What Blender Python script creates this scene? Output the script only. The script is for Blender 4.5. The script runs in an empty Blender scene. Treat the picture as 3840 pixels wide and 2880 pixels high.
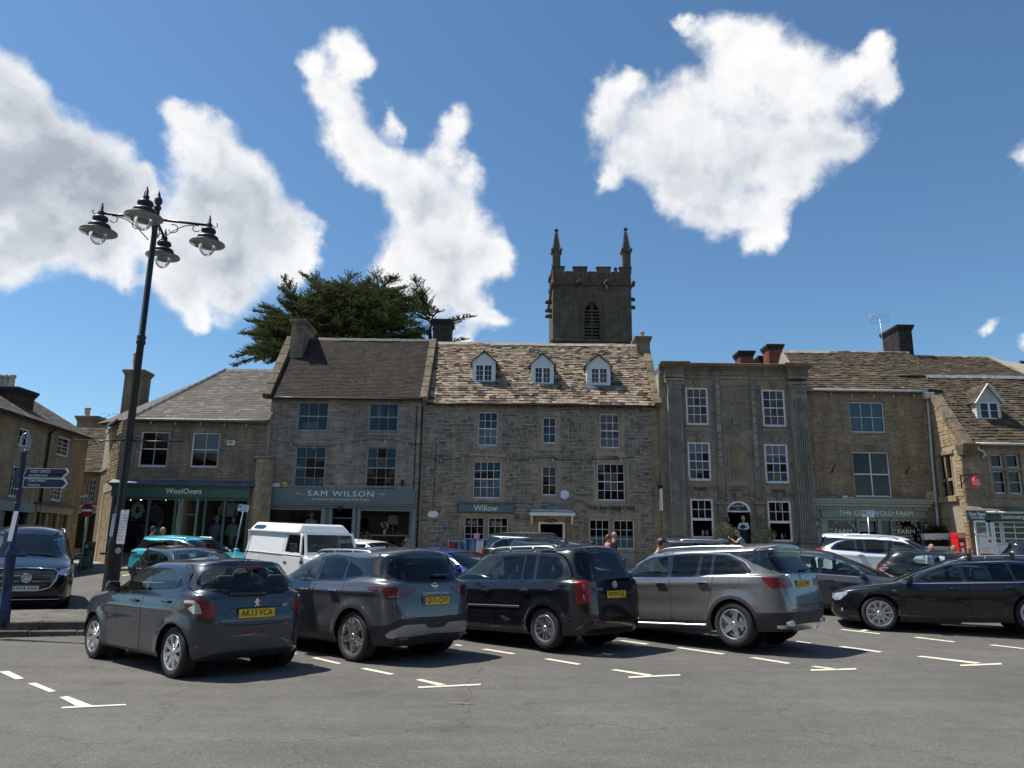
import bpy,bmesh,math,random
import numpy as np
from mathutils import Vector,Matrix
R=math.radians
scene=bpy.context.scene
COL=scene.collection
# ---- camera
CAM_H,FPX,PITCH,ROLL=1.62,2812.0,12.48,0.75
camd=bpy.data.cameras.new('camera');cam=bpy.data.objects.new('camera',camd);COL.objects.link(cam)
camd.sensor_width=36.0;camd.lens=36.0*FPX/3840.0;camd.clip_start=.1;camd.clip_end=5000
CMAT=Matrix.Rotation(R(90+PITCH),3,'X')@Matrix.Rotation(R(ROLL),3,'Z')
cam.matrix_world=Matrix.Translation((0,0,CAM_H))@CMAT.to_4x4()
scene.camera=cam
C0=Vector((0,0,CAM_H))
def ray(px,py):
 return(CMAT@Vector(((px-1920)/FPX,-(py-1440)/FPX,-1))).normalized()
def hitplane(px,py,P,N):
 d=ray(px,py);N=Vector(N);t=(Vector(P)-C0).dot(N)/d.dot(N)
 return C0+d*t
def ground_z(x,y):
 xx=max(-27,min(27,x));k=.042+.0009*xx+.00002*xx*xx
 s=y-14
 t=0 if s<=0 else(s if s>4 else s*s/8+s*.5 if False else s)
 return k*max(0,min(t,26))
def kerb(x,y):return .12 if y>31.2 else 0.
def gpt(px,py,pave=False):
 d=ray(px,py);t=1.
 for _ in range(400):
  p=C0+d*t;z=ground_z(p.x,p.y)+(.12 if pave else 0)
  if p.z<=z+1e-4:break
  t+=max(.002,(p.z-z)*1.2)
 return p
def at_depth(px,py,Y):
 d=ray(px,py);return C0+d*(Y/d.y)
 # ---- sun, sky
SUN_V=Vector((-.55,.12,1)).normalized()
sd=bpy.data.lights.new('sun','SUN');sun=bpy.data.objects.new('sun',sd);COL.objects.link(sun)
sd.energy=4.4;sd.angle=R(.53);sd.color=(1,.955,.88)
sun.rotation_euler=SUN_V.to_track_quat('Z','Y').to_euler()
world=bpy.data.worlds.new('World');scene.world=world;world.use_nodes=True
scene.view_settings.view_transform='Standard';scene.view_settings.look='None'
scene.view_settings.gamma=1;scene.view_settings.exposure=.50;scene.view_settings.use_curve_mapping=False
WT=world.node_tree;WT.nodes.clear()
class NT:
 """tiny node-graph writer"""
 def __init__(s,t):s.t=t
 def n(s,typ,**kw):
  nd=s.t.nodes.new(typ)
  for k,v in kw.items():
   setattr(nd,k,v)
  return nd
 def l(s,a,b):s.t.links.new(a,b)
 def val(s,x,sock):
  if hasattr(x,'is_output'):s.l(x,sock)
  else:sock.default_value=x
 def m(s,op,a,b=0.,c=None,clamp=False):
  nd=s.n('ShaderNodeMath',operation=op);nd.use_clamp=clamp
  s.val(a,nd.inputs[0]);s.val(b,nd.inputs[1])
  if c is not None:s.val(c,nd.inputs[2])
  return nd.outputs[0]
 def vm(s,op,a,b=None,out=0):
  nd=s.n('ShaderNodeVectorMath',operation=op);s.val(a,nd.inputs[0])
  if b is not None:s.val(b,nd.inputs[1])
  return nd.outputs[out]
 def mr(s,x,a,b,c=0.,d=1.,smooth=False):
  nd=s.n('ShaderNodeMapRange');nd.clamp=True
  if smooth:nd.interpolation_type='SMOOTHSTEP'
  s.val(x,nd.inputs[0])
  for i,v in enumerate((a,b,c,d)):s.val(v,nd.inputs[i+1])
  return nd.outputs[0]
 def noise(s,vec,scale,det=4,rough=.55,out=0,dist=0.):
  nd=s.n('ShaderNodeTexNoise');s.l(vec,nd.inputs['Vector'])
  nd.inputs['Scale'].default_value=scale;nd.inputs['Detail'].default_value=det
  nd.inputs['Roughness'].default_value=rough;nd.inputs['Distortion'].default_value=dist
  return nd.outputs[out]
 def mix(s,f,a,b,mode='MIX'):
  nd=s.n('ShaderNodeMix',data_type='RGBA');nd.blend_type=mode
  s.val(f,nd.inputs[0]);s.val(a,nd.inputs[6]);s.val(b,nd.inputs[7])
  return nd.outputs[2]
 def ramp(s,f,stops):
  nd=s.n('ShaderNodeValToRGB');cr=nd.color_ramp
  while len(cr.elements)<len(stops):cr.elements.new(.5)
  for e,(p,c)in zip(cr.elements,stops):e.position=p;e.color=(*c,1)
  s.l(f,nd.inputs[0]);return nd.outputs[0]
def rgb(c):return(c[0],c[1],c[2],1)
CL=[(20,180,85,.5),(60,260,105,.6),(120,330,105,.7),(180,410,115,.8),(60,420,150,1),(230,480,105,.9),(120,530,100,1),(240,550,80,.8),(20,560,75,.8),(-120,330,170,.8),(-100,520,120,.8),(290,420,45,.3),(300,600,45,.5),(375,250,48,.1),(430,290,66,.2),(385,335,66,.2),(480,350,76,.4),(530,420,80,.6),(440,440,105,.8),(580,480,80,.7),(500,540,105,.9),(620,530,75,.5),(425,610,72,.5),(530,615,66,.6),(655,590,50,.3),(690,530,40,.2),(390,540,85,.7),(440,660,34,.2),(750,108,50,.1),(775,155,42,.1),(690,150,38,.2),(720,205,58,.3),(760,250,58,.4),(730,310,50,.3),(800,310,62,.4),(780,365,55,.3),(850,370,70,.5),(905,420,80,.5),(865,260,30,.1),(990,275,40,.1),(965,335,52,.3),(1010,380,48,.3),(930,470,82,.5),(1000,455,60,.3),(960,540,85,.5),(1035,540,58,.3),(1080,555,40,.1),(880,570,64,.3),(990,615,80,.5),(925,650,75,.4),(1040,665,58,.3),(1095,695,34,.2),(850,600,44,.2),(1000,740,50,.2),(1510,35,28,.1),(1565,80,66,.1),(1640,110,78,.1),(1590,170,90,.2),(1700,165,98,.2),(1790,185,88,.3),(1860,150,56,.2),(1880,95,42,.1),(1905,190,44,.2),(1330,185,58,.1),(1385,165,42,.1),(1310,250,58,.2),(1400,250,80,.2),(1490,230,78,.2),(1345,335,74,.3),(1430,345,92,.4),(1530,335,112,.5),(1640,325,112,.6),(1750,310,98,.6),(1835,290,66,.4),(1310,400,42,.2),(1470,430,62,.5),(1560,440,72,.6),(1650,450,60,.5),(1640,520,42,.2),(1725,395,50,.4),(2185,335,38,.1),(2225,345,44,.1),(2240,740,50,.1),(2105,705,26,.1)]
def cosang(px,py):return 1/math.sqrt(1+((px-1920)**2+(py-1440)**2)/FPX**2)
g=NT(WT)
tc=g.n('ShaderNodeTexCoord');dirv=g.vm('NORMALIZE',tc.outputs['Generated'])
wn=g.noise(dirv,8,7,.56,out=1);warp=g.vm('SCALE',g.vm('SUBTRACT',wn,(.5,.5,.5)));warp.node.inputs[3].default_value=.10
wn2=g.noise(dirv,38,5,.6,out=1);warp2=g.vm('SCALE',g.vm('SUBTRACT',wn2,(.5,.5,.5)));warp2.node.inputs[3].default_value=.018
wd=g.vm('ADD',g.vm('ADD',dirv,warp),warp2)
def cloudfield(coord):
 acc=None;gr=None
 for(x,y,r,k)in CL:
  px,py=x*3840/2212,y*3840/2212
  d=ray(px,py);rr=r*1.42*(3840/2212)/FPX*cosang(px,py)**1.5
  dist=g.vm('DISTANCE',coord,tuple(d),out=1)
  f=g.m('MULTIPLY_ADD',dist,-1/rr,1.0)
  f=g.m('MAXIMUM',f,0.);f=g.m('MULTIPLY',f,f)
  acc=f if acc is None else g.m('ADD',acc,f)
  gr=g.m('MULTIPLY',f,k)if gr is None else g.m('MULTIPLY_ADD',f,k,gr)
 return g.m('MINIMUM',g.m('SQRT',acc),1.1),gr
F,G=cloudfield(wd)
fb=g.noise(dirv,11,11,.63)
dens=g.m('ADD',F,g.m('MULTIPLY',g.m('SUBTRACT',fb,.5),1.15))
oth=g.noise(g.vm('MULTIPLY',dirv,(1,1,1.9)),2.6,9,.6)
behind=g.mr(g.n('ShaderNodeSeparateXYZ').outputs[1],0,1)
sx=behind.node.inputs[0].links[0].from_node;g.l(dirv,sx.inputs[0])
outm=g.mr(sx.outputs[1],.25,-.1)
dens2=g.m('MULTIPLY',g.mr(oth,.54,.68),outm)
alpha=g.mr(dens,.24,.80,smooth=True)
alpha=g.m('POWER',alpha,1.1)
alphat=g.m('MAXIMUM',alpha,dens2)
sund=tuple(SUN_V*.022)
fb2=g.noise(g.vm('ADD',wd,sund),9,6,.52);fb3=g.noise(wd,9,6,.52)
emb=g.m('MULTIPLY',g.m('SUBTRACT',fb2,fb3),1.7)
thick=g.m('ADD',g.m('ADD',g.m('MULTIPLY_ADD',G,.86,.04),emb),g.m('MULTIPLY',g.m('SUBTRACT',g.noise(dirv,5,4,.5),.5),.7))
ccol=g.ramp(thick,[(0.0,(1.0,1.0,1.0)),(.35,(.84,.87,.91)),(.7,(.58,.63,.69)),(1.0,(.40,.46,.53))])
blot=g.mr(g.noise(dirv,22,5,.55),.3,.7,.97,1.03)
ccol=g.mix(1.,ccol,blot,'MULTIPLY')
sky=g.n('ShaderNodeTexSky',sky_type='NISHITA');sky.sun_disc=False
sky.sun_elevation=math.asin(SUN_V.z);sky.sun_rotation=math.atan2(SUN_V.x,SUN_V.y)
sky.altitude=200;sky.air_density=1.0;sky.dust_density=.35;sky.ozone_density=2.2
SKY_S=.088
skyc=g.mix(1.,sky.outputs[0],(.74,.97,1.06,1),'MULTIPLY')
bg1=g.n('ShaderNodeBackground');g.l(skyc,bg1.inputs[0]);bg1.inputs[1].default_value=SKY_S
bg2=g.n('ShaderNodeBackground');g.l(ccol,bg2.inputs[0]);bg2.inputs[1].default_value=.70
ms=g.n('ShaderNodeMixShader');g.l(alphat,ms.inputs[0]);g.l(bg1.outputs[0],ms.inputs[1]);g.l(bg2.outputs[0],ms.inputs[2])
wo=g.n('ShaderNodeOutputWorld');g.l(ms.outputs[0],wo.inputs[0])
scene.cycles.max_bounces=8;scene.cycles.transparent_max_bounces=16
scene.cycles.caustics_reflective=False;scene.cycles.caustics_refractive=False
scene.cycles.sample_clamp_indirect=6
# ---- materials
MATS={}
def mat(name,col=(.5,.5,.5),rough=.6,metal=0.,coat=0.,spec=.5,var=0.,vscale=6.,bump=0.,bscale=40.,var2=None,emit=0.,trans=0.):
 if name in MATS:return MATS[name]
 m=bpy.data.materials.new(name);m.use_nodes=True;MATS[name]=m
 t=m.node_tree;q=NT(t);b=t.nodes['Principled BSDF']
 b.inputs['Base Color'].default_value=rgb(col);b.inputs['Roughness'].default_value=rough
 b.inputs['Metallic'].default_value=metal;b.inputs['Coat Weight'].default_value=coat
 b.inputs['Coat Roughness'].default_value=.04;b.inputs['Specular IOR Level'].default_value=spec
 geo=q.n('ShaderNodeNewGeometry')
 if var:
  nz=q.noise(geo.outputs['Position'],vscale,5,.6)
  c2=var2 or tuple(max(0,c*(1-var))for c in col);c1=tuple(min(1,c*(1+var*.7))for c in col)
  q.l(q.mix(q.mr(nz,.35,.65),rgb(c2),rgb(c1)),b.inputs['Base Color'])
  q.l(q.mr(nz,.3,.7,min(1,rough*.85),min(1,rough*1.15)),b.inputs['Roughness'])
 if bump:
  bn=q.n('ShaderNodeBump');bn.inputs['Strength'].default_value=bump;bn.inputs['Distance'].default_value=.02
  q.l(q.noise(geo.outputs['Position'],bscale,4,.6),bn.inputs['Height']);q.l(bn.outputs[0],b.inputs['Normal'])
 if emit:
  b.inputs['Emission Color'].default_value=rgb(col);b.inputs['Emission Strength'].default_value=emit
 return m
def glassmat(name,tint=(.35,.42,.42),refl=1.0,dark=.0,rough=.0):
 """thin glass: fresnel reflection over a tinted see-through pane"""
 if name in MATS:return MATS[name]
 m=bpy.data.materials.new(name);m.use_nodes=True;MATS[name]=m
 t=m.node_tree;t.nodes.clear();q=NT(t)
 tr=q.n('ShaderNodeBsdfTransparent');tr.inputs[0].default_value=rgb(tint)
 gl=q.n('ShaderNodeBsdfGlossy');gl.inputs['Roughness'].default_value=rough;gl.inputs[0].default_value=(refl,refl,refl,1)
 fr=q.n('ShaderNodeFresnel');fr.inputs[0].default_value=1.52
 geo=q.n('ShaderNodeNewGeometry')
 bn=q.n('ShaderNodeBump');bn.inputs['Strength'].default_value=.05;bn.inputs['Distance'].default_value=.02
 q.l(q.noise(geo.outputs['Position'],2.2,2,.5),bn.inputs['Height']);q.l(bn.outputs[0],gl.inputs['Normal'])
 mx=q.n('ShaderNodeMixShader');q.l(q.m('MULTIPLY_ADD',fr.outputs[0],.9,.0,clamp=True),mx.inputs[0])
 q.l(tr.outputs[0],mx.inputs[1]);q.l(gl.outputs[0],mx.inputs[2])
 o=q.n('ShaderNodeOutputMaterial');q.l(mx.outputs[0],o.inputs[0])
 return m
def piecemat(name,stops,rough=.9,lich=None,bump=.5,bscale=18.,spot=.5,spec=.25,bigvar=None):
 """masonry / tile material: each piece its own tone (attribute 'tone' on joined pieces, object random on single ones)"""
 if name in MATS:return MATS[name]
 m=bpy.data.materials.new(name);m.use_nodes=True;MATS[name]=m
 t=m.node_tree;q=NT(t);b=t.nodes['Principled BSDF']
 at=q.n('ShaderNodeAttribute',attribute_name='tone');oi=q.n('ShaderNodeObjectInfo')
 f=q.m('FRACT',q.m('ADD',at.outputs['Fac'],oi.outputs['Random']))
 geo=q.n('ShaderNodeNewGeometry');P=geo.outputs['Position']
 c=q.ramp(f,stops)
 n1=q.noise(P,9,6,.65);n2=q.noise(P,1.1,4,.6)
 c=q.mix(1.,c,q.mr(n1,.25,.75,.62,1.32),'MULTIPLY')
 c=q.mix(1.,c,q.mr(n2,.3,.7,.78,1.15),'MULTIPLY')
 sv=q.vm('MULTIPLY',P,(1.6,1.6,.22));c=q.mix(1.,c,q.mr(q.noise(sv,1.5,5,.65),.35,.65,1.10,.66),'MULTIPLY')
 if bigvar:
  c=q.mix(q.mr(q.noise(P,bigvar[1],5,.65),.48,.66,0,bigvar[2]),c,rgb(bigvar[0]))
 if lich:
  c=q.mix(q.mr(q.noise(P,26,4,.7),.60,.70,0,spot),c,rgb(lich))
 q.l(c,b.inputs['Base Color']);b.inputs['Roughness'].default_value=rough;b.inputs['Specular IOR Level'].default_value=spec
 bn=q.n('ShaderNodeBump');bn.inputs['Strength'].default_value=bump;bn.inputs['Distance'].default_value=.03
 q.l(q.noise(P,bscale,6,.65),bn.inputs['Height']);q.l(bn.outputs[0],b.inputs['Normal'])
 return m
 # ---- objects
def mesh_from(name,verts,faces,smooth=False):
 me=bpy.data.meshes.new(name);me.from_pydata([tuple(v)for v in verts],[],faces)
 if smooth:me.polygons.foreach_set('use_smooth',[True]*len(me.polygons))
 return me
def link(name,me,m=None,parent=None,loc=None):
 if m is not None:
  me.materials.clear()
  for mm in(m if isinstance(m,(list,tuple))else[m]):me.materials.append(mm)
 o=bpy.data.objects.new(name,me);COL.objects.link(o)
 if parent is not None:o.parent=parent
 if loc is not None:o.location=loc
 return o
def tag(o,label=None,cat=None,group=None,kind=None):
 if label:o['label']=label
 if cat:o['category']=cat
 if group:o['group']=group
 if kind:o['kind']=kind
 return o
def thing(name,label,cat,loc=(0,0,0),rot=0.,group=None):
 o=bpy.data.objects.new(name,None);COL.objects.link(o);o.location=loc;o.rotation_euler=(0,0,rot)
 o.empty_display_size=.2
 return tag(o,label,cat,group)
BOXF=[(0,3,2,1),(4,5,6,7),(0,1,5,4),(1,2,6,5),(2,3,7,6),(3,0,4,7)]
class MB:
 def __init__(s):s.v=[];s.f=[];s.mi=[];s.sm=[]
 def add(s,vs,fs,mi=0,sm=False):
  o=len(s.v);s.v+=[tuple(v)for v in vs]
  s.f+=[tuple(i+o for i in f)for f in fs];s.mi+=[mi]*len(fs);s.sm+=[sm]*len(fs);return s
 def box(s,x0,x1,y0,y1,z0,z1,mi=0):
  return s.add([(x0,y0,z0),(x1,y0,z0),(x1,y1,z0),(x0,y1,z0),(x0,y0,z1),(x1,y0,z1),(x1,y1,z1),(x0,y1,z1)],BOXF,mi)
 def hexa(s,p8,mi=0):return s.add(p8,BOXF,mi)
 def bar(s,a,b,w,d,up=(0,0,1),mi=0):
  a,b=Vector(a),Vector(b);z=(b-a).normalized();u=Vector(up)
  if abs(z.dot(u))>.99:u=Vector((1,0,0))
  x=z.cross(u).normalized();y=x.cross(z)
  c=[(-1,-1),(1,-1),(1,1),(-1,1)]
  return s.add([p+x*(i*w/2)+y*(j*d/2)for p in(a,b)for i,j in c],BOXF,mi)
 def tube(s,pts,r,n=10,mi=0,sm=True,caps=True):
  pts=[Vector(p)for p in pts];rs=r if isinstance(r,(list,tuple))else[r]*len(pts)
  vs=[];prev=None
  for i,p in enumerate(pts):
   t=(pts[min(i+1,len(pts)-1)]-pts[max(i-1,0)]).normalized()
   if prev is None:
    u=Vector((0,0,1))if abs(t.z)<.9 else Vector((1,0,0));x=t.cross(u).normalized()
   else:
    x=(prev-t*prev.dot(t)).normalized()
   prev=x;y=t.cross(x)
   vs+=[p+(x*math.cos(2*math.pi*k/n)+y*math.sin(2*math.pi*k/n))*rs[i]for k in range(n)]
  fs=[(i*n+k,i*n+(k+1)%n,(i+1)*n+(k+1)%n,(i+1)*n+k)for i in range(len(pts)-1)for k in range(n)]
  if caps:fs+=[tuple(range(n))[::-1],tuple((len(pts)-1)*n+k for k in range(n))]
  return s.add(vs,fs,mi,sm)
 def lathe(s,prof,n=24,M=None,mi=0,sm=True,caps=True):
  """prof: (radius, z)"""
  vs=[]
  for r,z in prof:
   for k in range(n):
    a=2*math.pi*k/n;v=Vector((r*math.cos(a),r*math.sin(a),z));vs.append(M@v if M else v)
  fs=[(i*n+k,i*n+(k+1)%n,(i+1)*n+(k+1)%n,(i+1)*n+k)for i in range(len(prof)-1)for k in range(n)]
  if caps and prof[0][0]>1e-5:fs.append(tuple(range(n))[::-1])
  if caps and prof[-1][0]>1e-5:fs.append(tuple((len(prof)-1)*n+k for k in range(n)))
  return s.add(vs,fs,mi,sm)
 def prism(s,poly,a,b,axis='y',mi=0):
  """poly in the two other axes (x,z for y; y,z for x; x,y for z), extruded from a to b"""
  n=len(poly)
  def P(p,q):return{'y':(p[0],q,p[1]),'x':(q,p[0],p[1]),'z':(p[0],p[1],q)}[axis]
  vs=[P(p,a)for p in poly]+[P(p,b)for p in poly]
  fs=[tuple(range(n))[::-1],tuple(range(n,2*n))]+[(i,(i+1)%n,n+(i+1)%n,n+i)for i in range(n)]
  return s.add(vs,fs,mi)
 def ball(s,c,r,n=10,m=7,sc=(1,1,1),mi=0):
  vs=[(c[0]+r*sc[0]*math.sin(math.pi*i/m)*math.cos(2*math.pi*k/n),c[1]+r*sc[1]*math.sin(math.pi*i/m)*math.sin(2*math.pi*k/n),c[2]+r*sc[2]*math.cos(math.pi*i/m))for i in range(m+1)for k in range(n)]
  fs=[(i*n+k,i*n+(k+1)%n,(i+1)*n+(k+1)%n,(i+1)*n+k)for i in range(m)for k in range(n)]
  return s.add(vs,fs,mi,True)
 def xf(s,M):
  s.v=[tuple(M@Vector(v))for v in s.v];return s
 def build(s,name,m,parent=None,loc=None,bevel=0.,seg=1,tone=None):
  me=bpy.data.meshes.new(name);me.from_pydata(s.v,[],s.f)
  me.polygons.foreach_set('material_index',s.mi);me.polygons.foreach_set('use_smooth',s.sm)
  if bevel:
   bm=bmesh.new();bm.from_mesh(me);bmesh.ops.remove_doubles(bm,verts=bm.verts,dist=1e-5)
   bmesh.ops.bevel(bm,geom=[e for e in bm.edges if e.calc_face_angle(0)>.5],offset=bevel,segments=seg,affect='EDGES',profile=.5)
   bm.to_mesh(me);bm.free()
  if tone is not None:
   at=me.attributes.new('tone','FLOAT','FACE');at.data.foreach_set('value',tone)
  me.update()
  return link(name,me,m,parent,loc)
def text_mesh(txt,size=1.,depth=.004,align='CENTER',sx=1.,bold=0.,spacing=1.):
 c=bpy.data.curves.new('t','FONT');c.body=txt;c.size=size;c.extrude=depth;c.align_x=align;c.align_y='CENTER'
 c.resolution_u=2;c.offset=bold;c.space_character=spacing
 o=bpy.data.objects.new('t',c);COL.objects.link(o)
 dg=bpy.context.evaluated_depsgraph_get();me=bpy.data.meshes.new_from_object(o.evaluated_get(dg))
 bpy.data.objects.remove(o);bpy.data.curves.remove(c)
 if sx!=1.:
  for v in me.vertices:v.co.x*=sx
 return me
def text(txt,M,m,parent,size,name='lettering',width=None,depth=.004,align='CENTER',bold=0.,spacing=1.,serif=False):
 """M: 4x4 with X right, Y up, Z outward (parent space)"""
 me=text_mesh(txt,size,depth,align,1.,bold,spacing)
 xs=[v.co.x for v in me.vertices]
 if width:
  k=width/(max(xs)-min(xs))
  for v in me.vertices:v.co.x*=k
 me.transform(M);return link(name,me,m,parent)
def frameM(o,x,up,out):
 x,up,out=Vector(x).normalized(),Vector(up).normalized(),Vector(out).normalized()
 M=Matrix.Identity(4)
 for i in range(3):M[i][0]=x[i];M[i][1]=up[i];M[i][2]=out[i];M[i][3]=o[i]
 return M
def copy_tree(o,parent=None):
 c=o.copy();COL.objects.link(c);c.parent=parent
 for ch in list(o.children):copy_tree(ch,c)
 return c
 # ==== cars
def carpaint(name,col,metal=.55,rough=.34,dirt=.25):
 if name in MATS:return MATS[name]
 m=bpy.data.materials.new(name);m.use_nodes=True;MATS[name]=m
 t=m.node_tree;q=NT(t);b=t.nodes['Principled BSDF']
 tcn=q.n('ShaderNodeTexCoord');P=tcn.outputs['Object']
 fl=q.noise(P,900,1,.5);d=q.noise(P,3.1,6,.65)
 sp=q.n('ShaderNodeSeparateXYZ');q.l(P,sp.inputs[0])
 low=q.mr(sp.outputs[2],.75,.22)
 base=q.mix(q.mr(fl,.3,.7,0,.25),rgb(col),rgb(tuple(min(1,c*1.35+.01)for c in col)))
 dd=q.m('MULTIPLY',q.m('ADD',q.m('MULTIPLY',low,.8),.15),q.mr(d,.48,.78,0,dirt*.5))
 q.l(q.mix(dd,base,(.16,.145,.125,1)),b.inputs['Base Color'])
 b.inputs['Metallic'].default_value=metal;b.inputs['Specular IOR Level'].default_value=.2;q.l(q.mr(dd,0,.5,rough,.75),b.inputs['Roughness'])
 q.l(q.mr(dd,0,.5,1,.55),b.inputs['Coat Weight']);b.inputs['Coat Roughness'].default_value=.03
 bn=q.n('ShaderNodeBump');bn.inputs['Strength'].default_value=.022;bn.inputs['Distance'].default_value=.02
 q.l(q.noise(P,2.6,2,.5),bn.inputs['Height']);q.l(bn.outputs[0],b.inputs['Normal']);q.l(bn.outputs[0],b.inputs['Coat Normal'])
 return m
M_RUB=mat('tyre_rubber',(.022,.022,.023),.82,var=.3,vscale=14,bump=.3,bscale=90)
M_ALLOY=mat('alloy',(.62,.62,.63),.28,.9,var=.12,vscale=20)
M_DKALLOY=mat('dark_alloy',(.03,.03,.032),.3,.4)
M_CHROME=mat('chrome',(.8,.8,.82),.12,1.)
M_SATIN=mat('satin_aluminium',(.66,.68,.70),.3,.9)
M_BLKPL=mat('black_plastic',(.022,.022,.024),.55,var=.3,vscale=8,bump=.1,bscale=200)
M_GLOSSBLK=mat('gloss_black',(.008,.008,.009),.12,coat=1.)
M_WELL=mat('wheel_well',(.008,.008,.008),.9)
M_CABIN=mat('cabin_trim',(.022,.022,.024),.8,var=.3)
M_SEAT=mat('seat_fabric',(.03,.03,.033),.85,var=.3)
M_TAIL=mat('tail_lamp_red',(.20,.001,.004),.25,coat=.3,spec=.5,var=.45,vscale=9,bump=.25,bscale=45)
M_TAILDK=mat('smoked_red_lamp',(.11,.004,.008),.12,coat=1.)
M_LAMPC=mat('clear_lamp',(.55,.56,.58),.08,.6,coat=1.)
M_GREYPL=mat('grey_bumper_trim',(.30,.30,.31),.42,.4)
M_PLY=mat('plate_yellow',(.78,.50,.012),.4,var=.12,vscale=30)
M_PLW=mat('plate_white',(.75,.75,.72),.4)
M_BLKINK=mat('black_ink',(.01,.01,.01),.5)
M_GLS=glassmat('side_glass',(.68,.80,.77));M_GLP=glassmat('privacy_glass',(.10,.11,.12));M_GLW=glassmat('windscreen_glass',(.62,.74,.73))
M_STEEL=mat('brake_steel',(.25,.25,.26),.4,.9)
M_BEIGE=mat('beige_cabin',(.34,.33,.29),.8)
def sdf_poly(px,pz,poly):
 """signed distance (negative inside) of arrays to a polygon"""
 P=np.array(poly,float);n=len(P)
 d2=np.full(px.shape,1e9);s=np.ones(px.shape)
 for i in range(n):
  a,b=P[i],P[i-1]
  ex,ez=b[0]-a[0],b[1]-a[1];wx,wz=px-a[0],pz-a[1]
  t=np.clip((wx*ex+wz*ez)/(ex*ex+ez*ez+1e-12),0,1)
  d2=np.minimum(d2,(wx-ex*t)**2+(wz-ez*t)**2)
  c1=pz>=a[1];c2=pz<b[1];c3=ex*wz>ez*wx
  s=np.where((c1&c2&c3)|(~c1&~c2&~c3),-s,s)
 return s*np.sqrt(d2)
class Shell:
 """half body surface (y>=0) of closed plan rings stacked from sill to roof; regions are carved out of it"""
 def __init__(s,rings,nu=110,nt=70,crown=None,flare=None,crease=()):
  K=np.array([[r[0],r[1],r[2],r[3]]for r in rings],float)
  NFR=np.array([[r[4],r[5]]for r in rings],float)
  seg=np.sqrt((np.diff(K[:,:3],axis=0)**2).sum(1));T=np.concatenate([[0],np.cumsum(seg)]);T/=T[-1]
  tt=np.unique(np.concatenate([np.linspace(0,1,nt),T]))
  def pchip(y):
   h=np.diff(T);dl=np.diff(y)/h;m=np.zeros(len(y));m[0]=dl[0];m[-1]=dl[-1]
   for i in range(1,len(y)-1):
    if dl[i-1]*dl[i]>0:
     w1,w2=2*h[i]+h[i-1],h[i]+2*h[i-1];m[i]=(w1+w2)/(w1/dl[i-1]+w2/dl[i])
   k=np.clip(np.searchsorted(T,tt,side='right')-1,0,len(h)-1);u=(tt-T[k])/h[k]
   return(2*u**3-3*u**2+1)*y[k]+(u**3-2*u**2+u)*h[k]*m[k]+(-2*u**3+3*u**2)*y[k+1]+(u**3-u**2)*h[k]*m[k+1]
  Z,XF,XR,W=[pchip(K[:,i])for i in range(4)];NF,NR_=[pchip(NFR[:,i])for i in range(2)]
  s.curve=(Z,XF,XR,W)
  V=[]
  for i in range(len(tt)):
   xf,xr,w=XF[i],XR[i],max(W[i],.01);xc=(xf+xr)/2;a=max((xf-xr)/2,.01)
   th=np.linspace(0,np.pi,1201);c=np.cos(th);sn=np.sin(th)
   n=np.where(c>0,NF[i],NR_[i])
   x=a*np.sign(c)*np.abs(c)**(2/n)*-1;y=w*np.abs(sn)**(2/n)
   nn=np.where(x>0,NF[i],NR_[i])
   x=-a*np.sign(c)*np.abs(c)**(2/np.where(c>0,NR_[i],NF[i]));y=w*np.abs(sn)**(2/np.where(c>0,NR_[i],NF[i]))
   L=np.concatenate([[0],np.cumsum(np.sqrt(np.diff(x)**2+np.diff(y)**2))]);L/=L[-1]
   u=np.linspace(0,1,nu);xs=np.interp(u,L,x)+xc;ys=np.interp(u,L,y)
   ys[0]=ys[-1]=0
   z=np.full(nu,Z[i])
   V.append(np.stack([xs,ys,z,xs-xr,xf-xs,np.full(nu,w)],1))
  V=np.array(V)
  if crown:
   for(z0,z1,h)in crown:
    k=np.clip((V[:,:,2]-z0)/(z1-z0),0,1);V[:,:,2]+=h*k*(1-np.clip(V[:,:,1]/np.maximum(V[:,:,5],.05),0,1)**2)
  if flare:
   (xa,xb,za,ra,amp)=flare
   for xx in(xa,xb):
    d=np.sqrt((V[:,:,0]-xx)**2+(V[:,:,2]-za)**2)
    k=np.clip(1-(d-ra)/.16,0,1);k=k*k*(3-2*k)
    side=np.clip(V[:,:,1]/np.maximum(V[:,:,5],.01)-.7,0,.3)/.3
    V[:,:,1]+=amp*k*side
  for(zl,amp,wd,x0,x1,sl)in crease:
   zz=zl+sl*V[:,:,0]
   k=np.exp(-((V[:,:,2]-zz)/wd)**2)*np.clip((V[:,:,0]-x0)/.3,0,1)*np.clip((x1-V[:,:,0])/.3,0,1)
   side=np.clip(V[:,:,1]/np.maximum(V[:,:,5],.01)-.8,0,.2)/.2
   V[:,:,1]+=amp*k*side
  nr,nu=V.shape[:2]
  s.V=[V.reshape(-1,6)];s.n=nr*nu;s.arr=V.reshape(-1,6)
  s.F={'body':[(i*nu+j,i*nu+j+1,(i+1)*nu+j+1,(i+1)*nu+j)for i in range(nr-1)for j in range(nu-1)]}
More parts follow.
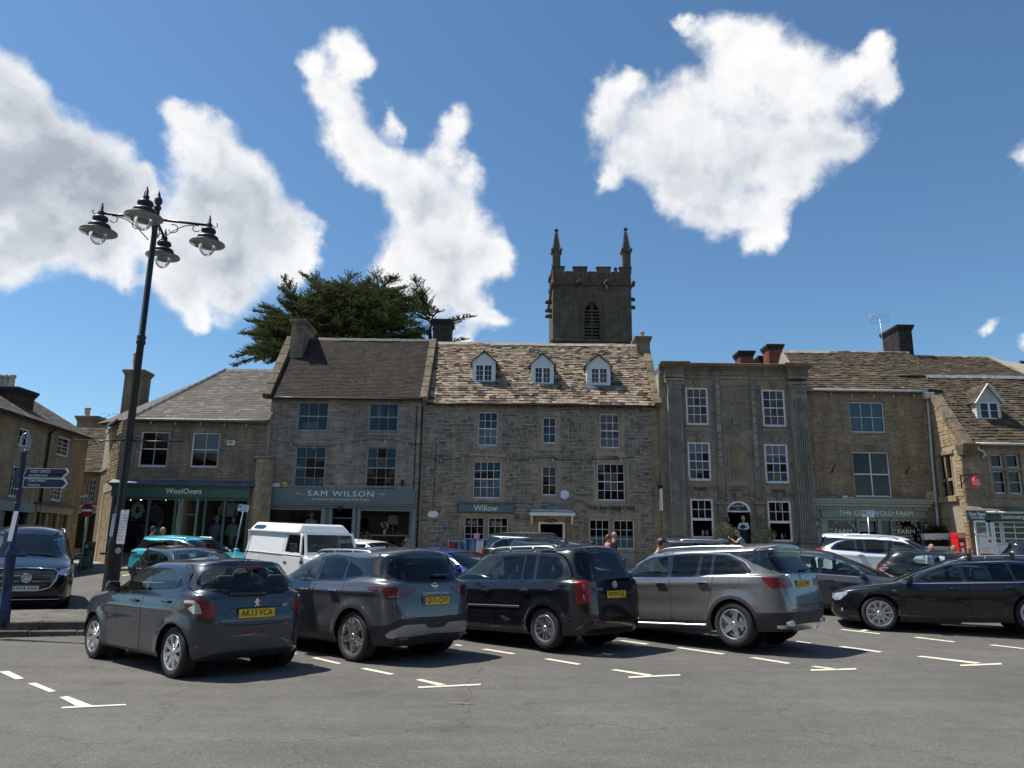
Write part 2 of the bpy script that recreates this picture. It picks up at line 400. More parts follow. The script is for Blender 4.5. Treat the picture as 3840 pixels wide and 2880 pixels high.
 def carve(s,src,field,dst=None,gap=0.):
  """faces of src where field<0 go to dst (None: dropped); field<gap but >0 dropped"""
  def cut(faces,level):
   A=s.arr;f=field(A)-level;new=[];cache={};ins,outs=[],[]
   for fc in faces:
    vals=[f[i]for i in fc]
    mn,mx=min(vals),max(vals)
    if mn>=0:outs.append(fc);continue
    if mx<=0:ins.append(fc);continue
    a,b=[],[];n=len(fc)
    for k in range(n):
     i,j=fc[k],fc[(k+1)%n];vi,vj=vals[k],vals[(k+1)%n]
     (a if vi<0 else b).append(i)
     if vi==0:a.append(i)
     if(vi<0)!=(vj<0)and vi!=0 and vj!=0:
      key=(i,j)if i<j else(j,i)
      if key not in cache:
       t=vi/(vi-vj);cache[key]=s.n+len(new);new.append(A[i]*(1-t)+A[j]*t)
      a.append(cache[key]);b.append(cache[key])
    if len(a)>2:ins.append(tuple(a))
    if len(b)>2:outs.append(tuple(b))
   if new:s.arr=np.vstack([s.arr,np.array(new)]);s.n=len(s.arr)
   return ins,outs
  for sc in(src if isinstance(src,(list,tuple))else[src]):
   ins,outs=cut(s.F[sc],0.)
   if gap:_,outs=cut(outs,gap)
   s.F[sc]=outs
   if dst:s.F.setdefault(dst,[]).extend(ins)
 def normals(s,faces):
  N=np.zeros((s.n,3));A=s.arr[:,:3]
  for f in faces:
   n=np.cross(A[f[1]]-A[f[0]],A[f[2]]-A[f[0]])if len(f)==3 else np.cross(A[f[2]]-A[f[0]],A[f[3]]-A[f[1]])
   for i in f:N[i]+=n
  L=np.linalg.norm(N,axis=1);L[L==0]=1;return N/L[:,None]
 def build(s,grp,name,m,parent,inset=0.,both=True,side=None,smooth=True,thick=0.):
  faces=s.F.get(grp,[])
  if not faces:return[]
  out=[]
  NN=s.normals(faces)if(inset or thick)else None
  idx=sorted({i for f in faces for i in f});mp={i:k for k,i in enumerate(idx)}
  P=s.arr[idx,:3].copy()
  sgn=1.
  if NN is not None:
   nn=NN[idx];cen=np.array([0,0,.7]);
   sgn=1. if((P-cen)*nn).sum()>0 else-1.
   P-=nn*inset*sgn
  fs=[tuple(mp[i]for i in f)for f in faces]
  def clean(V,F,flip):
   return[tuple(reversed(f))if flip else f for f in F]
  a=P[fs[len(fs)//2][0]];
  c=np.cross(P[fs[len(fs)//2][1]]-a,P[fs[len(fs)//2][2]]-a)
  flip0=(c*(a-np.array([0,0,.7]))).sum()<0
  Q=P*np.array([1,-1,1])
  if both=='join':
   seam={}
   V=[tuple(p)for p in P];mp2=[]
   for k,p in enumerate(P):
    if p[1]<1e-5:mp2.append(k)
    else:mp2.append(len(V));V.append(tuple(Q[k]))
   F=clean(P,fs,flip0)+[tuple(mp2[i]for i in(f if flip0 else reversed(f)))for f in fs]
   out.append(link(name,mesh_from(name,V,F,smooth),m,parent))
  else:
   if side in(None,'L'):out.append(link(name,mesh_from(name,P,clean(P,fs,flip0),smooth),m,parent))
   if side in(None,'R'):out.append(link(name,mesh_from(name,Q,clean(P,fs,not flip0),smooth),m,parent))
  if thick:
   for o in out:
    md=o.modifiers.new('thickness','SOLIDIFY');md.thickness=thick;md.offset=1
  return out
def wheel(parent,x,y,r,width,rr,design,face,m_rim,m_back,n=1):
 """tyre thing-part with rim as sub-part. face=+1: outer side at +y"""
 mb=MB();w=width;s=[]
 prof=[(rr,-w*.42),(rr+.02,-w*.5),(r-.035,-w*.5),(r-.012,-w*.44),(r,-w*.36),(r,w*.36),(r-.012,w*.44),(r-.035,w*.5),(rr+.02,w*.5),(rr,w*.42)]
 M=Matrix.Translation((x,y,r))@Matrix.Rotation(R(-90*face),4,'X')
 p2=[]
 for k,(a,b)in enumerate(prof):
  p2.append((a,b))
  if k==4:
   for g_ in(-.2,0.,.2):p2+=[(r,w*(g_-.035)),(r-.009,w*(g_-.03)),(r-.009,w*(g_+.03)),(r,w*(g_+.035))]
 mb.lathe(p2,44,M,sm=False,caps=False)
 o=mb.build('wheel',M_RUB,parent);o.data.polygons.foreach_set('use_smooth',[True]*len(o.data.polygons))
 rim=MB();b1=MB()
 b1.lathe([(rr+.004,w*.43),(rr+.008,w*.475),(rr-.004,w*.48),(rr-.018,w*.445)],44,M,sm=True,caps=False);b1.lathe([(rr-.018,w*.445),(rr-.03,w*.2),(rr-.035,-w*.3)],36,M,mi=1,caps=False)
 b1.lathe([(rr-.02,-w*.02),(.0,-w*.02)],30,M,mi=1,caps=False)
 b1.lathe([(rr*.72,w*.02),(rr*.72,w*.05),(.05,w*.05)],30,M,mi=2,caps=False)
 kind,ns=design[0],design[1]
 hub=w*.40;rim_z=w*.44
 def spoke(a0,wi,wo,split=0.,z0=hub,z1=rim_z,tw=0.,mi=0,thick=.035,ri=.035,ro=None):
  ro=ro or rr-.008
  ca,sa=math.cos(a0),math.sin(a0);co,so=math.cos(a0+tw),math.sin(a0+tw)
  for sgn in((-1,1)if split else(0,)):
   oi,oo=sgn*split*.35,sgn*split
   pts=[]
   for(rd,wd,z,off,c_,s_)in((ri,wi,z0,oi,ca,sa),(ro,wo,z1,oo,co,so)):
    for(e,dz)in((-.5,-thick),(.5,-thick),(.42,0),(-.42,0)):
     t_=off+e*wd
     pts.append(M@Vector((rd*c_-t_*s_,rd*s_+t_*c_,z+dz)))
   b1.add(pts,[(0,3,2,1),(4,5,6,7),(0,1,5,4),(1,2,6,5),(2,3,7,6),(3,0,4,7)],mi)
 for k in range(ns):
  a=2*math.pi*k/ns+design[2]
  if kind=='five':spoke(a,.10,.075)
  elif kind=='star':
   spoke(a,.11,.05,mi=1)
   for e in(-1,1):spoke(a+e*.0,.018,.010,split=0,z0=hub+.004,z1=rim_z+.004)if False else None
   for e in(-1,1):
    ca,sa=math.cos(a),math.sin(a);P_=[]
    for rd,off in((.055,.045),(rr-.012,.018)):
     for dw,dz in((-.009,-.01),(.009,-.01),(.009,.005),(-.009,.005)):
      t_=e*off+dw;P_.append(M@Vector((rd*ca-t_*sa,rd*sa+t_*ca,(hub if rd<.1 else rim_z)+dz)))
    b1.add(P_,[(0,3,2,1),(4,5,6,7),(0,1,5,4),(1,2,6,5),(2,3,7,6),(3,0,4,7)],0)
  elif kind=='split':spoke(a,.03,.032,split=.045)
  elif kind=='thin':spoke(a,.035,.05,tw=.0)
  elif kind=='blade':spoke(a,.05,.07,tw=.22)
  elif kind=='vee':spoke(a,.05,.03,split=.05)
 b1.lathe([(.05,hub-.03),(.046,hub+.002),(.034,hub+.008),(0,hub+.008)],16,M,mi=0)
 o2=b1.build('rim',[m_rim,m_back,M_STEEL],o)
 return o
def rail(parent,x0,x1,y,z0,zb,m,r=.016,curve=.06,name='roof_rail',posts=2,flat=False):
 out=[]
 for sg in(1,-1):
  mb=MB();pts=[]
  for k in range(13):
   t=k/12;e=min(t,1-t)*7;h=min(1,e)
   pts.append((x0+(x1-x0)*t,sg*(y-.02*abs(2*t-1)**2),zb(x0+(x1-x0)*t)+.004+z0*(h*(2-h))))
  mb.tube(pts,r,8)
  for j in range(posts):
   k=int((j+1)*12/(posts+1));p=pts[k];mb.tube([p,(p[0],p[1],p[2]-z0-.02)],r*1.1,6)
  out.append(mb.build(name,m,parent))
 return out
def seats(parent,x1,x2,w,zb,zh,col=None):
 for(xx,ys)in((x1,(.37,-.37)),(x2,(.37,-.37))):
  for y in ys:
   mb=MB()
   mb.hexa([(xx-.02,y-.22,.45),(xx+.13,y-.22,.45),(xx+.13,y+.22,.45),(xx-.02,y+.22,.45),(xx-.24,y-.2,zb+.14),(xx-.12,y-.2,zb+.14),(xx-.12,y+.2,zb+.14),(xx-.24,y+.2,zb+.14)])
   mb.hexa([(xx-.27,y-.13,zb+.17),(xx-.17,y-.13,zb+.17),(xx-.17,y+.13,zb+.17),(xx-.27,y+.13,zb+.17),(xx-.28,y-.11,zh),(xx-.2,y-.11,zh),(xx-.2,y+.11,zh),(xx-.28,y+.11,zh)])
   mb.build('seat',col or M_SEAT,parent,bevel=.03,seg=2)
def mirror(parent,x,y,z,m,sz=1.):
 for sg in(1,-1):
  mb=MB()
  p=[(x-.07,y+.02,z-.06),(x+.05,y+.02,z-.06),(x+.07,y+.21,z-.05),(x-.05,y+.21,z-.05),(x-.09,y+.03,z+.08),(x+.03,y+.03,z+.08),(x+.02,y+.2,z+.09),(x-.09,y+.2,z+.09)]
  mb.hexa([(a,b*sg,c)for a,b,c in p])
  o=mb.build('door_mirror',m,parent,bevel=.028,seg=3)
  for pl in o.data.polygons:pl.use_smooth=True
  a=MB();a.bar((x+.02,sg*(y-.06),z-.07),(x,sg*(y+.08),z-.03),.05,.05);a.build('mirror_arm',M_BLKPL,o)
  gl=MB();gl.hexa([(a_,b*sg,c)for a_,b,c in[(x-.097,y+.045,z-.045),(x-.09,y+.045,z-.045),(x-.082,y+.185,z-.04),(x-.088,y+.185,z-.04),(x-.104,y+.05,z+.066),(x-.097,y+.05,z+.066),(x-.096,y+.175,z+.07),(x-.103,y+.175,z+.07)]])
  gl.build('mirror_glass',mat('mirror_dark',(.25,.27,.3),.1,1.),o)
def plate(parent,txt,x,z,sgn,yellow=True,tilt=0.,y=0.,w=.52,band=False):
 """sgn -1: on the tail facing -x, +1: on the nose"""
 rotM=frameM((x,y,z),(0,-sgn,0)if sgn<0 else(0,1,0),(math.sin(tilt)*-sgn,0,math.cos(tilt)),(sgn*math.cos(tilt),0,math.sin(tilt)))
 rotM=frameM((x,y,z),(0,1 if sgn>0 else-1,0),(-math.sin(tilt)*sgn,0,math.cos(tilt)),(sgn*math.cos(tilt),0,math.sin(tilt)))
 mb=MB();mb.box(-w/2,w/2,-.0555,.0555,-.012,.003);mb.xf(rotM)
 o=mb.build('number_plate',M_PLY if yellow else M_PLW,parent)
 fr=MB();fr.box(-w/2-.008,w/2+.008,-.064,.064,-.016,-.001);fr.xf(rotM);fr.build('plate_surround',M_BLKPL,o)
 text(txt,rotM@Matrix.Translation((.018 if band else 0,0,.0035)),M_BLKINK,o,.108,width=w*(.84 if band else .88),depth=.001,bold=.0015)
 if band:
  mb=MB();mb.box(-w/2+.002,-w/2+.042,-.053,.053,.0031,.0045);mb.xf(rotM);mb.build('flag_band',mat('plate_blue',(.02,.06,.3),.4),o)
 return o
def emblem(parent,kind,x,y,z,sgn,r,m=None,tilt=0.):
 m=m or M_CHROME
 M=frameM((x,y,z),(0,1 if sgn>0 else-1,0),(-math.sin(tilt)*sgn,0,math.cos(tilt)),(sgn*math.cos(tilt),0,math.sin(tilt)))
 mb=MB();t=r*.13
 if kind in('star','vw','ring_bar','griffin'):
  n=28;pr=[(r-t,0),(r-t*.5,t*.6),(r,0)]
  mb.lathe([(r-t,-.004),(r-t,t*.3),(r-t*.5,t*.7),(r,t*.3),(r,-.004)],n,M)
 if kind=='star':
  for k in range(3):
   a=R(90+120*k);c,s_=math.cos(a),math.sin(a);b_=r*.13
   vs=[(-s_*b_,c*b_,0),(s_*b_,-c*b_,0),(c*r*.95,s_*r*.95,0),(0,0,t),(c*r*.95,s_*r*.95,t*.5)]
   mb.add([M@Vector(v)for v in vs],[(0,1,3),(1,2,4,3),(2,0,3,4)])
 if kind=='vw':
  def st(p,q):mb.bar(M@Vector((p[0]*r,p[1]*r,t*.3)),M@Vector((q[0]*r,q[1]*r,t*.3)),t*1.1,t*.8,up=M.to_3x3()@Vector((0,0,1)))
  for a,b in(((-.33,.85),(0,.08)),((0,.08),(.33,.85)),((-.82,.35),(-.42,-.75)),((-.42,-.75),(0,-.02)),((0,-.02),(.42,-.75)),((.42,-.75),(.82,.35))):st(a,b)
 if kind=='ring_bar':
  mb.bar(M@Vector((-r*1.2,0,t)),M@Vector((r*1.2,0,t)),r*.45,t,up=M.to_3x3()@Vector((0,0,1)))
 if kind=='lion':
  P=[(-.1,.9),(.25,1.),(.5,.7),(.3,.35),(.6,.3),(.95,.55),(.9,.2),(.45,.0),(.4,-.3),(.75,-.45),(.7,-.8),(.4,-.85),(.15,-.45),(-.1,-.6),(-.25,-1),(-.55,-.95),(-.35,-.5),(-.25,-.1),(-.65,.15),(-.95,.0),(-.9,.3),(-.4,.4),(-.45,.7)]
  mb.prism([(a*r*.9,b*r)for a,b in P],-.002,t,'z');mb.xf(M)
 return mb.build('badge',m,parent)
def build_car(S,name,label,cat,paint,loc,heading,group='parked cars in the market square',zfun=True,pitch=None,detail=True):
 """S: dictionary of shape data (metres; x forward, origin between the axles on the ground)"""
 root=thing(name,label,cat,loc,heading,group)
 if pitch is not None:
  root.rotation_mode='ZYX';root.rotation_euler=(pitch[1],pitch[0],heading)
 r,wb,W=S['r'],S['wb'],S['w'];xa,xb=wb/2,-wb/2
 ra=r+S.get('arch',.05)
 q=1. if detail else .55
 RG=[(z_,a_,b_,w_,nf_+(2 if z_<S['belt']+.02 else .5),nr_+(3 if z_<S['belt']+.02 else .5))for(z_,a_,b_,w_,nf_,nr_)in S['rings']]
 sh=Shell(RG,nu=int(150*q),nt=int(76*q),crown=S.get('crown'),flare=(xa,xb,r,ra,S.get('flare',.018)),crease=S.get('crease',()))
 circ=lambda rad:(lambda A:np.minimum(np.hypot(A[:,0]-xa,A[:,2]-r),np.hypot(A[:,0]-xb,A[:,2]-r))-rad+np.where(A[:,1]<W*.55,9,0))
 sh.carve('body',circ(ra),None)
 clad=S.get('clad',0.)
 rim=lambda poly,rd=.03:(lambda A:sdf_poly(A[:,0],A[:,2],poly)-rd+np.where(A[:,1]<.35,9,0))
 wins=S['wins']
 if S.get('dlo'):
  sh.carve('body',rim(S['dlo'],S.get('dlo_r',.03)),'seal')
  if S.get('chrome'):
   fld=S['dlo'];k=S['chrome']
   sh.carve('seal',lambda A:-(sdf_poly(A[:,0],A[:,2],fld)-S.get('dlo_r',.03)+k),'brightwork')
 for i,wv in enumerate(wins):
  sh.carve(['seal']if S.get('dlo')else['body'],rim(wv[0],wv[2]if len(wv)>2 else .025),'glass%d'%i)
 fr=S.get('screen');rr_=S.get('rearwin')
 if fr:sh.carve('body',lambda A:sdf_poly(A[:,1],A[:,2],fr)-.03+np.where(A[:,0]<S.get('xmid',0),9,0),'screen')
 if S.get('rearblack'):
  sh.carve('body',lambda A:sdf_poly(A[:,1]+0*A[:,0],A[:,2],S['rearblack'])-.03+np.where(A[:,0]>S.get('xmid',0),9,0),'rearblk')
 if rr_:sh.carve('rearblk' if S.get('rearblack')else 'body',lambda A:sdf_poly(A[:,1],A[:,2],rr_)-.03+np.where(A[:,0]>S.get('xmid',0),9,0),'rearwin')
 pr=lambda A:A[:,1]+np.maximum(0,A[:,3])
 pf=lambda A:A[:,1]+np.maximum(0,A[:,4])
 for i,(poly,mt,rd)in enumerate(S.get('tail',())):
  sh.carve(['body'],lambda A:sdf_poly(pr(A),A[:,2],poly)-rd+np.where(A[:,0]>0,9,0),'tail%d'%i,gap=.004)
 for i,(poly,mt,rd)in enumerate(S.get('head',())):
  sh.carve(['body'],lambda A:sdf_poly(pf(A),A[:,2],poly)-rd+np.where(A[:,0]<0,9,0),'head%d'%i,gap=.004)
 for i,(poly,mt,rd)in enumerate(S.get('nosepatch',())):
  sh.carve(['body'],lambda A:sdf_poly(pf(A),A[:,2],poly)-rd+np.where(A[:,0]<0,9,0),'nose%d'%i)
 for i,(poly,mt,rd,nm)in enumerate(S.get('tailpatch',())):
  sh.carve(['body'],lambda A:sdf_poly(pr(A),A[:,2],poly)-rd+np.where(A[:,0]>0,9,0),'tp%d'%i)
 if clad:
  sh.carve('body',circ(ra+clad),'clad')
 if S.get('sill'):
  sh.carve('body',lambda A:A[:,2]-S['sill']-S.get('sill_s',0)*np.abs(A[:,0]),'clad')
 elif clad is not None:
  sh.carve('body',lambda A:A[:,2]-.235,'clad')
 srcs=['body']+(['seal']if S.get('dlo')else[])
 dm=S.get('doors',())
 if detail:
  for i,poly in enumerate(dm):
   sh.carve('body',lambda A:sdf_poly(A[:,0],A[:,2],poly)-.03+np.where(A[:,1]<.4,9,0),'door%d'%i,gap=.007)
  if S.get('gate'):
   sh.carve('body',lambda A:sdf_poly(A[:,1],A[:,2],S['gate'])-.03+np.where(A[:,0]>-.3,9,0),'gate',gap=.007)
  if S.get('bonnet'):
   sh.carve('body',lambda A:sdf_poly(A[:,0],A[:,1],S['bonnet'])+np.where(A[:,2]<S['bz'],9,0),'bonnet',gap=.006)
  if S.get('flap'):
   fx,fz,fs=S['flap']
   sh.carve('body',lambda A:np.maximum(np.abs(A[:,0]-fx),np.abs(A[:,2]-fz))-fs+np.where(A[:,1]<.4,9,0),'flap',gap=.004)
 if S.get('roofblack'):
  sh.carve('body',lambda A:np.maximum(S['roofblack'][0]-A[:,2],A[:,1]-S['roofblack'][1]),'roofp')
 bld=lambda g_,n_,m_,**k:sh.build(g_,n_,m_,root,**k)
 bld('body','body',paint,both='join')
 bld('clad','cladding',S.get('cladm',M_BLKPL),both='join')
 bld('seal','window_surround',S.get('sealm',M_GLOSSBLK))
 bld('brightwork','window_trim',S.get('chm',M_CHROME),inset=-.004)
 bld('screen','windscreen',M_GLW,both='join',inset=.004)
 bld('rearblk','tailgate_panel',M_GLOSSBLK,both='join')
 bld('rearwin','rear_window',S.get('rwm',M_GLP),both='join',inset=.004)
 bld('roofp','roof_panel',M_GLOSSBLK,both='join',inset=-.002)
 for i in range(len(wins)):
  bld('glass%d'%i,'side_window',wins[i][1],inset=.005)
 for i,t_ in enumerate(S.get('tail',())):bld('tail%d'%i,'tail_light',t_[1],inset=-.006)
 for i,t_ in enumerate(S.get('head',())):bld('head%d'%i,'headlight',t_[1],inset=-.004)
 for i,t_ in enumerate(S.get('nosepatch',())):bld('nose%d'%i,'grille',t_[1],both='join',inset=.01)
 for i,t_ in enumerate(S.get('tailpatch',())):bld('tp%d'%i,t_[3],t_[1],both='join',inset=-.004)
 if detail:
  for i in range(len(dm)):bld('door%d'%i,'door',paint)
  bld('gate','tailgate',paint,both='join');bld('bonnet','bonnet',paint,both='join');bld('flap','fuel_flap',paint)
 for x in(xa,xb):
  for sg in(1,-1):
   wl=MB()
   M=Matrix.Translation((x,0,r))@Matrix.Rotation(R(-90*sg),4,'X')
   n=30;rad=ra+.012;y0,y1=.46,W-.05
   vs=[M@Vector((rad*math.cos(2*math.pi*k/n),rad*math.sin(2*math.pi*k/n),yy))for yy in(y0,y1)for k in range(n)]
   for v_ in vs[n:]:v_.y=sg*min(y1,side_y(sh,v_.x,max(.3,v_.z))-.02)
   fs=[(k,(k+1)%n,n+(k+1)%n,n+k)for k in range(n)if vs[k].z>.34]
   wl.add(vs,fs+[tuple(range(n))]);wl.build('wheel_well',M_WELL,root)
 zb=S['belt']-.07
 fl=MB();fl.box(S['fx'][0]+.05,S['fx'][1]-.1,-W+.24,W-.24,.24,.28)
 fl.box(xa-.55,xa-.5,-W+.12,W-.12,.23,zb);fl.box(xb+.48 if S.get('cut',True)else xb,xb+.5,-W+.12,W-.12,.23,zb-.15)
 fl.build('underbody',M_WELL,root)
 cb=MB()
 xdash=S['dash']
 zd=zb+.035
 cb.hexa([(xdash-.45,-W+.14,zd-.2),(xdash+.1,-W+.14,zd-.25),(xdash+.1,W-.14,zd-.25),(xdash-.45,W-.14,zd-.2),(xdash-.4,-W+.16,zd),(xdash+.25,-W+.16,zd),(xdash+.25,W-.16,zd),(xdash-.4,W-.16,zd)])
 cb.build('dashboard',M_CABIN,root,bevel=.02)
 st=MB();sy=-.37
 ms_=Matrix.Translation((xdash-.55,sy,zb-.02))@Matrix.Rotation(R(-65),4,'Y')
 st.tube([ms_@Vector((.18*math.cos(a),.18*math.sin(a),0))for a in np.linspace(0,2*math.pi,20)],.014,6);st.build('steering_wheel',M_CABIN,root)
 sx=S.get('seats',(xdash-1.15,xdash-2.0))
 seats(root,sx[0],sx[1],W,zb,S['seath'],S.get('seatm'))
 dl=MB()
 for sg in(1,-1):
  dl.box(xb+.5,xa-.5,sg*(W-.115),sg*(W-.09),.22,zb)if sg>0 else dl.box(xb+.5,xa-.5,-(W-.09),-(W-.115),.22,zb)
 dl.build('door_lining',M_CABIN,root)
 d=S['wheel']
 for x in(xa,xb):
  for sg in(1,-1):
   wheel(root,x,sg*(S['track']/2),r,S.get('tw',.215),d['rr'],d['design'],sg,d.get('m',M_ALLOY),d.get('mb',M_DKALLOY))
 mirror(root,S['mir'][0],S['mir'][1],S['mir'][2],S.get('mirm',paint))
 for(hx,hz)in S.get('handles',()):
  for sg in(1,-1):
   hy=W*S.get('hw',.985)
   A=sh.arr;dd=np.hypot(A[:,0]-hx,A[:,2]-hz)+np.where(A[:,1]<.4,9,0);hy=A[np.argmin(dd),1]
   h=MB();h.box(hx-.10,hx+.10,sg*hy-.002 if sg>0 else-hy-.036,hy+.036 if sg>0 else-hy+.002,hz-.016,hz+.018)
   o=h.build('door_handle',S.get('hm',paint),root,bevel=.013,seg=2)
   c=MB();c.ball((hx+.01,sg*(hy-.003),hz-.004),.05,10,6,(1.1,.12,.75));c.build('handle_recess',M_BLKPL,o)
 return root,sh
def side_y(sh,x,z):
 A=sh.arr;dd=np.hypot(A[:,0]-x,A[:,2]-z)+np.where(A[:,1]<.3,9,0);return A[np.argmin(dd),1]
def tail_x(sh,y,z):
 A=sh.arr;dd=np.hypot(A[:,1]-y,A[:,2]-z)+np.where(A[:,0]>-.5,9,0);return A[np.argmin(dd),0]
def nose_x(sh,y,z):
 A=sh.arr;dd=np.hypot(A[:,1]-y,A[:,2]-z)+np.where(A[:,0]<.5,9,0);return A[np.argmin(dd),0]
def top_z(sh,x,y=.0):
 A=sh.arr;dd=np.hypot(A[:,0]-x,A[:,1]-y)-A[:,2]*.0;m_=dd<.09;return A[m_,2].max()if m_.any()else 1.4
 # ---- car shapes
def spec(**k):return k
HATCH=spec(w=.870,r=.308,wb=2.54,track=1.68-.2,tw=.2,rings=[(.22,1.900,-1.740,.82,4,4),(.30,2.000,-1.805,.855,4,4),(.50,2.060,-1.835,.868,3.4,3.8),(.68,2.050,-1.840,.870,3.4,3.8),(.80,1.970,-1.815,.868,3.4,4),(.88,1.740,-1.795,.862,4,4.2),(.95,1.380,-1.775,.85,5,4.6),(1.00,1.020,-1.745,.825,5,5),(1.06,0.860,-1.705,.80,5,5),(1.25,0.460,-1.570,.735,4.5,4.8),(1.345,0.180,-1.494,.685,4,4.2),(1.385,-0.020,-1.467,.64,3.6,4),(1.405,-0.250,-1.311,.55,3,3.2),(1.418,-0.500,-1.037,.34,2.5,2.5),(1.423,-0.720,-0.800,.03,2,2)],crown=[(.8,1.0,.035),(1.36,1.41,.014)],crease=[(.80,.014,.06,-1.5,1.2,-.01),(.42,-.012,.09,-.8,.8,0)],flare=.022,dlo=[(.74,.985),(.30,1.23),(.02,1.325),(-.45,1.362),(-.95,1.338),(-1.22,1.24),(-1.36,1.10),(-1.30,1.05),(-.9,1.015),(0,.985)],dlo_r=.012,wins=[([(.46,1.02),(.08,1.265),(-.20,1.31),(-.245,1.02)],M_GLS,.012),([(.66,1.015),(.50,1.10),(.50,1.015)],M_GLS,.01),([(-.33,1.02),(-.33,1.32),(-.78,1.308),(-.98,1.25),(-1.07,1.13),(-1.0,1.055)],M_GLS,.012),([(-1.08,1.085),(-1.13,1.20),(-1.24,1.12)],M_GLP,.012)],screen=[(0,1.035),(.70,1.035),(.66,1.2),(.56,1.355),(0,1.375)],rearwin=[(0,1.025),(.40,1.035),(.64,1.10),(.67,1.15),(.60,1.27),(.54,1.295),(0,1.31)],rwm=glassmat('clear_rear_glass',(.55,.64,.63)),tail=[([(.80,.795),(.96,.795),(1.06,.85),(.99,.875),(.92,.89),(.98,.915),(1.15,.92),(1.12,.945),(.94,.945),(.84,.895)],M_LAMPC,.006),([(.54,.86),(.60,.77),(.70,.735),(.86,.77),(1.10,.85),(.97,.885),(1.14,.90),(1.13,.955),(.98,.975),(.80,.955),(.64,.925)],M_TAIL,.01)],head=[([(.50,.70),(.85,.76),(1.35,.93),(1.25,.95),(.8,.88),(.55,.80)],M_LAMPC,.012)],nosepatch=[([(0,.45),(.45,.47),(.50,.62),(0,.62)],M_GLOSSBLK,.02)],gate=[(0,.66),(.42,.68),(.60,.77),(.70,1.0),(.72,1.12),(.60,1.385),(0,1.40)],doors=[[(.86,.29),(.90,.62),(.80,1.0),(.3,1.31),(-.27,1.40),(-.28,.29)],[(-.36,.29),(-.36,1.42),(-.95,1.40),(-1.3,1.2),(-1.30,1.03),(-1.18,.86),(-.98,.62),(-.88,.36),(-.82,.29)]],bonnet=[(.98,0),(.98,.68),(1.4,.72),(1.88,.62),(2.0,.3),(2.0,0)],bz=.80,flap=(-1.32,.92,.085),belt=.99,fx=(-1.75,1.85),dash=.75,seath=1.25,mir=(.66,.78,1.03),handles=((-.08,.885),(-1.02,.915)),sill=.25,wheel=dict(rr=.215,design=('blade',8,.1),m=M_ALLOY,mb=mat('wheel_shadow',(.025,.025,.025),.6)),gy=0)
SUVQ=spec(w=.915,r=.352,wb=2.665,track=1.59,tw=.235,arch=.055,rings=[(.25,2.050,-2.050,.84,4,4),(.36,2.150,-2.120,.89,4,4),(.56,2.220,-2.170,.915,3.4,4),(.78,2.220,-2.150,.917,3.2,4),(.92,2.140,-2.120,.915,3.2,4.2),(1.0,1.860,-2.100,.905,4,4.5),(1.07,1.320,-2.080,.89,5,5),(1.11,1.000,-2.060,.865,5,5),(1.16,0.860,-2.025,.835,5,5),(1.38,0.420,-1.880,.755,4.5,4.8),(1.50,0.120,-1.850,.70,4,4.5),(1.545,-0.060,-1.810,.65,3.6,4),(1.572,-0.350,-1.543,.56,3,3.2),(1.588,-0.700,-1.168,.34,2.5,2.5),(1.594,-0.920,-0.986,.03,2,2)],crown=[(.95,1.08,.04),(1.5,1.58,.018)],crease=[(.98,.022,.05,-2,1.6,-.01),(.62,-.022,.12,-.8,.9,0),(1.06,.02,.04,-2.0,-.9,-.05)],flare=.03,clad=.065,sill=.37,sill_s=.0,dlo=[(.78,1.095),(.34,1.36),(.02,1.47),(-.55,1.51),(-1.05,1.47),(-1.45,1.33),(-1.63,1.235),(-1.30,1.20),(-1.05,1.135),(0,1.10)],dlo_r=.01,chrome=.0,wins=[([(.60,1.13),(.14,1.385),(-.18,1.445),(-.22,1.13)],M_GLS,.012),([(-.33,1.135),(-.33,1.455),(-.80,1.455),(-.94,1.40),(-.92,1.16)],M_GLP,.01),([(-1.0,1.18),(-1.01,1.40),(-1.28,1.31),(-1.38,1.235)],M_GLP,.01)],screen=[(0,1.16),(.72,1.16),(.67,1.35),(.59,1.48),(0,1.50)],rearblack=[(0,1.13),(.66,1.17),(.80,1.24),(.74,1.42),(.64,1.485),(0,1.495)],rearwin=[(0,1.16),(.60,1.19),(.66,1.25),(.58,1.44),(0,1.455)],tail=[([(.70,.935),(.92,.925),(.96,.95),(.70,.965)],mat('lamp_grey',(.16,.10,.11),.2,coat=1.),.003),([(.36,1.035),(.50,.965),(.70,.925),(.96,.915),(1.04,1.02),(1.34,1.04),(1.34,1.06),(.95,1.07),(.60,1.05)],M_TAILDK,.008)],head=[([(.45,.92),(.90,.94),(1.30,1.03),(.85,1.0),(.55,.98)],M_LAMPC,.01)],nosepatch=[([(0,.42),(.42,.5),(.55,.95),(0,.93)],M_GLOSSBLK,.02)],tailpatch=[([(0,.475),(.16,.475),(.24,.54),(.62,.545),(.90,.46),(.98,.41),(.90,.375),(0,.41)],M_GREYPL,.008,'bumper_insert'),([(0,.63),(.72,.625),(1.0,.53),(1.6,.53),(1.6,.30),(0,.30)],M_BLKPL,.01,'bumper_trim'),],gate=[(0,.67),(.56,.68),(.68,.76),(.70,1.2),(.63,1.50),(0,1.505)],doors=[[(.93,.40),(.96,.8),(.86,1.10),(.3,1.44),(-.26,1.54),(-.27,.40)],[(-.34,.40),(-.34,1.54),(-.9,1.53),(-1.0,1.3),(-1.02,1.0),(-.98,.78),(-.86,.52),(-.84,.40)]],bonnet=[(1.0,0),(1.0,.76),(1.5,.8),(2.0,.68),(2.1,.4),(2.1,0)],bz=.9,flap=None,belt=1.10,fx=(-1.9,2.0),dash=.85,seath=1.40,mir=(.74,.84,1.13),handles=((-.10,.975),(-.83,.985)),hm=M_CHROME,wheel=dict(rr=.262,design=('star',5,.3),m=M_ALLOY,mb=M_DKALLOY))
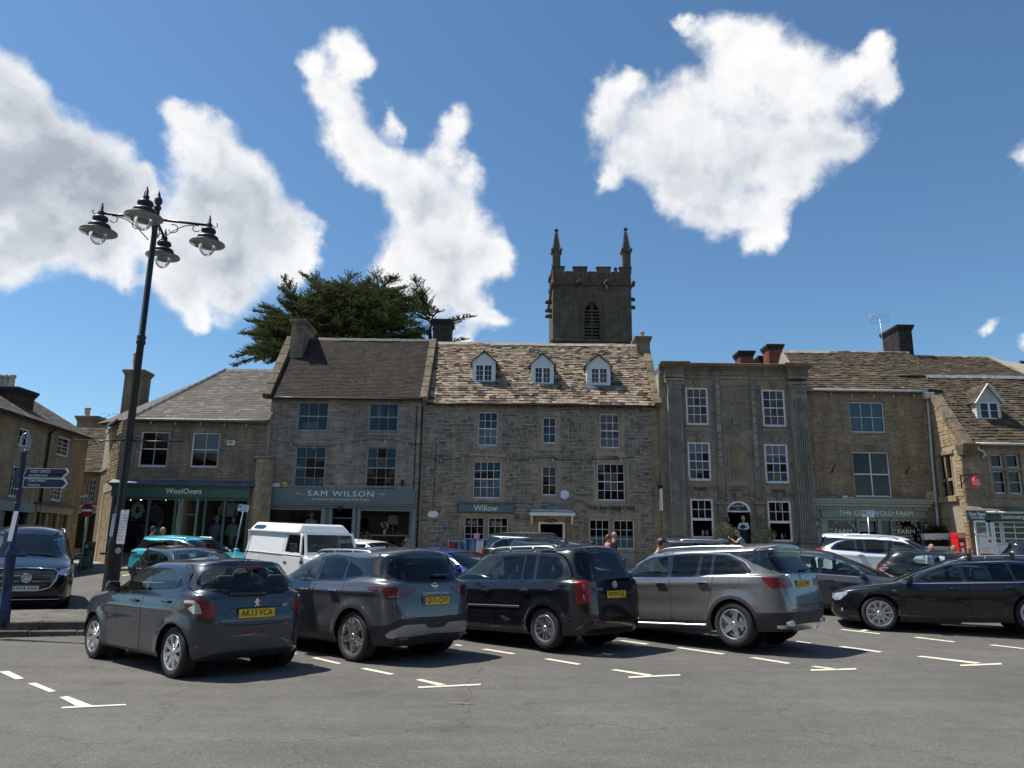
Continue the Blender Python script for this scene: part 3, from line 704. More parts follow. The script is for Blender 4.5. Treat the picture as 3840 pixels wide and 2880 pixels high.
MPV=spec(w=.895,r=.317,wb=2.678,track=1.545,tw=.215,rings=[(.22,2.030,-2.080,.84,4,4.2),(.32,2.120,-2.150,.875,4,4.4),(.50,2.200,-2.185,.893,3.6,4.6),(.70,2.200,-2.175,.896,3.6,4.8),(.86,2.080,-2.160,.893,3.8,5),(.96,1.720,-2.140,.885,5,5.5),(1.03,1.360,-2.130,.872,5,6),(1.08,1.200,-2.120,.85,5,6),(1.14,1.060,-2.095,.83,5,6),(1.36,0.620,-1.990,.765,5,5.8),(1.50,.42,-1.920,.715,4.5,5.2),(1.555,.26,-1.895,.67,4,5),(1.59,.0,-1.800,.60,3.5,4),(1.615,-0.500,-1.369,.40,2.6,2.8),(1.622,-0.850,-0.959,.03,2,2)],crown=[(.9,1.02,.035),(1.5,1.6,.02)],crease=[(.92,.012,.05,-1.9,1.6,0),(.52,.012,.03,-.85,1.0,.0)],flare=.02,dlo=[(1.10,1.075),(.62,1.36),(.30,1.47),(-.5,1.52),(-1.2,1.50),(-1.62,1.45),(-1.73,1.33),(-1.75,1.12),(-1.67,1.06),(0,1.06)],dlo_r=.016,wins=[([(.86,1.10),(.40,1.40),(-.10,1.465),(-.13,1.10)],M_GLS,.012),([(1.0,1.10),(.92,1.15),(.92,1.10)],M_GLS,.008),([(-.26,1.10),(-.26,1.475),(-.80,1.475),(-.80,1.10)],M_GLS,.012),([(-.86,1.10),(-.86,1.475),(-1.06,1.47),(-1.06,1.10)],M_GLP,.012),([(-1.17,1.12),(-1.17,1.455),(-1.54,1.42),(-1.65,1.32),(-1.67,1.15),(-1.60,1.11)],M_GLS,.02)],screen=[(0,1.13),(.74,1.13),(.69,1.33),(.60,1.49),(0,1.51)],rearwin=[(0,1.075),(.62,1.10),(.70,1.18),(.66,1.36),(.60,1.48),(0,1.50)],tail=[([(.62,.72),(.64,1.04),(.90,1.06),(.98,1.05),(1.02,.9),(1.0,.72)],M_TAIL,.012)],head=[([(.5,.74),(.85,.76),(1.25,.93),(.8,.92),(.55,.9)],M_LAMPC,.01)],nosepatch=[([(0,.40),(.5,.42),(.5,.55),(0,.55)],M_GLOSSBLK,.02)],gate=[(0,.52),(.58,.53),(.64,.62),(.64,1.05),(.74,1.12),(.66,1.52),(0,1.54)],doors=[[(.95,.30),(1.02,.7),(1.0,1.08),(.5,1.42),(-.18,1.56),(-.19,.30)],[(-.25,.30),(-.25,1.56),(-1.10,1.56),(-1.12,1.05),(-1.05,.82),(-.95,.62),(-.86,.42),(-.84,.30)]],bonnet=[(1.22,0),(1.22,.72),(1.6,.76),(1.98,.66),(2.1,.3),(2.1,0)],bz=.86,flap=None,sill=.26,belt=1.06,fx=(-1.9,1.95),dash=1.0,seath=1.36,seats=(-.15,-1.0),mir=(.92,.82,1.10),handles=((-.02,.90),(-.93,.91)),hm=M_GLOSSBLK,wheel=dict(rr=.212,design=('split',5,.3),m=M_ALLOY,mb=M_DKALLOY))
SUVG=spec(w=.915,r=.358,wb=2.829,track=1.60,tw=.235,arch=.05,rings=[(.25,2.150,-2.230,.84,4,4),(.36,2.220,-2.290,.89,4,4.2),(.56,2.280,-2.340,.914,3.6,4.3),(.80,2.280,-2.320,.917,3.4,4.6),(.98,2.200,-2.285,.914,3.6,5),(1.06,1.900,-2.270,.905,4,5.3),(1.12,1.420,-2.255,.89,5,5.6),(1.16,1.120,-2.240,.865,5,5.6),(1.21,0.980,-2.215,.84,5,5.6),(1.42,.66,-2.100,.775,5,5.4),(1.54,.42,-2.100,.735,4.5,5.4),(1.59,.22,-2.100,.69,4,5.4),(1.618,-.04,-1.960,.61,3.4,4),(1.636,-0.600,-1.400,.40,2.6,2.8),(1.642,-0.900,-1.014,.03,2,2)],crown=[(1.0,1.14,.04),(1.55,1.63,.018)],crease=[(1.02,.014,.06,-2,1.6,-.005),(.66,-.014,.12,-.9,1.0,0)],flare=.03,clad=.06,sill=.40,dlo=[(.96,1.135),(.50,1.41),(.22,1.50),(-.6,1.545),(-1.36,1.50),(-1.66,1.36),(-1.80,1.20),(-1.76,1.165),(-1.0,1.155),(-.8,1.12),(0,1.12)],dlo_r=.016,chrome=.018,wins=[([(.74,1.155),(.34,1.415),(-.12,1.48),(-.16,1.15)],M_GLS,.012),([(-.26,1.15),(-.26,1.49),(-.80,1.49),(-.72,1.15)],M_GLP,.012),([(-.84,1.17),(-.86,1.49),(-1.04,1.485),(-1.0,1.18)],M_GLP,.01),([(-1.10,1.19),(-1.12,1.475),(-1.28,1.46),(-1.56,1.34),(-1.69,1.20)],M_GLP,.016)],screen=[(0,1.21),(.73,1.21),(.68,1.4),(.60,1.53),(0,1.55)],rearblack=[(0,1.17),(.62,1.20),(.72,1.26),(.74,1.34),(.72,1.52),(0,1.535)],rearwin=[(0,1.185),(.60,1.21),(.62,1.26),(.60,1.49),(0,1.505)],tail=[([(.44,.98),(.46,1.07),(.80,1.085),(1.14,1.10),(1.10,1.03),(.98,.955),(.70,.95)],M_TAIL,.01)],head=[([(.5,.9),(.9,.92),(1.25,1.04),(.8,1.06),(.55,1.04)],M_LAMPC,.01)],nosepatch=[([(0,.6),(.5,.62),(.48,.98),(0,.98)],M_GLOSSBLK,.02)],tailpatch=[([(0,.54),(.55,.55),(1.6,.54),(1.6,.36),(0,.36)],M_BLKPL,.005,'bumper_trim'),([(0,.40),(.50,.40),(.62,.42),(.95,.50),(.95,.36),(.9,.31),(.5,.30),(.42,.26),(0,.26)],M_SATIN,.008,'skid_plate'),([(0,.365),(.42,.37),(.36,.24),(0,.24)],M_BLKPL,.008,'diffuser')],gate=[(0,.69),(.56,.70),(.64,.82),(.70,1.2),(.70,1.50),(.66,1.55),(0,1.56)],doors=[[(1.03,.43),(1.06,.8),(.98,1.14),(.46,1.47),(-.18,1.58),(-.20,.43)],[(-.26,.43),(-.26,1.58),(-1.04,1.57),(-1.06,1.1),(-1.02,.86),(-.92,.62),(-.92,.43)]],bonnet=[(1.14,0),(1.14,.76),(1.6,.8),(2.05,.7),(2.15,.4),(2.15,0)],bz=.96,flap=(-1.50,1.035,.085),belt=1.12,fx=(-1.85,2.1),dash=1.0,seath=1.43,mir=(.88,.86,1.16),handles=((-.04,1.03),(-.90,1.035)),hm=M_CHROME,wheel=dict(rr=.242,design=('star',5,.628),m=M_ALLOY,mb=M_DKALLOY))
EST=spec(w=.925,r=.336,wb=2.737,track=1.585,tw=.235,rings=[(.17,2.000,-2.330,.82,4,4),(.28,2.200,-2.480,.89,3.6,4),(.48,2.270,-2.540,.922,3.0,4),(.62,2.260,-2.540,.926,3.0,4),(.76,2.200,-2.520,.926,3.2,4.2),(.84,1.980,-2.500,.92,4,4.4),(.92,1.480,-2.480,.91,5,4.8),(.96,1.140,-2.460,.885,5,5),(1.00,0.980,-2.440,.855,5,5),(1.18,0.520,-2.280,.785,4.5,5),(1.34,0.060,-2.160,.72,4,4.6),(1.40,-0.140,-2.100,.675,3.8,4.4),(1.44,-0.380,-1.930,.60,3.2,3.6),(1.468,-0.750,-1.457,.40,2.6,2.8),(1.475,-1.050,-1.145,.03,2,2)],crown=[(.78,.95,.04),(1.38,1.46,.018)],crease=[(.80,.016,.05,-2.2,1.7,.0),(.42,-.012,.09,-.8,.9,0),(.5,.01,.04,-.7,.9,.2)],flare=.022,dlo=[(.86,.95),(.42,1.17),(.0,1.315),(-.35,1.355),(-1.1,1.37),(-1.7,1.31),(-2.0,1.17),(-2.02,1.10),(-1.5,1.0),(-1.2,.96),(0,.95)],dlo_r=.016,chrome=.014,wins=[([(.62,.985),(.12,1.25),(-.16,1.31),(-.20,.98)],M_GLS,.012),([(-.30,.985),(-.30,1.325),(-1.02,1.32),(-1.10,.99)],M_GLS,.012),([(-1.17,1.0),(-1.10,1.31),(-1.6,1.27),(-1.86,1.15),(-1.8,1.08)],M_GLP,.012)],screen=[(0,1.0),(.75,1.0),(.68,1.2),(.59,1.34),(0,1.36)],rearwin=[(0,1.02),(.66,1.04),(.60,1.3),(0,1.32)],tail=[([(.45,.82),(.46,.95),(1.2,.95),(1.1,.86),(.8,.80)],M_TAIL,.01)],head=[([(.58,.66),(.80,.60),(.96,.63),(1.10,.73),(1.06,.77),(.85,.755),(.62,.73)],M_LAMPC,.008)],nosepatch=[([(0,.50),(.46,.52),(.52,.68),(0,.70)],M_GLOSSBLK,.015),([(.62,.34),(.92,.36),(.90,.44),(.66,.46)],M_BLKPL,.012),([(0,.22),(.5,.24),(.48,.36),(0,.36)],M_BLKPL,.01)],gate=[(0,.62),(.66,.64),(.72,1.0),(.62,1.36),(0,1.38)],doors=[[(.92,.27),(.98,.6),(.95,.93),(.5,1.2),(0,1.35),(-.26,1.40),(-.27,.27)],[(-.33,.27),(-.33,1.41),(-1.14,1.41),(-1.22,.96),(-1.10,.76),(-.98,.6),(-.90,.4),(-.86,.27)]],bonnet=[(1.0,0),(1.0,.78),(1.5,.82),(2.05,.70),(2.25,.35),(2.25,0)],bz=.70,flap=None,sill=.225,belt=.95,fx=(-2.2,2.1),dash=.85,seath=1.28,seats=(-.25,-1.15),mir=(.76,.86,.985),handles=((-.02,.82),(-1.0,.84)),wheel=dict(rr=.248,design=('thin',10,.1),m=M_ALLOY,mb=mat('wheel_shadow')))
VAN=spec(w=.965,r=.345,wb=3.20,track=1.67,tw=.225,rings=[(.20,2.35,-2.0,.85,5,5),(.34,2.48,-2.08,.94,4,5),(.55,2.53,-2.11,.965,3.4,5),(.80,2.51,-2.11,.965,3.6,5.5),(.98,2.42,-2.10,.962,4,6),(1.06,2.2,-2.09,.955,5,6),(1.12,1.95,-2.09,.945,5,6),(1.18,1.72,-2.08,.93,5,6),(1.24,1.56,-2.07,.915,5,6),(1.48,1.14,-2.04,.86,5,6),(1.72,.70,-2.0,.80,4.6,6),(1.81,.48,-1.97,.76,4,5),(1.86,.2,-1.85,.68,3.4,4),(1.89,-.3,-1.4,.46,2.6,2.8),(1.90,-.6,-.9,.03,2,2)],crown=[(1.0,1.18,.05),(1.75,1.87,.02)],crease=[(.95,.012,.05,-1.9,1.8,0)],flare=.02,dlo=[(1.55,1.20),(1.1,1.5),(.8,1.66),(.4,1.72),(-1.7,1.74),(-1.85,1.68),(-1.88,1.2),(-1.8,1.15),(.6,1.15)],dlo_r=.016,wins=[([(1.2,1.2),(.85,1.56),(.55,1.66),(.52,1.2)],M_GLS,.012),([(.42,1.2),(.42,1.68),(-.7,1.68),(-.7,1.2)],M_GLP,.02),([(-.8,1.2),(-.8,1.68),(-1.76,1.66),(-1.78,1.2)],M_GLP,.02)],screen=[(0,1.25),(.80,1.25),(.76,1.5),(.68,1.70),(0,1.72)],rearwin=[(0,1.2),(.75,1.2),(.7,1.6),(0,1.6)],tail=[([(.8,.8),(.8,1.3),(1.0,1.3),(1.0,.8)],M_TAIL,.01)],head=[([(.62,.88),(.86,.84),(1.05,.88),(1.32,1.05),(1.28,1.09),(.9,.99),(.66,.96)],M_LAMPC,.012)],nosepatch=[([(0,.50),(.30,.52),(.46,.58),(.56,.72),(.58,.90),(.50,.95),(0,.96)],M_GLOSSBLK,.02),([(.68,.42),(.88,.46),(.96,.68),(.90,.72),(.74,.56)],M_BLKPL,.01)],gate=None,doors=[[(1.1,.35),(1.15,.9),(1.4,1.2),(1.0,1.6),(.48,1.78),(.46,.35)]],bonnet=[(1.7,0),(1.7,.84),(2.0,.86),(2.3,.75),(2.4,.4),(2.4,0)],bz=1.0,flap=None,sill=.26,belt=1.17,fx=(-2.0,2.3),dash=1.45,seath=1.5,seats=(.35,-.7),mir=(1.28,.93,1.22),handles=((.6,1.0),),wheel=dict(rr=.25,design=('five',5,.1),m=M_ALLOY,mb=M_DKALLOY))
def variant(S,sx=1.,sz=1.,sy=1.,z0=.45,**kw):
 """scaled copy of a shape: everything above z0 scales by sz, length by sx, width by sy"""
 def fz(z):return z if z<z0 else z0+(z-z0)*sz
 T=dict(S);wb=S['wb']*sx
 T['wb']=wb;T['w']=S['w']*sy;T['track']=S['track']*sy
 T['rings']=[(fz(a),b*sx,c*sx,d*sy,e,f)for a,b,c,d,e,f in S['rings']]
 T['crown']=[(fz(a),fz(b),h)for a,b,h in S['crown']];T['crease']=[(fz(a),b,c,d*sx,e*sx,f)for a,b,c,d,e,f in S['crease']]
 P=lambda poly:[(x*sx,fz(z))for x,z in poly];Q=lambda poly:[(y*sy,fz(z))for y,z in poly]
 T['dlo']=P(S['dlo']);T['wins']=[(P(a[0]),)+tuple(a[1:])for a in S['wins']]
 for k in('screen','rearwin','rearblack','gate'):
  if S.get(k):T[k]=Q(S[k])
 for k in('tail','head','nosepatch','tailpatch'):
  if S.get(k):T[k]=[(Q(a[0]),)+tuple(a[1:])for a in S[k]]
 T['doors']=[P(a)for a in S['doors']]
 if S.get('bonnet'):T['bonnet']=[(x*sx,y*sy)for x,y in S['bonnet']];T['bz']=fz(S['bz'])
 if S.get('flap'):T['flap']=(S['flap'][0]*sx,fz(S['flap'][1]),S['flap'][2])
 T['belt']=fz(S['belt']);T['dash']=S['dash']*sx;T['seath']=fz(S['seath']);T['fx']=(S['fx'][0]*sx,S['fx'][1]*sx)
 T['mir']=(S['mir'][0]*sx,S['mir'][1]*sy,fz(S['mir'][2]));T['handles']=[(x*sx,fz(z))for x,z in S['handles']]
 if S.get('sill'):T['sill']=S['sill']
 T.update(kw);return T
def place(px,h,lx,ly,X=None):
 """ground spot of a car whose point (lx,ly) touches the ground at photo pixel px"""
 p=gpt(*px);c,s=math.cos(R(h)),math.sin(R(h))
 x,y=p.x-(lx*c-ly*s),p.y-(lx*s+ly*c)
 return(x,y,ground_z(x,y))
def tiltof(loc,h,wb):
 c,s=math.cos(R(h)),math.sin(R(h));e=1.3
 dzx=(ground_z(loc[0]+e*c,loc[1]+e*s)-ground_z(loc[0]-e*c,loc[1]-e*s))/(2*e)
 dzy=(ground_z(loc[0]-.8*s,loc[1]+.8*c)-ground_z(loc[0]+.8*s,loc[1]-.8*c))/1.6
 return(-math.atan(dzx),math.atan(dzy))
def crop(ox,oy,s):return lambda x,y:(ox+x*s,oy+y*s)
K1=crop(0,1260,.54259);K2=crop(900,1200,.57887);K3=crop(1550,1200,.5787);K4=crop(2400,1200,.57887);K5=crop(2900,1160,.60295)
D1=crop(0,1900,.54249);D2=crop(1000,1900,.45208);D3=crop(1650,1900,.45213);D4=crop(2300,1900,.45203);D5=crop(2950,1900,.45201)
KT=crop(1950,800,.3616);KL=crop(250,600,.42194);KA=crop(0,1600,.33755);KR=crop(3400,1250,.27127);KN=crop(3300,1750,.24714);KM=crop(2600,1820,.18083)
# ---- the cars
GRP='parked cars in the market square'
def put(S,name,label,cat,paint,px,h,corner,**k):
 wb,tk=S['wb']/2,S['track']/2+S.get('tw',.2)/2
 lx,ly={'RL':(-wb,tk),'RR':(-wb,-tk),'FL':(wb,tk),'FR':(wb,-tk)}[corner]
 loc=place(px,h,lx,ly)
 return build_car(S,name,label,cat,paint,loc,R(h),GRP,pitch=tiltof(loc,h,S['wb']),**k)
def put_xy(S,name,label,cat,paint,x,y,h,**k):
 loc=(x,y,ground_z(x,y));return build_car(S,name,label,cat,paint,loc,R(h),GRP,pitch=tiltof(loc,h,S['wb']),**k)
PG=carpaint('paint_slate',(.036,.043,.058),.5,.30,.4)
HATCH1=variant(HATCH,.955,1.,.98,mirm=M_GLOSSBLK)
o,sh=put(HATCH1,'hatchback_car','dusty dark grey hatchback with large red boomerang tail lights, leftmost of the front row','car',PG,D1(1165,1187),139.5,'RL')
tx=tail_x(sh,.0,.90);emblem(o,'lion',tx-.012,0,.905,-1,.055)
plate(o,'AK13 VCA',tail_x(sh,0,.77)-.014,.775,-1)
rc=MB();rc.box(tail_x(sh,0,.79)-.004,tail_x(sh,0,.79)+.02,-.36,.36,.845,.852);rc.build('plate_recess',M_BLKPL,o)
text('208',frameM((tail_x(sh,.42,.86)-.012,-.42,.86),(0,-1,0),(0,0,1),(-1,0,0)),M_CHROME,o,.05,'badge',depth=.003)
mb=MB();x=tail_x(sh,.0,.55);mb.box(x-.008,x+.02,-.16,.16,.535,.565);mb.build('fog_light',M_TAIL,o,bevel=.008)
mb=MB();mb.box(-1.535,-1.48,-.17,.17,1.345,1.365);mb.build('brake_light',M_TAIL,o,bevel=.005)
mb=MB();xw=tail_x(sh,0,1.02);mb.bar((xw-.03,-.1,1.01),(xw-.03,.36,1.02),.03,.03);mb.ball((xw-.02,-.12,1.01),.03,8,6,(.8,1.6,.7));mb.build('rear_wiper',M_BLKPL,o)
mb=MB();mb.tube([(-1.30,0,1.415),(-1.34,0,1.46),(-1.50,0,1.82)],[.012,.006,.003],6);mb.ball((-1.30,0,1.415),.03,8,5);mb.build('aerial',M_BLKPL,o)
PQ=carpaint('paint_gunmetal',(.095,.097,.106),.45,.28,.15)
SUVQ1=dict(SUVQ,mirm=M_GLOSSBLK)
o,sh=put(SUVQ1,'crossover_car','gunmetal crossover with smoked tail lamps and pale bumper insert, second in the front row','car',PQ,D2(690,1288),138.5,'RL')
plate(o,'GF71 CVY',tail_x(sh,0,.86)-.016,.865,-1,band=True)
emblem(o,'ring_bar',tail_x(sh,0,1.08)-.012,0,1.075,-1,.052)
text('QASHQAI',frameM((tail_x(sh,0,.96)-.016,0,.975),(0,-1,0),(0,0,1),(-1,0,0)),M_CHROME,o,.045,'badge',width=.52,depth=.003)
x=tail_x(sh,.5,.35)
for sg in(1,-1):mb=MB();mb.box(x-.015,x+.05,sg*.60-.09,sg*.60+.09,.345,.37);mb.build('reflector',M_TAILDK,o)
rail(o,-1.35,.10,.61,.028,lambda t:1.555-.03*(t+.5)**2,M_SATIN,.017)
mb=MB();xw=tail_x(sh,0,1.22);mb.box(xw-.05,xw-.01,-.34,.0,1.215,1.25);mb.build('rear_wiper',M_GLOSSBLK,o,bevel=.01)
mb=MB();mb.add([(-1.36,-.03,1.58),(-1.36,.03,1.58),(-1.16,.015,1.585),(-1.16,-.015,1.585),(-1.38,0,1.655)],[(0,1,4),(1,2,4),(2,3,4),(3,0,4)]);mb.build('roof_fin',PQ,o)
PT=carpaint('paint_black_blue',(.004,.005,.009),.1,.3,.25)
o,sh=put(MPV,'people_carrier','black people carrier with silver roof rails and scraped sill, third in the front row','car',PT,D3(865,1213),136.5,'RL')
plate(o,'WP09 FLK',tail_x(sh,0,.83)-.014,.845,-1)
emblem(o,'vw',tail_x(sh,0,1.0)-.012,0,1.0,-1,.062)
text('TOURAN',frameM((tail_x(sh,.45,.93)-.014,.47,.935),(0,-1,0),(0,0,1),(-1,0,0)),M_CHROME,o,.05,'badge',depth=.003,bold=.001)
text('TDI',frameM((tail_x(sh,.5,.93)-.014,-.52,.95),(0,-1,0),(0,0,1),(-1,0,0)),M_CHROME,o,.04,'badge',depth=.003)
rail(o,-1.45,.15,.64,.055,lambda t:1.575-.02*(t+.6)**2,M_SATIN,.020)
for sg in(1,-1):
 yy=side_y(sh,.3,.66);mb=MB();mb.box(-.82,.95,sg*(yy+.004)-.013,sg*(yy+.004)+.013,.625,.665);mb.build('rubbing_strip',M_BLKPL,o,bevel=.008)
 for zz in(.80,.97):mb=MB();mb.ball((tail_x(sh,.74,zz)+.004,sg*.735,zz),.055,14,8,(.25,1,1));mb.build('lamp_lens',mat('pink_lens',(.30,.03,.04),.12,coat=1.),o)
 mb=MB();x=tail_x(sh,.5,.42);mb.box(x-.012,x+.03,sg*.5-.16,sg*.5+.16,.40,.425);mb.build('reflector',M_TAILDK,o)
mb=MB();mb.box(-1.915,-1.88,-.2,.2,1.525,1.545);mb.build('brake_light',M_TAILDK,o)
mb=MB();mb.tube([(-1.2,0,1.60),(-1.23,0,1.68)],[.02,.012],8);mb.build('aerial',M_BLKPL,o)
rs=random.Random(4);mb=MB()
for k in range(16):
 z=.30+.025*k;x=-1.34+math.sqrt(max(.01,.385**2-(z-.32)**2))+.01+rs.uniform(0,.03);yy=side_y(sh,x+.03,z)+.006
 mb.add([(x,yy,z-.013),(x+rs.uniform(.002,.022),yy+.002,z-.018),(x+rs.uniform(.004,.03),yy+.002,z+.014),(x-.004,yy,z+.013)],[(0,1,2,3)])
for k in range(6):
 x=-.45-.03*k;yy=side_y(sh,x,.47)+.004;mb.add([(x,yy,.50-.012*k),(x+.10,yy,.475-.012*k),(x+.10,yy,.470-.012*k),(x,yy,.494-.012*k)],[(0,1,2,3)])
mb.build('scrape',mat('bare_scrape',(.11,.10,.095),.8,var=.5,vscale=60),o)
PS=carpaint('paint_mountain_grey',(.165,.162,.160),.42,.27,.08)
o,sh=put(SUVG,'suv','polished mid grey suv with chrome window line, fourth car of the front row','car',PS,D4(1010,1215),135.5,'RL')
plate(o,'LR22 PPV',tail_x(sh,0,.99)-.014,.985,-1)
emblem(o,'star',tail_x(sh,0,1.12)-.012,0,1.105,-1,.05)
text('GLB 200',frameM((tail_x(sh,.5,1.1)-.014,.50,1.135),(0,-1,0),(0,0,1),(-1,0,0)),M_CHROME,o,.055,'badge',width=.26,depth=.003)
rail(o,-1.70,.15,.66,.05,lambda t:1.60-.025*(t+.6)**2,M_SATIN,.019,posts=0)
mb=MB();xs=-2.04;mb.hexa([(xs-.09,-.60,1.55),(xs+.25,-.62,1.56),(xs+.25,.62,1.56),(xs-.09,.60,1.55),(xs-.08,-.59,1.575),(xs+.27,-.58,1.625),(xs+.27,.58,1.625),(xs-.08,.59,1.575)]);mb.build('spoiler',PS,o,bevel=.014)
for sg in(1,-1):
 mb=MB();x=tail_x(sh,.60,.38)
 ring=[(math.copysign(abs(math.cos(a))**.5,math.cos(a)),math.copysign(abs(math.sin(a))**.5,math.sin(a)))for a in np.linspace(0,2*math.pi,21)[:-1]]
 mb.add([(x-.02,sg*.60+a*.105,.385+b*.045)for a,b in ring]+[(x-.025,sg*.60+a*.08,.385+b*.026)for a,b in ring]+[(x+.03,sg*.60+a*.108,.385+b*.047)for a,b in ring],[(k,(k+1)%20,20+(k+1)%20,20+k)for k in range(20)]+[(40+k,40+(k+1)%20,(k+1)%20,k)for k in range(20)])
 mb.add([(x-.022,sg*.60+a*.08,.385+b*.026)for a,b in ring],[tuple(range(20))],1)
 mb.build('exhaust_tip',[M_SATIN,M_WELL],o)
 yy=side_y(sh,0,.34);mb=MB();mb.box(-.9,.95,sg*yy-.02,sg*yy+.02,.315,.345);mb.build('sill_trim',M_SATIN,o,bevel=.01)
 mb=MB();x=tail_x(sh,.4,.6);mb.box(x+.0,x+.03,sg*.50-.09,sg*.50+.09,.585,.60);mb.build('reflector',M_TAILDK,o)
mb=MB();xw=tail_x(sh,0,1.25);mb.bar((xw-.03,0,1.21),(xw-.03,-.3,1.23),.03,.025);mb.build('rear_wiper',M_GLOSSBLK,o)
PE=carpaint('paint_black',(.005,.006,.009),.1,.26,.25)
EST1=variant(EST,1.,.965)
o,sh=put(EST1,'estate_car','black estate car side on with chrome window line and roof bars, at the right edge','car',PE,D5(790,1037),160,'FL')
rail(o,-1.7,-.25,.60,.05,lambda t:1.40-.025*(t+.9)**2,M_SATIN,.017)
for xx in(-.45,-.62,-1.2):
 if xx==-.62:continue
 mb=MB();mb.box(xx-.03,xx+.03,-.60,.60,1.465,1.495)
 for sg in(1,-1):mb.box(xx-.04,xx+.04,sg*.60-.04,sg*.60+.04,1.385,1.525)
 mb.build('roof_bar',M_BLKPL,o,bevel=.008)
for sg in(1,-1):
 yy=side_y(sh,.98,.74);mb=MB();mb.box(1.0,1.09,sg*yy-.004,sg*yy+.005,.775,.80);mb.build('badge',M_CHROME,o)
 mb=MB();x=nose_x(sh,.75,.40);mb.ball((x-.0,sg*.745,.40),.045,12,6,(.5,1,1));mb.build('fog_light',M_LAMPC,o)
VAN2=variant(VAN,1.,.955)
o,sh=put_xy(VAN2,'large_people_carrier','large glossy black people carrier facing the square, cut by the left edge','van',carpaint('paint_obsidian',(.004,.005,.010),.1,.22,.1),-12.15,19.4,-57)
plate(o,'KW24 XXA',nose_x(sh,0,.56)+.02,.545,1,yellow=False)
emblem(o,'star',nose_x(sh,0,.76)+.02,0,.765,1,.105)
mb=MB();xg=nose_x(sh,0,.75)
for zz in(.70,.82):
 for sg in(1,-1):mb.bar((xg+.012,sg*.12,zz),(nose_x(sh,.5,zz)+.012,sg*.52,zz+.005),.012,.014)
mb.build('grille_bar',M_CHROME,o)
mb=MB()
for i in range(-11,12):
 for j in range(8):
  y,z=i*.047+(j%2)*.023,.585+j*.046
  if abs(y)<.55-(.0 if z>.66 else .14)and math.hypot(y,z-.765)>.13:mb.ball((nose_x(sh,abs(y),z)+.002,y,z),.007,6,4)
mb.build('grille_studs',M_CHROME,o)
mb=MB();pts=[(0,.50),(.30,.505),(.47,.565),(.57,.72),(.60,.90),(.52,.965),(0,.985)]
for sg in(1,-1):mb.tube([(nose_x(sh,y,z)+.012,sg*y,z)for y,z in pts],.012,6)
mb.tube([(nose_x(sh,abs(y),.30)+.012,y,.30)for y in np.linspace(-.85,.85,9)],.010,6)
mb.build('grille_frame',M_CHROME,o)
rail(o,-1.6,.5,.72,.06,lambda t:1.755-.015*(t+.6)**2,M_SATIN,.018)
mb=MB()
for sg in(0,):mb.bar((1.64,.62,1.22),(1.56,-.05,1.26),.02,.02);mb.bar((1.66,-.05,1.22),(1.58,-.70,1.26),.02,.02)
mb.build('wiper',M_BLKPL,o)
mb=MB();mb.box(.0,.1,0,.13,0,.005);M=frameM((.90,.46,1.54),(0,1,0),(-.75,0,.66),(.66,0,.75));mb2=MB();mb2.box(0,.14,0,.075,.004,.008);mb2.xf(M);mb2.build('windscreen_sticker',mat('sticker_blue',(.05,.35,.62),.4),o)
# ---- second and third rows
HD=-43
o,sh=put_xy(variant(HATCH,.98,1.0),'hatchback_car','small black hatchback behind the dusty hatchback, its windscreen mirroring the turquoise car','car',carpaint('paint_black2',(.008,.008,.010),.1,.3,.2),-7.15,17.6,HD,detail=False)
TEAL=carpaint('paint_turquoise',(.05,.42,.52),.25,.3,.05)
o,sh=put_xy(variant(SUVQ,1.0,.92),'crossover_car','bright turquoise crossover with red tail light in front of the green clothes shop','car',TEAL,-10.1,25.0,-18,detail=False)
rail(o,-1.35,.05,.61,.02,lambda t:1.475-.03*(t+.5)**2,M_SATIN,.015)
mb=MB();mb.add([(-1.36,-.03,1.47),(-1.36,.03,1.47),(-1.16,.015,1.49),(-1.16,-.015,1.49),(-1.38,0,1.56)],[(0,1,4),(1,2,4),(2,3,4),(3,0,4)]);mb.build('roof_fin',TEAL,o)
o,sh=put_xy(variant(HATCH,1.05,1.0),'hatchback_car','white hatchback half hidden behind the white off-roader','car',carpaint('paint_white',(.75,.76,.75),0.,.3,.05),-4.25,24.6,-30,detail=False)
BL=carpaint('paint_blue',(.018,.035,.16),.4,.28,.1)
o,sh=put_xy(variant(HATCH,1.1,.93),'hatchback_car','blue hatchback between the crossover and the people carrier','car',BL,-1.2,19.6,HD,detail=False)
DG=carpaint('paint_dark_green',(.010,.026,.028),.4,.3,.1)
o,sh=put_xy(variant(SUVG,.93,.96),'suv','dark green suv with black roof rails below the white door canopy','car',DG,1.2,26.2,-28,detail=False)
rail(o,-1.50,.15,.66,.05,lambda t:1.60-.025*(t+.6)**2,M_BLKPL,.019)
BK=carpaint('paint_black3',(.005,.007,.012),.1,.26,.1)
o,sh=put_xy(variant(SUVQ,1.06,1.0),'suv','black suv with black roof rails and large windscreen behind the people carrier','car',BK,1.75,19.9,HD,detail=False)
rail(o,-1.45,.10,.61,.035,lambda t:1.565-.03*(t+.5)**2,M_GLOSSBLK,.02)
GY=carpaint('paint_grey3',(.07,.075,.085),.5,.3,.1)
o,sh=put_xy(variant(SUVQ,1.0,.9),'crossover_car','grey crossover whose roof shows before the wine bar door','car',GY,6.95,25.0,-24,detail=False)
rail(o,-1.35,.05,.61,.03,lambda t:1.45-.03*(t+.5)**2,M_SATIN,.016)
PP=carpaint('paint_indium',(.075,.078,.085),.6,.28,.15)
o,sh=put_xy(variant(EST,.98,.955,chrome=.012),'estate_car','grey estate car facing right with folded black mirror behind the polished suv','car',PP,8.0,18.9,-34)
WH=MATS['paint_white']
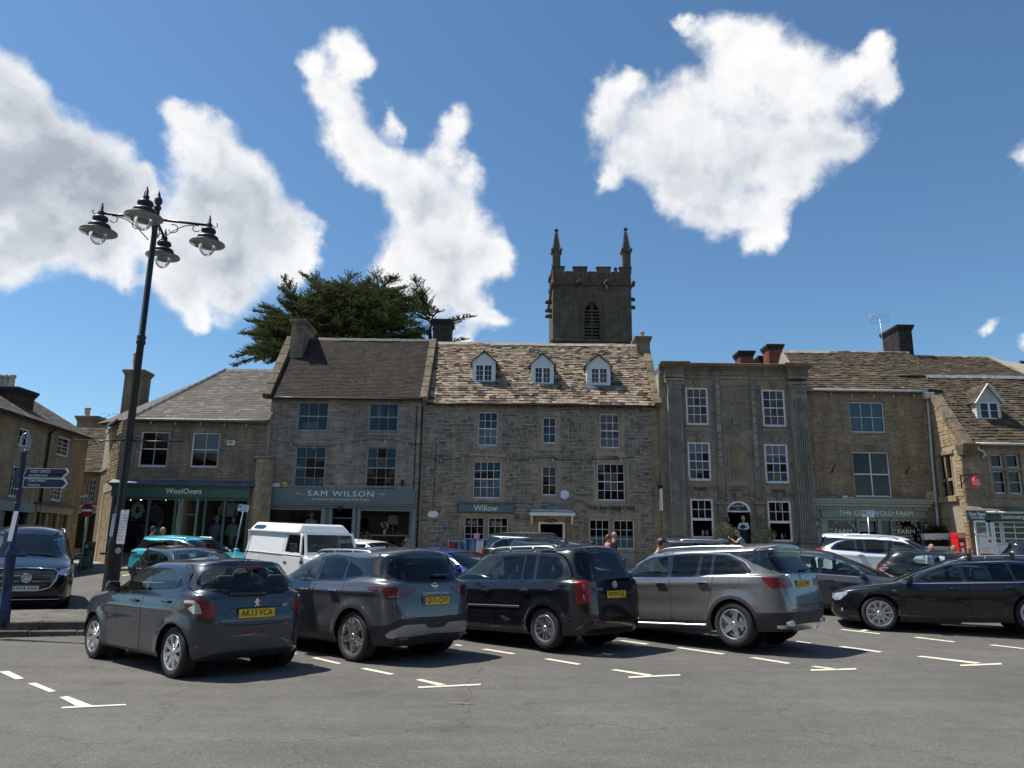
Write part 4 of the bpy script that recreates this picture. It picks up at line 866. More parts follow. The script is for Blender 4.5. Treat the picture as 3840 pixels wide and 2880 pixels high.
XC=variant(SUVG,1.0,.97,tail=[([(.70,.95),(.74,1.25),(.74,1.55),(.90,1.55),(.98,1.2),(1.10,1.10),(1.05,.95)],M_TAIL,.012)],clad=.0)
o,sh=put_xy(XC,'suv','white suv with tall red tail lamps before the farm shop window','car',WH,12.2,24.4,-30,detail=False)
rail(o,-1.50,.15,.66,.05,lambda t:1.565-.025*(t+.6)**2,M_SATIN,.02)
DK=carpaint('paint_black4',(.006,.007,.009),.1,.26,.1)
o,sh=put_xy(variant(HATCH,1.1,.94),'hatchback_car','black coupe-roofed hatchback with rear spoiler between the white suv and the estate','car',DK,11.75,20.1,-32,detail=False)
mb=MB();mb.hexa([(-1.86,-.56,1.25),(-1.5,-.56,1.26),(-1.5,.56,1.26),(-1.86,.56,1.25),(-1.84,-.54,1.275),(-1.5,-.54,1.30),(-1.5,.54,1.30),(-1.84,.54,1.275)]);mb.build('spoiler',DK,o,bevel=.01)
o,sh=put_xy(variant(SUVQ,1.02,.88),'crossover_car','black crossover roof at the right edge below the stationery shop','car',BK,16.9,22.6,-35,detail=False)
def off_roader():
 WHT=carpaint('paint_fleet_white',(.78,.79,.78),0.,.35,.08)
 x,y=-4.95,19.7;loc=(x,y,ground_z(x,y));h=-44
 root=thing('off_road_van','white boxy off-road van with roof-corner window and upright windscreen','van',loc,R(h),GRP)
 root.rotation_mode='ZYX';p=tiltof(loc,h,2.79);root.rotation_euler=(p[1],p[0],R(h))
 r,xa,xb,W=.39,1.395,-1.395,.84
 b=MB()
 prof=[(-2.2,.55),(-1.86,.52),(-1.84,.70),(-1.68,.88),(-1.1,.88),(-.94,.70),(-.92,.50),(.92,.50),(.94,.70),(1.12,.90),(1.66,.90),(1.84,.72),(1.88,.55),(2.02,.55),(2.02,1.14),(.62,1.20),(.62,1.25),(-2.2,1.25)]
 b.prism(prof,-W,W,'y');b.build('body',WHT,root,bevel=.018,seg=2)
 u=MB()
 for sg in(1,-1):
  y0,y1=sg*.825,sg*.735
  vs=[(-2.19,y0,1.25),(-.28,y0,1.25),(-.28,y1,1.78),(-2.16,y1,1.78)]
  vi=[(a_,b_-sg*.04,c_)for a_,b_,c_ in vs];u.add(vs+vi,BOXF)
 u.box(-2.19,-2.15,-.80,.80,1.25,1.78);u.build('upper_panel',WHT,root,bevel=.01)
 rf=MB();rf.hexa([(-2.22,-.79,1.77),(.30,-.79,1.77),(.30,.79,1.77),(-2.22,.79,1.77),(-2.12,-.62,1.99),(.16,-.62,1.985),(.16,.62,1.985),(-2.12,.62,1.99)])
 ro=rf.build('roof',WHT,root,bevel=.06,seg=3)
 gt=MB();gt.box(-2.24,.33,-.80,.80,1.755,1.775);gt.build('rain_gutter',WHT,root)
 for sg in(1,-1):
  w=MB();pts=[]
  for k in range(16):
   a=2*math.pi*k/16;cx=math.copysign(abs(math.cos(a))**.45,math.cos(a));cz=math.copysign(abs(math.sin(a))**.5,math.sin(a))
   z=1.865+.05*cz;yy=.79-(z-1.77)*(.17/.22)+.006;pts.append((-1.72+.30*cx,sg*yy,z))
  w.add(pts,[tuple(range(16))if sg<0 else tuple(range(16))[::-1]]);w.build('roof_window',M_GLOSSBLK,root)
  s_=MB();s_.box(-2.19,.6,sg*.838-.008,sg*.838+.008,1.20,1.225);s_.build('waist_strip',M_SATIN,root)
  d=MB()
  def pt(x_,z_):return(x_,sg*(.828-(max(z_,1.25)-1.25)*(.09/.53)),z_)
  out_=[(-.26,1.25),(.60,1.25),(.44,1.76),(-.26,1.76)];in_=[(-.19,1.29),(.52,1.29),(.39,1.71),(-.19,1.71)]
  vs=[pt(*q_)for q_ in out_+in_];vs2=[(a_,b_-sg*.035,c_)for a_,b_,c_ in vs]
  fs=[(i,(i+1)%4,4+(i+1)%4,4+i)for i in range(4)]
  d.add(vs+vs2,fs+[tuple(8+i for i in f[::-1])for f in fs]+[(4+i,4+(i+1)%4,12+(i+1)%4,12+i)for i in range(4)])
  dd=d.build('door',WHT,root)
  lp=MB();lp.box(-.25,.62,sg*.842-.006,sg*.842+.006,.56,1.19);lp.build('door_skin',WHT,dd,bevel=.008)
  g_=MB();g_.add([(a_,b_-sg*.015,c_)for a_,b_,c_ in[pt(*q_)for q_ in in_]],[(0,1,2,3)if sg<0 else(3,2,1,0)]);g_.build('door_window',M_GLS,dd)
  hnd=MB();hnd.box(-.17,-.02,sg*.852-.012,sg*.852+.012,1.03,1.06);hnd.build('door_handle',M_BLKPL,dd,bevel=.006)
  mr=MB();mr.box(.50,.56,sg*1.0-.09,sg*1.0+.09,1.30,1.52);mr.bar((.58,sg*.83,1.30),(.54,sg*.97,1.34),.02,.02);mr.build('door_mirror',M_BLKPL,root,bevel=.02,seg=2)
  wa=MB()
  for xx in(xa,xb):
   pts=[(xx-.47,.52),(xx-.44,.72),(xx-.28,.90),(xx+.28,.90),(xx+.44,.72),(xx+.47,.52),(xx+.40,.52),(xx+.37,.69),(xx+.24,.84),(xx-.24,.84),(xx-.37,.69),(xx-.40,.52)]
   wa2=MB();wa2.prism(pts,sg*.835,sg*.90,'y');wa2.build('wheel_arch',M_BLKPL,root)
  hl=MB();M=Matrix.Translation((2.03,sg*.62,.92))@Matrix.Rotation(R(90),4,'Y');hl.lathe([(.10,0),(.095,.012),(.06,.03),(0,.035)],20,M);hl.build('headlight',M_LAMPC,root)
  wg=MB();wg.box(.78,2.0,sg*.70-.12,sg*.70+.12,1.13,1.17);wg.build('wing',WHT,root,bevel=.015)
  th=MB();M=Matrix.Translation((-1.95,sg*.84,.98))@Matrix.Rotation(R(-90*sg),4,'X');th.lathe([(.05,0),(.045,.02),(0,.022)],14,M);th.build('marker_lamp',M_BLKPL,root)
 bn=MB();bn.hexa([(.80,-.60,1.14),(2.0,-.56,1.10),(2.0,.56,1.10),(.80,.60,1.14),(.82,-.56,1.27),(1.96,-.52,1.17),(1.96,.52,1.17),(.82,.56,1.27)]);bn.build('bonnet',WHT,root,bevel=.03,seg=2)
 gr=MB();gr.box(2.02,2.05,-.44,.44,.72,1.08)
 gr.build('grille',M_BLKPL,root)
 bp=MB();bp.box(2.08,2.20,-.84,.84,.52,.66);bp.box(-2.32,-2.2,-.8,.8,.5,.64);bp.build('bumper',M_BLKPL,root,bevel=.015)
 def ws(y_,z_):return(.70-(z_-1.25)*.36,y_,z_)
 f=MB();oo=[(-.76,1.24),(.76,1.24),(.70,1.78),(-.70,1.78)];ii=[(-.70,1.31),(.70,1.31),(.65,1.73),(-.65,1.73)]
 vs=[ws(*q_)for q_ in oo+ii];vs2=[(a_-.04,b_,c_)for a_,b_,c_ in vs];fs=[(i,(i+1)%4,4+(i+1)%4,4+i)for i in range(4)]
 f.add(vs+vs2,fs+[tuple(8+i for i in q_[::-1])for q_ in fs]+[(4+i,4+(i+1)%4,12+(i+1)%4,12+i)for i in range(4)]+[(i,(i+1)%4,8+(i+1)%4,8+i)for i in range(4)]);f.build('windscreen_frame',WHT,root)
 f=MB();f.add([(a_-.02,b_,c_)for a_,b_,c_ in[ws(*q_)for q_ in ii]],[(0,1,2,3)]);f.build('windscreen',M_GLW,root)
 bk=MB();bk.box(.55,.80,-.76,.76,1.18,1.24);bk.build('scuttle',WHT,root)
 for y_ in(-.45,.25):wp=MB();wp.bar((.745,y_,1.29),(.69,y_+.42,1.44),.015,.015);wp.build('wiper',M_BLKPL,root)
 sw=MB();M=Matrix.Translation((.42,-.36,1.30))@Matrix.Rotation(R(-60),4,'Y');sw.tube([M@Vector((.2*math.cos(a),.2*math.sin(a),0))for a in np.linspace(0,2*math.pi,18)],.015,6);sw.build('steering_wheel',M_CABIN,root)
 for y_ in(-.38,.38):
  s_=MB();s_.box(-.22,-.08,y_-.24,y_+.24,.9,1.52);s_.box(-.22,-.12,y_-.13,y_+.13,1.53,1.70);s_.build('seat',M_SEAT,root,bevel=.04,seg=2)
 ds=MB();ds.box(.40,.62,-.74,.74,1.05,1.25);ds.box(-.32,-.28,-.74,.74,.6,1.74);ds.build('bulkhead',M_CABIN,root)
 for sg in(1,-1):
  for k in range(14):rv=MB();rv.ball((-2.08+.13*k,sg*.845,1.175),.008,6,4);rv.build('rivet',M_SATIN,root)
  for zz in(.68,1.08):hg=MB();hg.box(.62,.70,sg*.85-.014,sg*.85+.014,zz-.03,zz+.03);hg.build('hinge',M_BLKPL,root)
  pn=MB();pn.box(-2.12,-.34,sg*.779-.003,sg*.779+.003,1.34,1.36);pn.build('side_swage',WHT,root)
  fl_=MB();fl_.box(-1.62,-1.42,sg*.842-.004,sg*.842+.004,.98,1.14);fl_.build('fuel_flap',WHT,root,bevel=.004)
 ub=MB();ub.box(-2.1,1.9,-.5,.5,.40,.55);ub.build('chassis',M_WELL,root)
 for xx in(xa,xb):
  for sg in(1,-1):wheel(root,xx,sg*.745,r,.235,.215,('five',5,.3),sg,mat('white_steel',(.7,.7,.7),.4),M_BLKPL)
 plate(root,'VX57 KTD',2.205,.59,1,yellow=False)if False else None
off_roader()
# ==== building kit
class Fr:
 """a flat face of a building: o origin, ex to the viewer's right, up, n outwards; L = location of the owning Empty"""
 def __init__(s,o,ex=(1,0,0),up=(0,0,1),n=None,L=(0,0,0)):
  s.o,s.ex,s.up=Vector(o),Vector(ex).normalized(),Vector(up).normalized()
  s.n=Vector(n).normalized()if n else s.ex.cross(s.up).normalized();s.L=Vector(L)
 def P(s,u,v,d=0.):return s.o+s.ex*u+s.up*v+s.n*d-s.L
 def uv(s,px,py,d=0.):
  p=hitplane(px,py,s.o+s.n*d,s.n)-s.o;return p.dot(s.ex),p.dot(s.up)
 def rect(s,a,b,d=0.):
  """photo corners (top left, bottom right) -> u0,u1,v0,v1"""
  xm,ym=(a[0]+b[0])/2,(a[1]+b[1])/2
  return s.uv(a[0]+(b[0]-a[0])*0,ym,d)[0],s.uv(b[0],ym,d)[0],s.uv(xm,b[1],d)[1],s.uv(xm,a[1],d)[1]
 def box(s,mb,u0,u1,v0,v1,d0,d1,mi=0):
  return mb.hexa([s.P(u0,v0,d1),s.P(u1,v0,d1),s.P(u1,v0,d0),s.P(u0,v0,d0),s.P(u0,v1,d1),s.P(u1,v1,d1),s.P(u1,v1,d0),s.P(u0,v1,d0)],mi)
 def M(s,u,v,d=0.):return frameM(s.P(u,v,d),s.ex,s.up,s.n)
 def B(s,name,u0,u1,v0,v1,d0,d1,m,parent,bevel=0.):
  mb=MB();s.box(mb,u0,u1,v0,v1,d0,d1);return mb.build(name,m,parent,bevel=bevel)
 def T(s,txt,u,v,size,m,parent,width=None,d=.01,**k):
  return text(txt,s.M(u,v,d),m,parent,size,width=width,**k)
def wall(F,root,name,outline,holes,m,depth=.22,floor_only=False):
 """outline: polygon (u,v) with vertical sides handled by clipping columns; holes: rects"""
 us=sorted({p[0]for p in outline}|{h[0]for h in holes}|{h[1]for h in holes})
 lo,hi=min(us),max(us)
 def top(u):
  ys=[]
  n=len(outline)
  for i in range(n):
   (a,b),(c,d)=outline[i],outline[(i+1)%n]
   if abs(a-c)>1e-9 and min(a,c)-1e-9<=u<=max(a,c)+1e-9:ys.append(b+(d-b)*(u-a)/(c-a))
  return(min(ys),max(ys))if ys else(0,0)
 mb=MB();q=[]
 def quad(a,b,c,d):mb.add([a,b,c,d],[(0,1,2,3)])
 for a,b in zip(us[:-1],us[1:]):
  if b-a<1e-4:continue
  e=1e-5;l0,t0=top(a+e);l1,t1=top(b-e);lb=min(l0,l1)
  hs=sorted([h for h in holes if h[0]<b-1e-6 and h[1]>a+1e-6],key=lambda h:h[2]);z=None
  cur=(l0,l1)
  for h in hs:
   quad(F.P(a,cur[0]),F.P(b,cur[1]),F.P(b,h[2]),F.P(a,h[2]));cur=(h[3],h[3])
  quad(F.P(a,cur[0]),F.P(b,cur[1]),F.P(b,t1),F.P(a,t0))
 for h in holes:
  u0,u1,v0,v1=h[:4]
  for p,q_ in(((u0,v0),(u1,v0)),((u1,v0),(u1,v1)),((u1,v1),(u0,v1)),((u0,v1),(u0,v0))):
   quad(F.P(*q_),F.P(*p),F.P(p[0],p[1],-depth),F.P(q_[0],q_[1],-depth))
 return mb.build(name,m,root)
VAR={}
def stone_variants(kind,seed=1):
 if kind in VAR:return VAR[kind]
 r=random.Random(seed);out=[]
 for k in range(8):
  j=lambda a:r.uniform(-a,a)
  c=.055
  o_=[(-.5,-.5),(.5,-.5),(.5,.5),(-.5,.5)]
  base=[(x+j(.02),y+j(.04),0)for x,y in o_]
  fr_=[(x*(1-2*c*.6)+j(.03),y*(1-2*c*2)+j(.07),1-abs(j(.25)))for x,y in o_]
  fs=[(4,5,6,7)]+[(i,(i+1)%4,4+(i+1)%4,4+i)for i in range(4)]
  me=mesh_from('stone',base+fr_,fs);out.append((base,fr_,fs,me))
 VAR[kind]=out;return out
def stones(F,root,reg,holes,m,hrow=(.08,.13),wrow=(.16,.38),proud=(.012,.035),gap=.012,seed=1,name='stone',nobj=300,limit=None,sag=0.,rubble=False):
 """coursed masonry: real pieces standing out of the mortar; the largest become objects, the rest one joined part"""
 r=random.Random(seed);V=stone_variants('rubble');u0,u1,v0,v1=reg;P=[]
 v=v0
 while v<v1-.03:
  h=r.uniform(*hrow);h=min(h,v1-v)
  segs=[(u0,u1)]
  for H in holes:
   if H[2]<v+h-.01 and H[3]>v+.01:
    ns=[]
    for a,b in segs:
     if H[1]<=a or H[0]>=b:ns.append((a,b));continue
     if H[0]>a:ns.append((a,H[0]))
     if H[1]<b:ns.append((H[1],b))
    segs=ns
  for a,b in segs:
   if limit:
    la,lb=limit(v+h*.5);a,b=max(a,la),min(b,lb)
   u=a
   while u<b-.03:
    w=r.uniform(*wrow)*(1.3 if r.random()<.12 else 1)
    if b-(u+w)<wrow[0]*.6:w=b-u
    hh=h
    if rubble:
     wob=.022*math.sin(u*1.7+v*5)+.012*math.sin(u*4.3+v*9)
     parts=[(0,hh)]if r.random()<.5 else[(0,hh*(c_:=r.uniform(.35,.65))),(hh*c_,hh*(1-c_))]
     for(o_,k_)in parts:
      ww_=w if len(parts)==1 or r.random()<.6 else w*r.uniform(.75,.95)
      P.append((u+ww_/2,v+o_+k_/2+wob,max(.03,ww_-gap*r.uniform(.7,1.6)),max(.02,k_-gap*r.uniform(.7,1.5)),r.uniform(*proud),r.randrange(8),r.random()))
     u+=w;continue
    P.append((u+w/2,v+hh/2+r.uniform(-.008,.008),max(.03,w-gap),max(.03,hh-gap),r.uniform(*proud),r.randrange(8),r.random()))
    u+=w
  v+=h
 P.sort(key=lambda p:-p[2]*p[3])
 rot=Matrix([[F.ex[i],F.up[i],F.n[i]]for i in range(3)])
 for p in P[:nobj]:
  me=V[p[5]][3]
  key=(m.name,p[5])
  if key not in VAR:c=me.copy();c.name=name;c.materials.append(m);VAR[key]=c
  o=bpy.data.objects.new(name,VAR[key]);COL.objects.link(o);o.parent=root
  o.matrix_basis=Matrix.Translation(F.P(p[0],p[1],-.004))@(rot@Matrix.Diagonal((p[2],p[3],p[4]+.004))).to_4x4()
 if len(P)>nobj:
  mb=MB();tone=[]
  for p in P[nobj:]:
   b,f,fs,_=V[p[5]];o=len(mb.v)
   mb.v+=[tuple(F.P(p[0]+q[0]*p[2],p[1]+q[1]*p[3],-.004+q[2]*(p[4]+.004)))for q in b+f]
   mb.f+=[tuple(i+o for i in g_)for g_ in fs];tone+=[p[6]]*len(fs)
  mb.mi=[0]*len(mb.f);mb.sm=[False]*len(mb.f)
  tag(mb.build(name+'work',m,root,tone=tone),kind='stuff')
def tiles(F,root,reg,m,e=(.10,.16),w=(.16,.32),t=(.012,.028),seed=1,holes=(),limit=None,nobj=300,name='roof_tile',rag=.02,sag=None):
 """overlapping roof pieces; courses diminish from eave (e[1]) to ridge (e[0])"""
 r=random.Random(seed);u0,u1,v0,v1=reg;P=[];v=v0;row=0
 while v<v1-.02:
  k=(v-v0)/max(.01,v1-v0);ex_=e[1]+(e[0]-e[1])*k;off=r.uniform(0,w[1])
  a,b=(u0,u1)
  if limit:la,lb=limit(v+ex_*.5);a,b=max(a,la),min(b,lb)
  u=a-off*.0;first=True
  while u<b-.02:
   ww=r.uniform(*w)*(1.-.25*k)
   if first:ww*=r.uniform(.4,1);first=False
   ww=min(ww,b-u)
   c=u+ww/2;ok=True
   for H in holes:
    if H[0]<c<H[1]and H[2]<v+ex_*.5<H[3]:ok=False
   if ok:P.append((u,u+ww-.004,v-r.uniform(0,rag),v+ex_*1.35,r.uniform(*t),r.random(),r.uniform(-.006,.006)))
   u+=ww
  v+=ex_;row+=1
 def geo(p):
  a,b,v_0,v_1,th,tn,tw=p;s0=sag(.5*(a+b),v_0)if sag else 0.
  base=.006+s0
  return[F.P(a,v_0,base+.004),F.P(b,v_0+tw,base+.004),F.P(b,v_0+tw,base+.018+th),F.P(a,v_0,base+.018+th),F.P(a,v_1,base),F.P(b,v_1,base),F.P(b,v_1,base+.004+th*.4),F.P(a,v_1,base+.004+th*.4)]
 fs=[(0,1,2,3),(3,2,6,7),(1,5,6,2),(4,0,3,7)]
 P.sort(key=lambda p:-(p[1]-p[0])*(p[3]-p[2]))
 for p in P[:nobj]:
  g8=geo(p);c=sum((v_ for v_ in g8),Vector())/8
  key=('tile',m.name)
  if key not in VAR:
   me=mesh_from(name,[(0,0,.15),(1,0,.15),(1,0,1),(0,0,1),(0,1,0),(1,1,0),(1,1,.35),(0,1,.35)],fs);me.materials.append(m);VAR[key]=me
  o=bpy.data.objects.new(name,VAR[key]);COL.objects.link(o);o.parent=root
  rot=Matrix([[F.ex[i],F.up[i],F.n[i]]for i in range(3)])
  s0=sag(.5*(p[0]+p[1]),p[2])if sag else 0.
  o.matrix_basis=Matrix.Translation(F.P(p[0],p[2],.006+s0))@(rot@Matrix.Diagonal((p[1]-p[0],p[3]-p[2],.018+p[4]))).to_4x4()
 if len(P)>nobj:
  mb=MB();tone=[]
  for p in P[nobj:]:
   mb.add(geo(p),fs);tone+=[p[5]]*4
  tag(mb.build(name+'s',m,root,tone=tone),kind='stuff')
M_FRAME=mat('white_paint',(.74,.75,.76),.45,var=.12,vscale=5)
M_FRAMEG=mat('grey_green_paint',(.30,.35,.36),.5,var=.12)
M_WIN=glassmat('window_glass',(.50,.54,.57));M_SHOPG=glassmat('shop_glass',(.72,.75,.76))
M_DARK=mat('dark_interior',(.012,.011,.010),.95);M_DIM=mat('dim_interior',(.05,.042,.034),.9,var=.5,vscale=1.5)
M_BLIND=mat('blind_cloth',(.62,.66,.72),.9,var=.06)
M_LEAD=mat('lead_sheet',(.10,.12,.17),.5,.2,var=.3,vscale=3);M_LEADW=mat('pale_lead',(.27,.28,.30),.6,.1,var=.3,vscale=5)
M_IRON=mat('black_iron',(.012,.012,.013),.45,.2)
M_PIPEW=mat('white_plastic',(.50,.50,.50),.4,var=.1)
M_MORT=mat('mortar',(.28,.225,.145),.95,var=.25,vscale=12,bump=.4,bscale=30)
M_MORTG=mat('mortar_grey',(.34,.295,.225),.95,var=.25,vscale=12,bump=.4,bscale=30)
M_SURR=piecemat('dressed_stone',[(0,(0.323,0.247,0.166)),(.5,(0.387,0.289,0.199)),(1,(0.355,0.300,0.233))],.9,(.42,.40,.36),.3,spot=.3)
M_SURRP=piecemat('dressed_stone_pinkish',[(0,(0.366,0.257,0.189)),(1,(0.387,0.289,0.222))],.9,(.45,.42,.38),.3,spot=.3)
M_COPE=piecemat('coping_stone',[(0,(0.186,0.144,0.095)),(1,(0.278,0.216,0.146))],.95,(.30,.29,.25),.6,spot=.6,bigvar=((.07,.062,.05),2.0,.7))
wrand=random.Random(99)
def window(F,root,a,b,cols,rows,fm=None,recess=.10,sill=True,blind=None,sash=True,fw=.055,bar=.018,glass=None,reveal=True,surround=None,sm=None,name='window',lintel=.16,skip=(),inner=True):
 """a, b photo pixels of the frame's outer corners. returns the hole rect"""
 fm=fm or M_FRAME;glass=glass or M_WIN
 u0,u1,v0,v1=F.rect(a,b,-recess)
 mb=MB();D0,D1=-recess-.05,-recess
 F.box(mb,u0,u0+fw,v0,v1,D0,D1);F.box(mb,u1-fw,u1,v0,v1,D0,D1)
 F.box(mb,u0+fw,u1-fw,v1-fw,v1,D0,D1);F.box(mb,u0+fw,u1-fw,v0,v0+fw*1.3,D0,D1)
 iu0,iu1,iv0,iv1=u0+fw,u1-fw,v0+fw*1.3,v1-fw
 rr=rows if isinstance(rows,(list,tuple))else[1]*rows
 tot=sum(rr);vs=[iv1]
 for x in rr:vs.append(vs[-1]-(iv1-iv0)*x/tot)
 us=[iu0+(iu1-iu0)*k/cols for k in range(cols+1)]
 mid=len(rr)//2
 for k in range(1,len(rr)):
  t=bar*1.1 if not(sash and k==mid)else .045
  F.box(mb,iu0,iu1,vs[k]-t/2,vs[k]+t/2,D0+.006,D1-.006 if not(sash and k==mid)else D1+.004)
 for k in range(1,cols):F.box(mb,us[k]-bar/2,us[k]+bar/2,iv0,iv1,D0+.008,D1-.008)
 w=mb.build(name,fm,root)
 for j in range(len(rr)):
  for i in range(cols):
   if(i,j)in skip:continue
   p=MB();e=.004;dz=wrand.uniform(-.006,.006);du=wrand.uniform(-.005,.005)
   uu0,uu1,vv0,vv1=us[i]+e,us[i+1]-e,vs[j+1]+e,vs[j]-e;d=D1-.03
   p.add([F.P(uu0,vv0,d-dz-du),F.P(uu1,vv0,d-dz+du),F.P(uu1,vv1,d+dz+du),F.P(uu0,vv1,d+dz-du)],[(0,1,2,3)])
   p.build('pane',glass,w)
 if blind:
  f0,f1,mt=blind;t=MB();n=14
  z0,z1=iv0+(iv1-iv0)*f0,iv0+(iv1-iv0)*f1
  vv=[]
  for k in range(n+1):
   x=iu0+(iu1-iu0)*k/n;dd=-recess-.09-.012*(k%2);vv+=[F.P(x,z0,dd),F.P(x,z1,dd)]
  t.add(vv,[(2*k,2*k+2,2*k+3,2*k+1)for k in range(n)]);t.build('blind',mt,w)
 if sill:F.B('sill',u0-.06,u1+.06,v0-.075,v0-.002,-recess-.04,.05,sm or M_SURR,w,bevel=.006)
 if surround:
  s_=MB();k=surround
  F.box(s_,u0-k,u0-.004,v0-.08,v1+.004,-.12,.022);F.box(s_,u1+.004,u1+k,v0-.08,v1+.004,-.12,.022)
  F.box(s_,u0-k-.02,u1+k+.02,v1+.006,v1+lintel,-.12,.026);
  F.box(s_,u0-k,u1+k,v0-.08-.10,v0-.082,-.12,.02)
  s_.build('window_surround',sm or M_SURR,root,bevel=.008)
 return(u0-.004,u1+.004,v0-.004,v1+.004)
def grow(h,k,t=None,b=None):return(h[0]-k,h[1]+k,h[2]-(b if b is not None else k),h[3]+(t if t is not None else k))
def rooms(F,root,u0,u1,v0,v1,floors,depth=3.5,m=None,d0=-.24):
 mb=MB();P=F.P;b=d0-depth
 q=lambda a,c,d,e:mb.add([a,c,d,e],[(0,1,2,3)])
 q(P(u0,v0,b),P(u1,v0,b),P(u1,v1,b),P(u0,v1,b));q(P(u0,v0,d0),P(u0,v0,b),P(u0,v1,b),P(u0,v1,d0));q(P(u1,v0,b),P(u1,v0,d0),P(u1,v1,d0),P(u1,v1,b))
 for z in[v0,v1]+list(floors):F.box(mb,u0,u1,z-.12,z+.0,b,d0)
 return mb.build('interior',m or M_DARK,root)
def chimney(root,L,x0,x1,y0,y1,z0,z1,m,cap=True,pots=(),name='chimney',capm=None,brick=True,potm=None):
 """stack in world coordinates, built of courses; pots: (x, height, radius)"""
 L=Vector(L);mb=MB()
 mb.box(x0-L.x,x1-L.x,y0-L.y,y1-L.y,z0-L.z,z1-L.z);c=mb.build(name,M_MORTG,root)
 r=random.Random(int(abs(x0*100)));h=.085 if brick else .2;wv=.22 if brick else .42
 faces=[Fr((x0,y0,z0),(1,0,0),(0,0,1),(0,-1,0),L),Fr((x0,y1,z0),(0,-1,0),(0,0,1),(-1,0,0),L),Fr((x1,y0,z0),(0,1,0),(0,0,1),(1,0,0),L)]
 for F,ln in zip(faces,(x1-x0,y1-y0,y1-y0)):
  v=0;k=0
  while v<z1-z0-.02:
   hh=min(h,z1-z0-v);u=-(k%2)*wv/2
   while u<ln-.01:
    a,b=max(0,u),min(ln,u+wv)
    if b-a>.03:
     bx=MB();F.box(bx,a+.005,b-.005,v+.005,v+hh-.005,-.02,.014);o=bx.build('brick' if brick else 'stone',m,c)
    u+=wv
   v+=hh;k+=1
 if cap:
  cm=capm or m;t=MB();e=.05
  for i,(dz,h_)in enumerate(((-.30,.07),(-.22,.08),(-.13,.13))):
   ee=e*(i+1)*.8;t.box(x0-ee-L.x,x1+ee-L.x,y0-ee-L.y,y1+ee-L.y,z1+dz-L.z,z1+dz+h_-.004-L.z)
  t.build('chimney_cap',cm,root,bevel=.01)
 for(px_,h_,r_)in pots:
  p=MB();M=Matrix.Translation((px_-L.x,(y0+y1)/2-L.y,z1-L.z));p.lathe([(r_*1.15,0),(r_*1.1,.06),(r_*.9,.1),(r_*.82,h_*.8),(r_*1.05,h_*.84),(r_*1.05,h_),(r_*.8,h_),(r_*.75,h_*.6)],16,M)
  p.build('chimney_pot',potm or mat('clay_pot',(.42,.33,.24),.8,var=.25),root)
 return c
def gable_cope(root,L,pts,w,t,m=None,name='coping'):
 """coping stones along a sloping line pts=[(x,y,z)...] across width w in x"""
 L=Vector(L);m=m or M_COPE
 a,b=Vector(pts[0]),Vector(pts[-1]);n=max(3,int((b-a).length/.75));
 out=[]
 for k in range(n):
  p,q=a.lerp(b,k/n),a.lerp(b,(k+1)/n-.006);up=Vector((1,0,0)).cross((b-a).normalized());up=up if up.z>0 else-up
  vs=[]
  for c in(p,q):
   for sx in(-w/2,w/2):
    vs.append(c+Vector((sx,0,0))-up*.12-L)
  for c in(p,q):
   for sx in(-w/2,w/2):
    vs.append(c+Vector((sx,0,0))+up*(t+wrand.uniform(-.012,.012))-L)
  mb=MB();mb.add(vs,[(0,1,3,2),(4,6,7,5),(0,4,5,1),(2,3,7,6),(0,2,6,4),(1,5,7,3)]);out.append(mb.build('coping_stone',m,root,bevel=.015))
 return out
def pipe(root,L,pts,r,m,name='drainpipe',brackets=True):
 L=Vector(L);mb=MB();pp=[Vector(p)-L for p in pts];mb.tube(pp,r,10)
 if brackets:
  for a,b in zip(pp[:-1],pp[1:]):
   n=int((b-a).length/1.5)
   for k in range(n+1):
    c=a.lerp(b,k/max(1,n));d=(b-a).normalized()*.03;mb.tube([c-d,c+d],r*1.45,10)
 return mb.build(name,m,root)
def gutter(F,root,u0,u1,v,m,d=.10,r=.055):
 mb=MB();pts=[F.P(u0+(u1-u0)*k/6,v-.0,d)for k in range(7)]
 mb.tube(pts,r,8);return mb.build('gutter',m,root)
S_SAM=piecemat('stone_grey_brown',[(0,(0.239,0.200,0.173)),(.3,(0.297,0.245,0.202)),(.55,(0.345,0.281,0.224)),(.75,(0.261,0.229,0.206)),(.9,(0.179,0.160,0.147)),(1,(0.357,0.298,0.249))],.92,(.34,.33,.30),.45,spot=.35,bigvar=((.13,.12,.105),.8,.5))
S_WIL=piecemat('stone_rubble_grey',[(0,(0.166,0.146,0.124)),(.25,(0.251,0.218,0.183)),(.5,(0.334,0.287,0.232)),(.68,(0.136,0.123,0.113)),(.8,(0.286,0.240,0.195)),(.9,(0.404,0.287,0.166)),(1,(0.357,0.304,0.244))],.92,(.40,.39,.36),.6,spot=.35,bigvar=((.09,.086,.078),.55,.5))
S_FARM=piecemat('stone_honey',[(0,(0.323,0.235,0.139)),(.35,(0.366,0.268,0.166)),(.6,(0.269,0.204,0.134)),(.8,(0.409,0.311,0.199)),(1,(0.301,0.225,0.144))],.92,(.40,.36,.28),.5,spot=.25,bigvar=((.17,.13,.09),.7,.5))
S_WOOL=piecemat('stone_buff',[(0,(0.316,0.245,0.165)),(.4,(0.377,0.293,0.198)),(.7,(0.267,0.212,0.153)),(1,(0.402,0.320,0.231))],.92,(.36,.34,.29),.5,spot=.3,bigvar=((.13,.12,.10),.8,.5))
S_LEFT=piecemat('stone_tan',[(0,(0.355,0.257,0.150)),(.5,(0.409,0.306,0.183)),(1,(0.323,0.235,0.144))],.92,(.42,.36,.26),.5,spot=.2,bigvar=((.20,.15,.10),.8,.4))
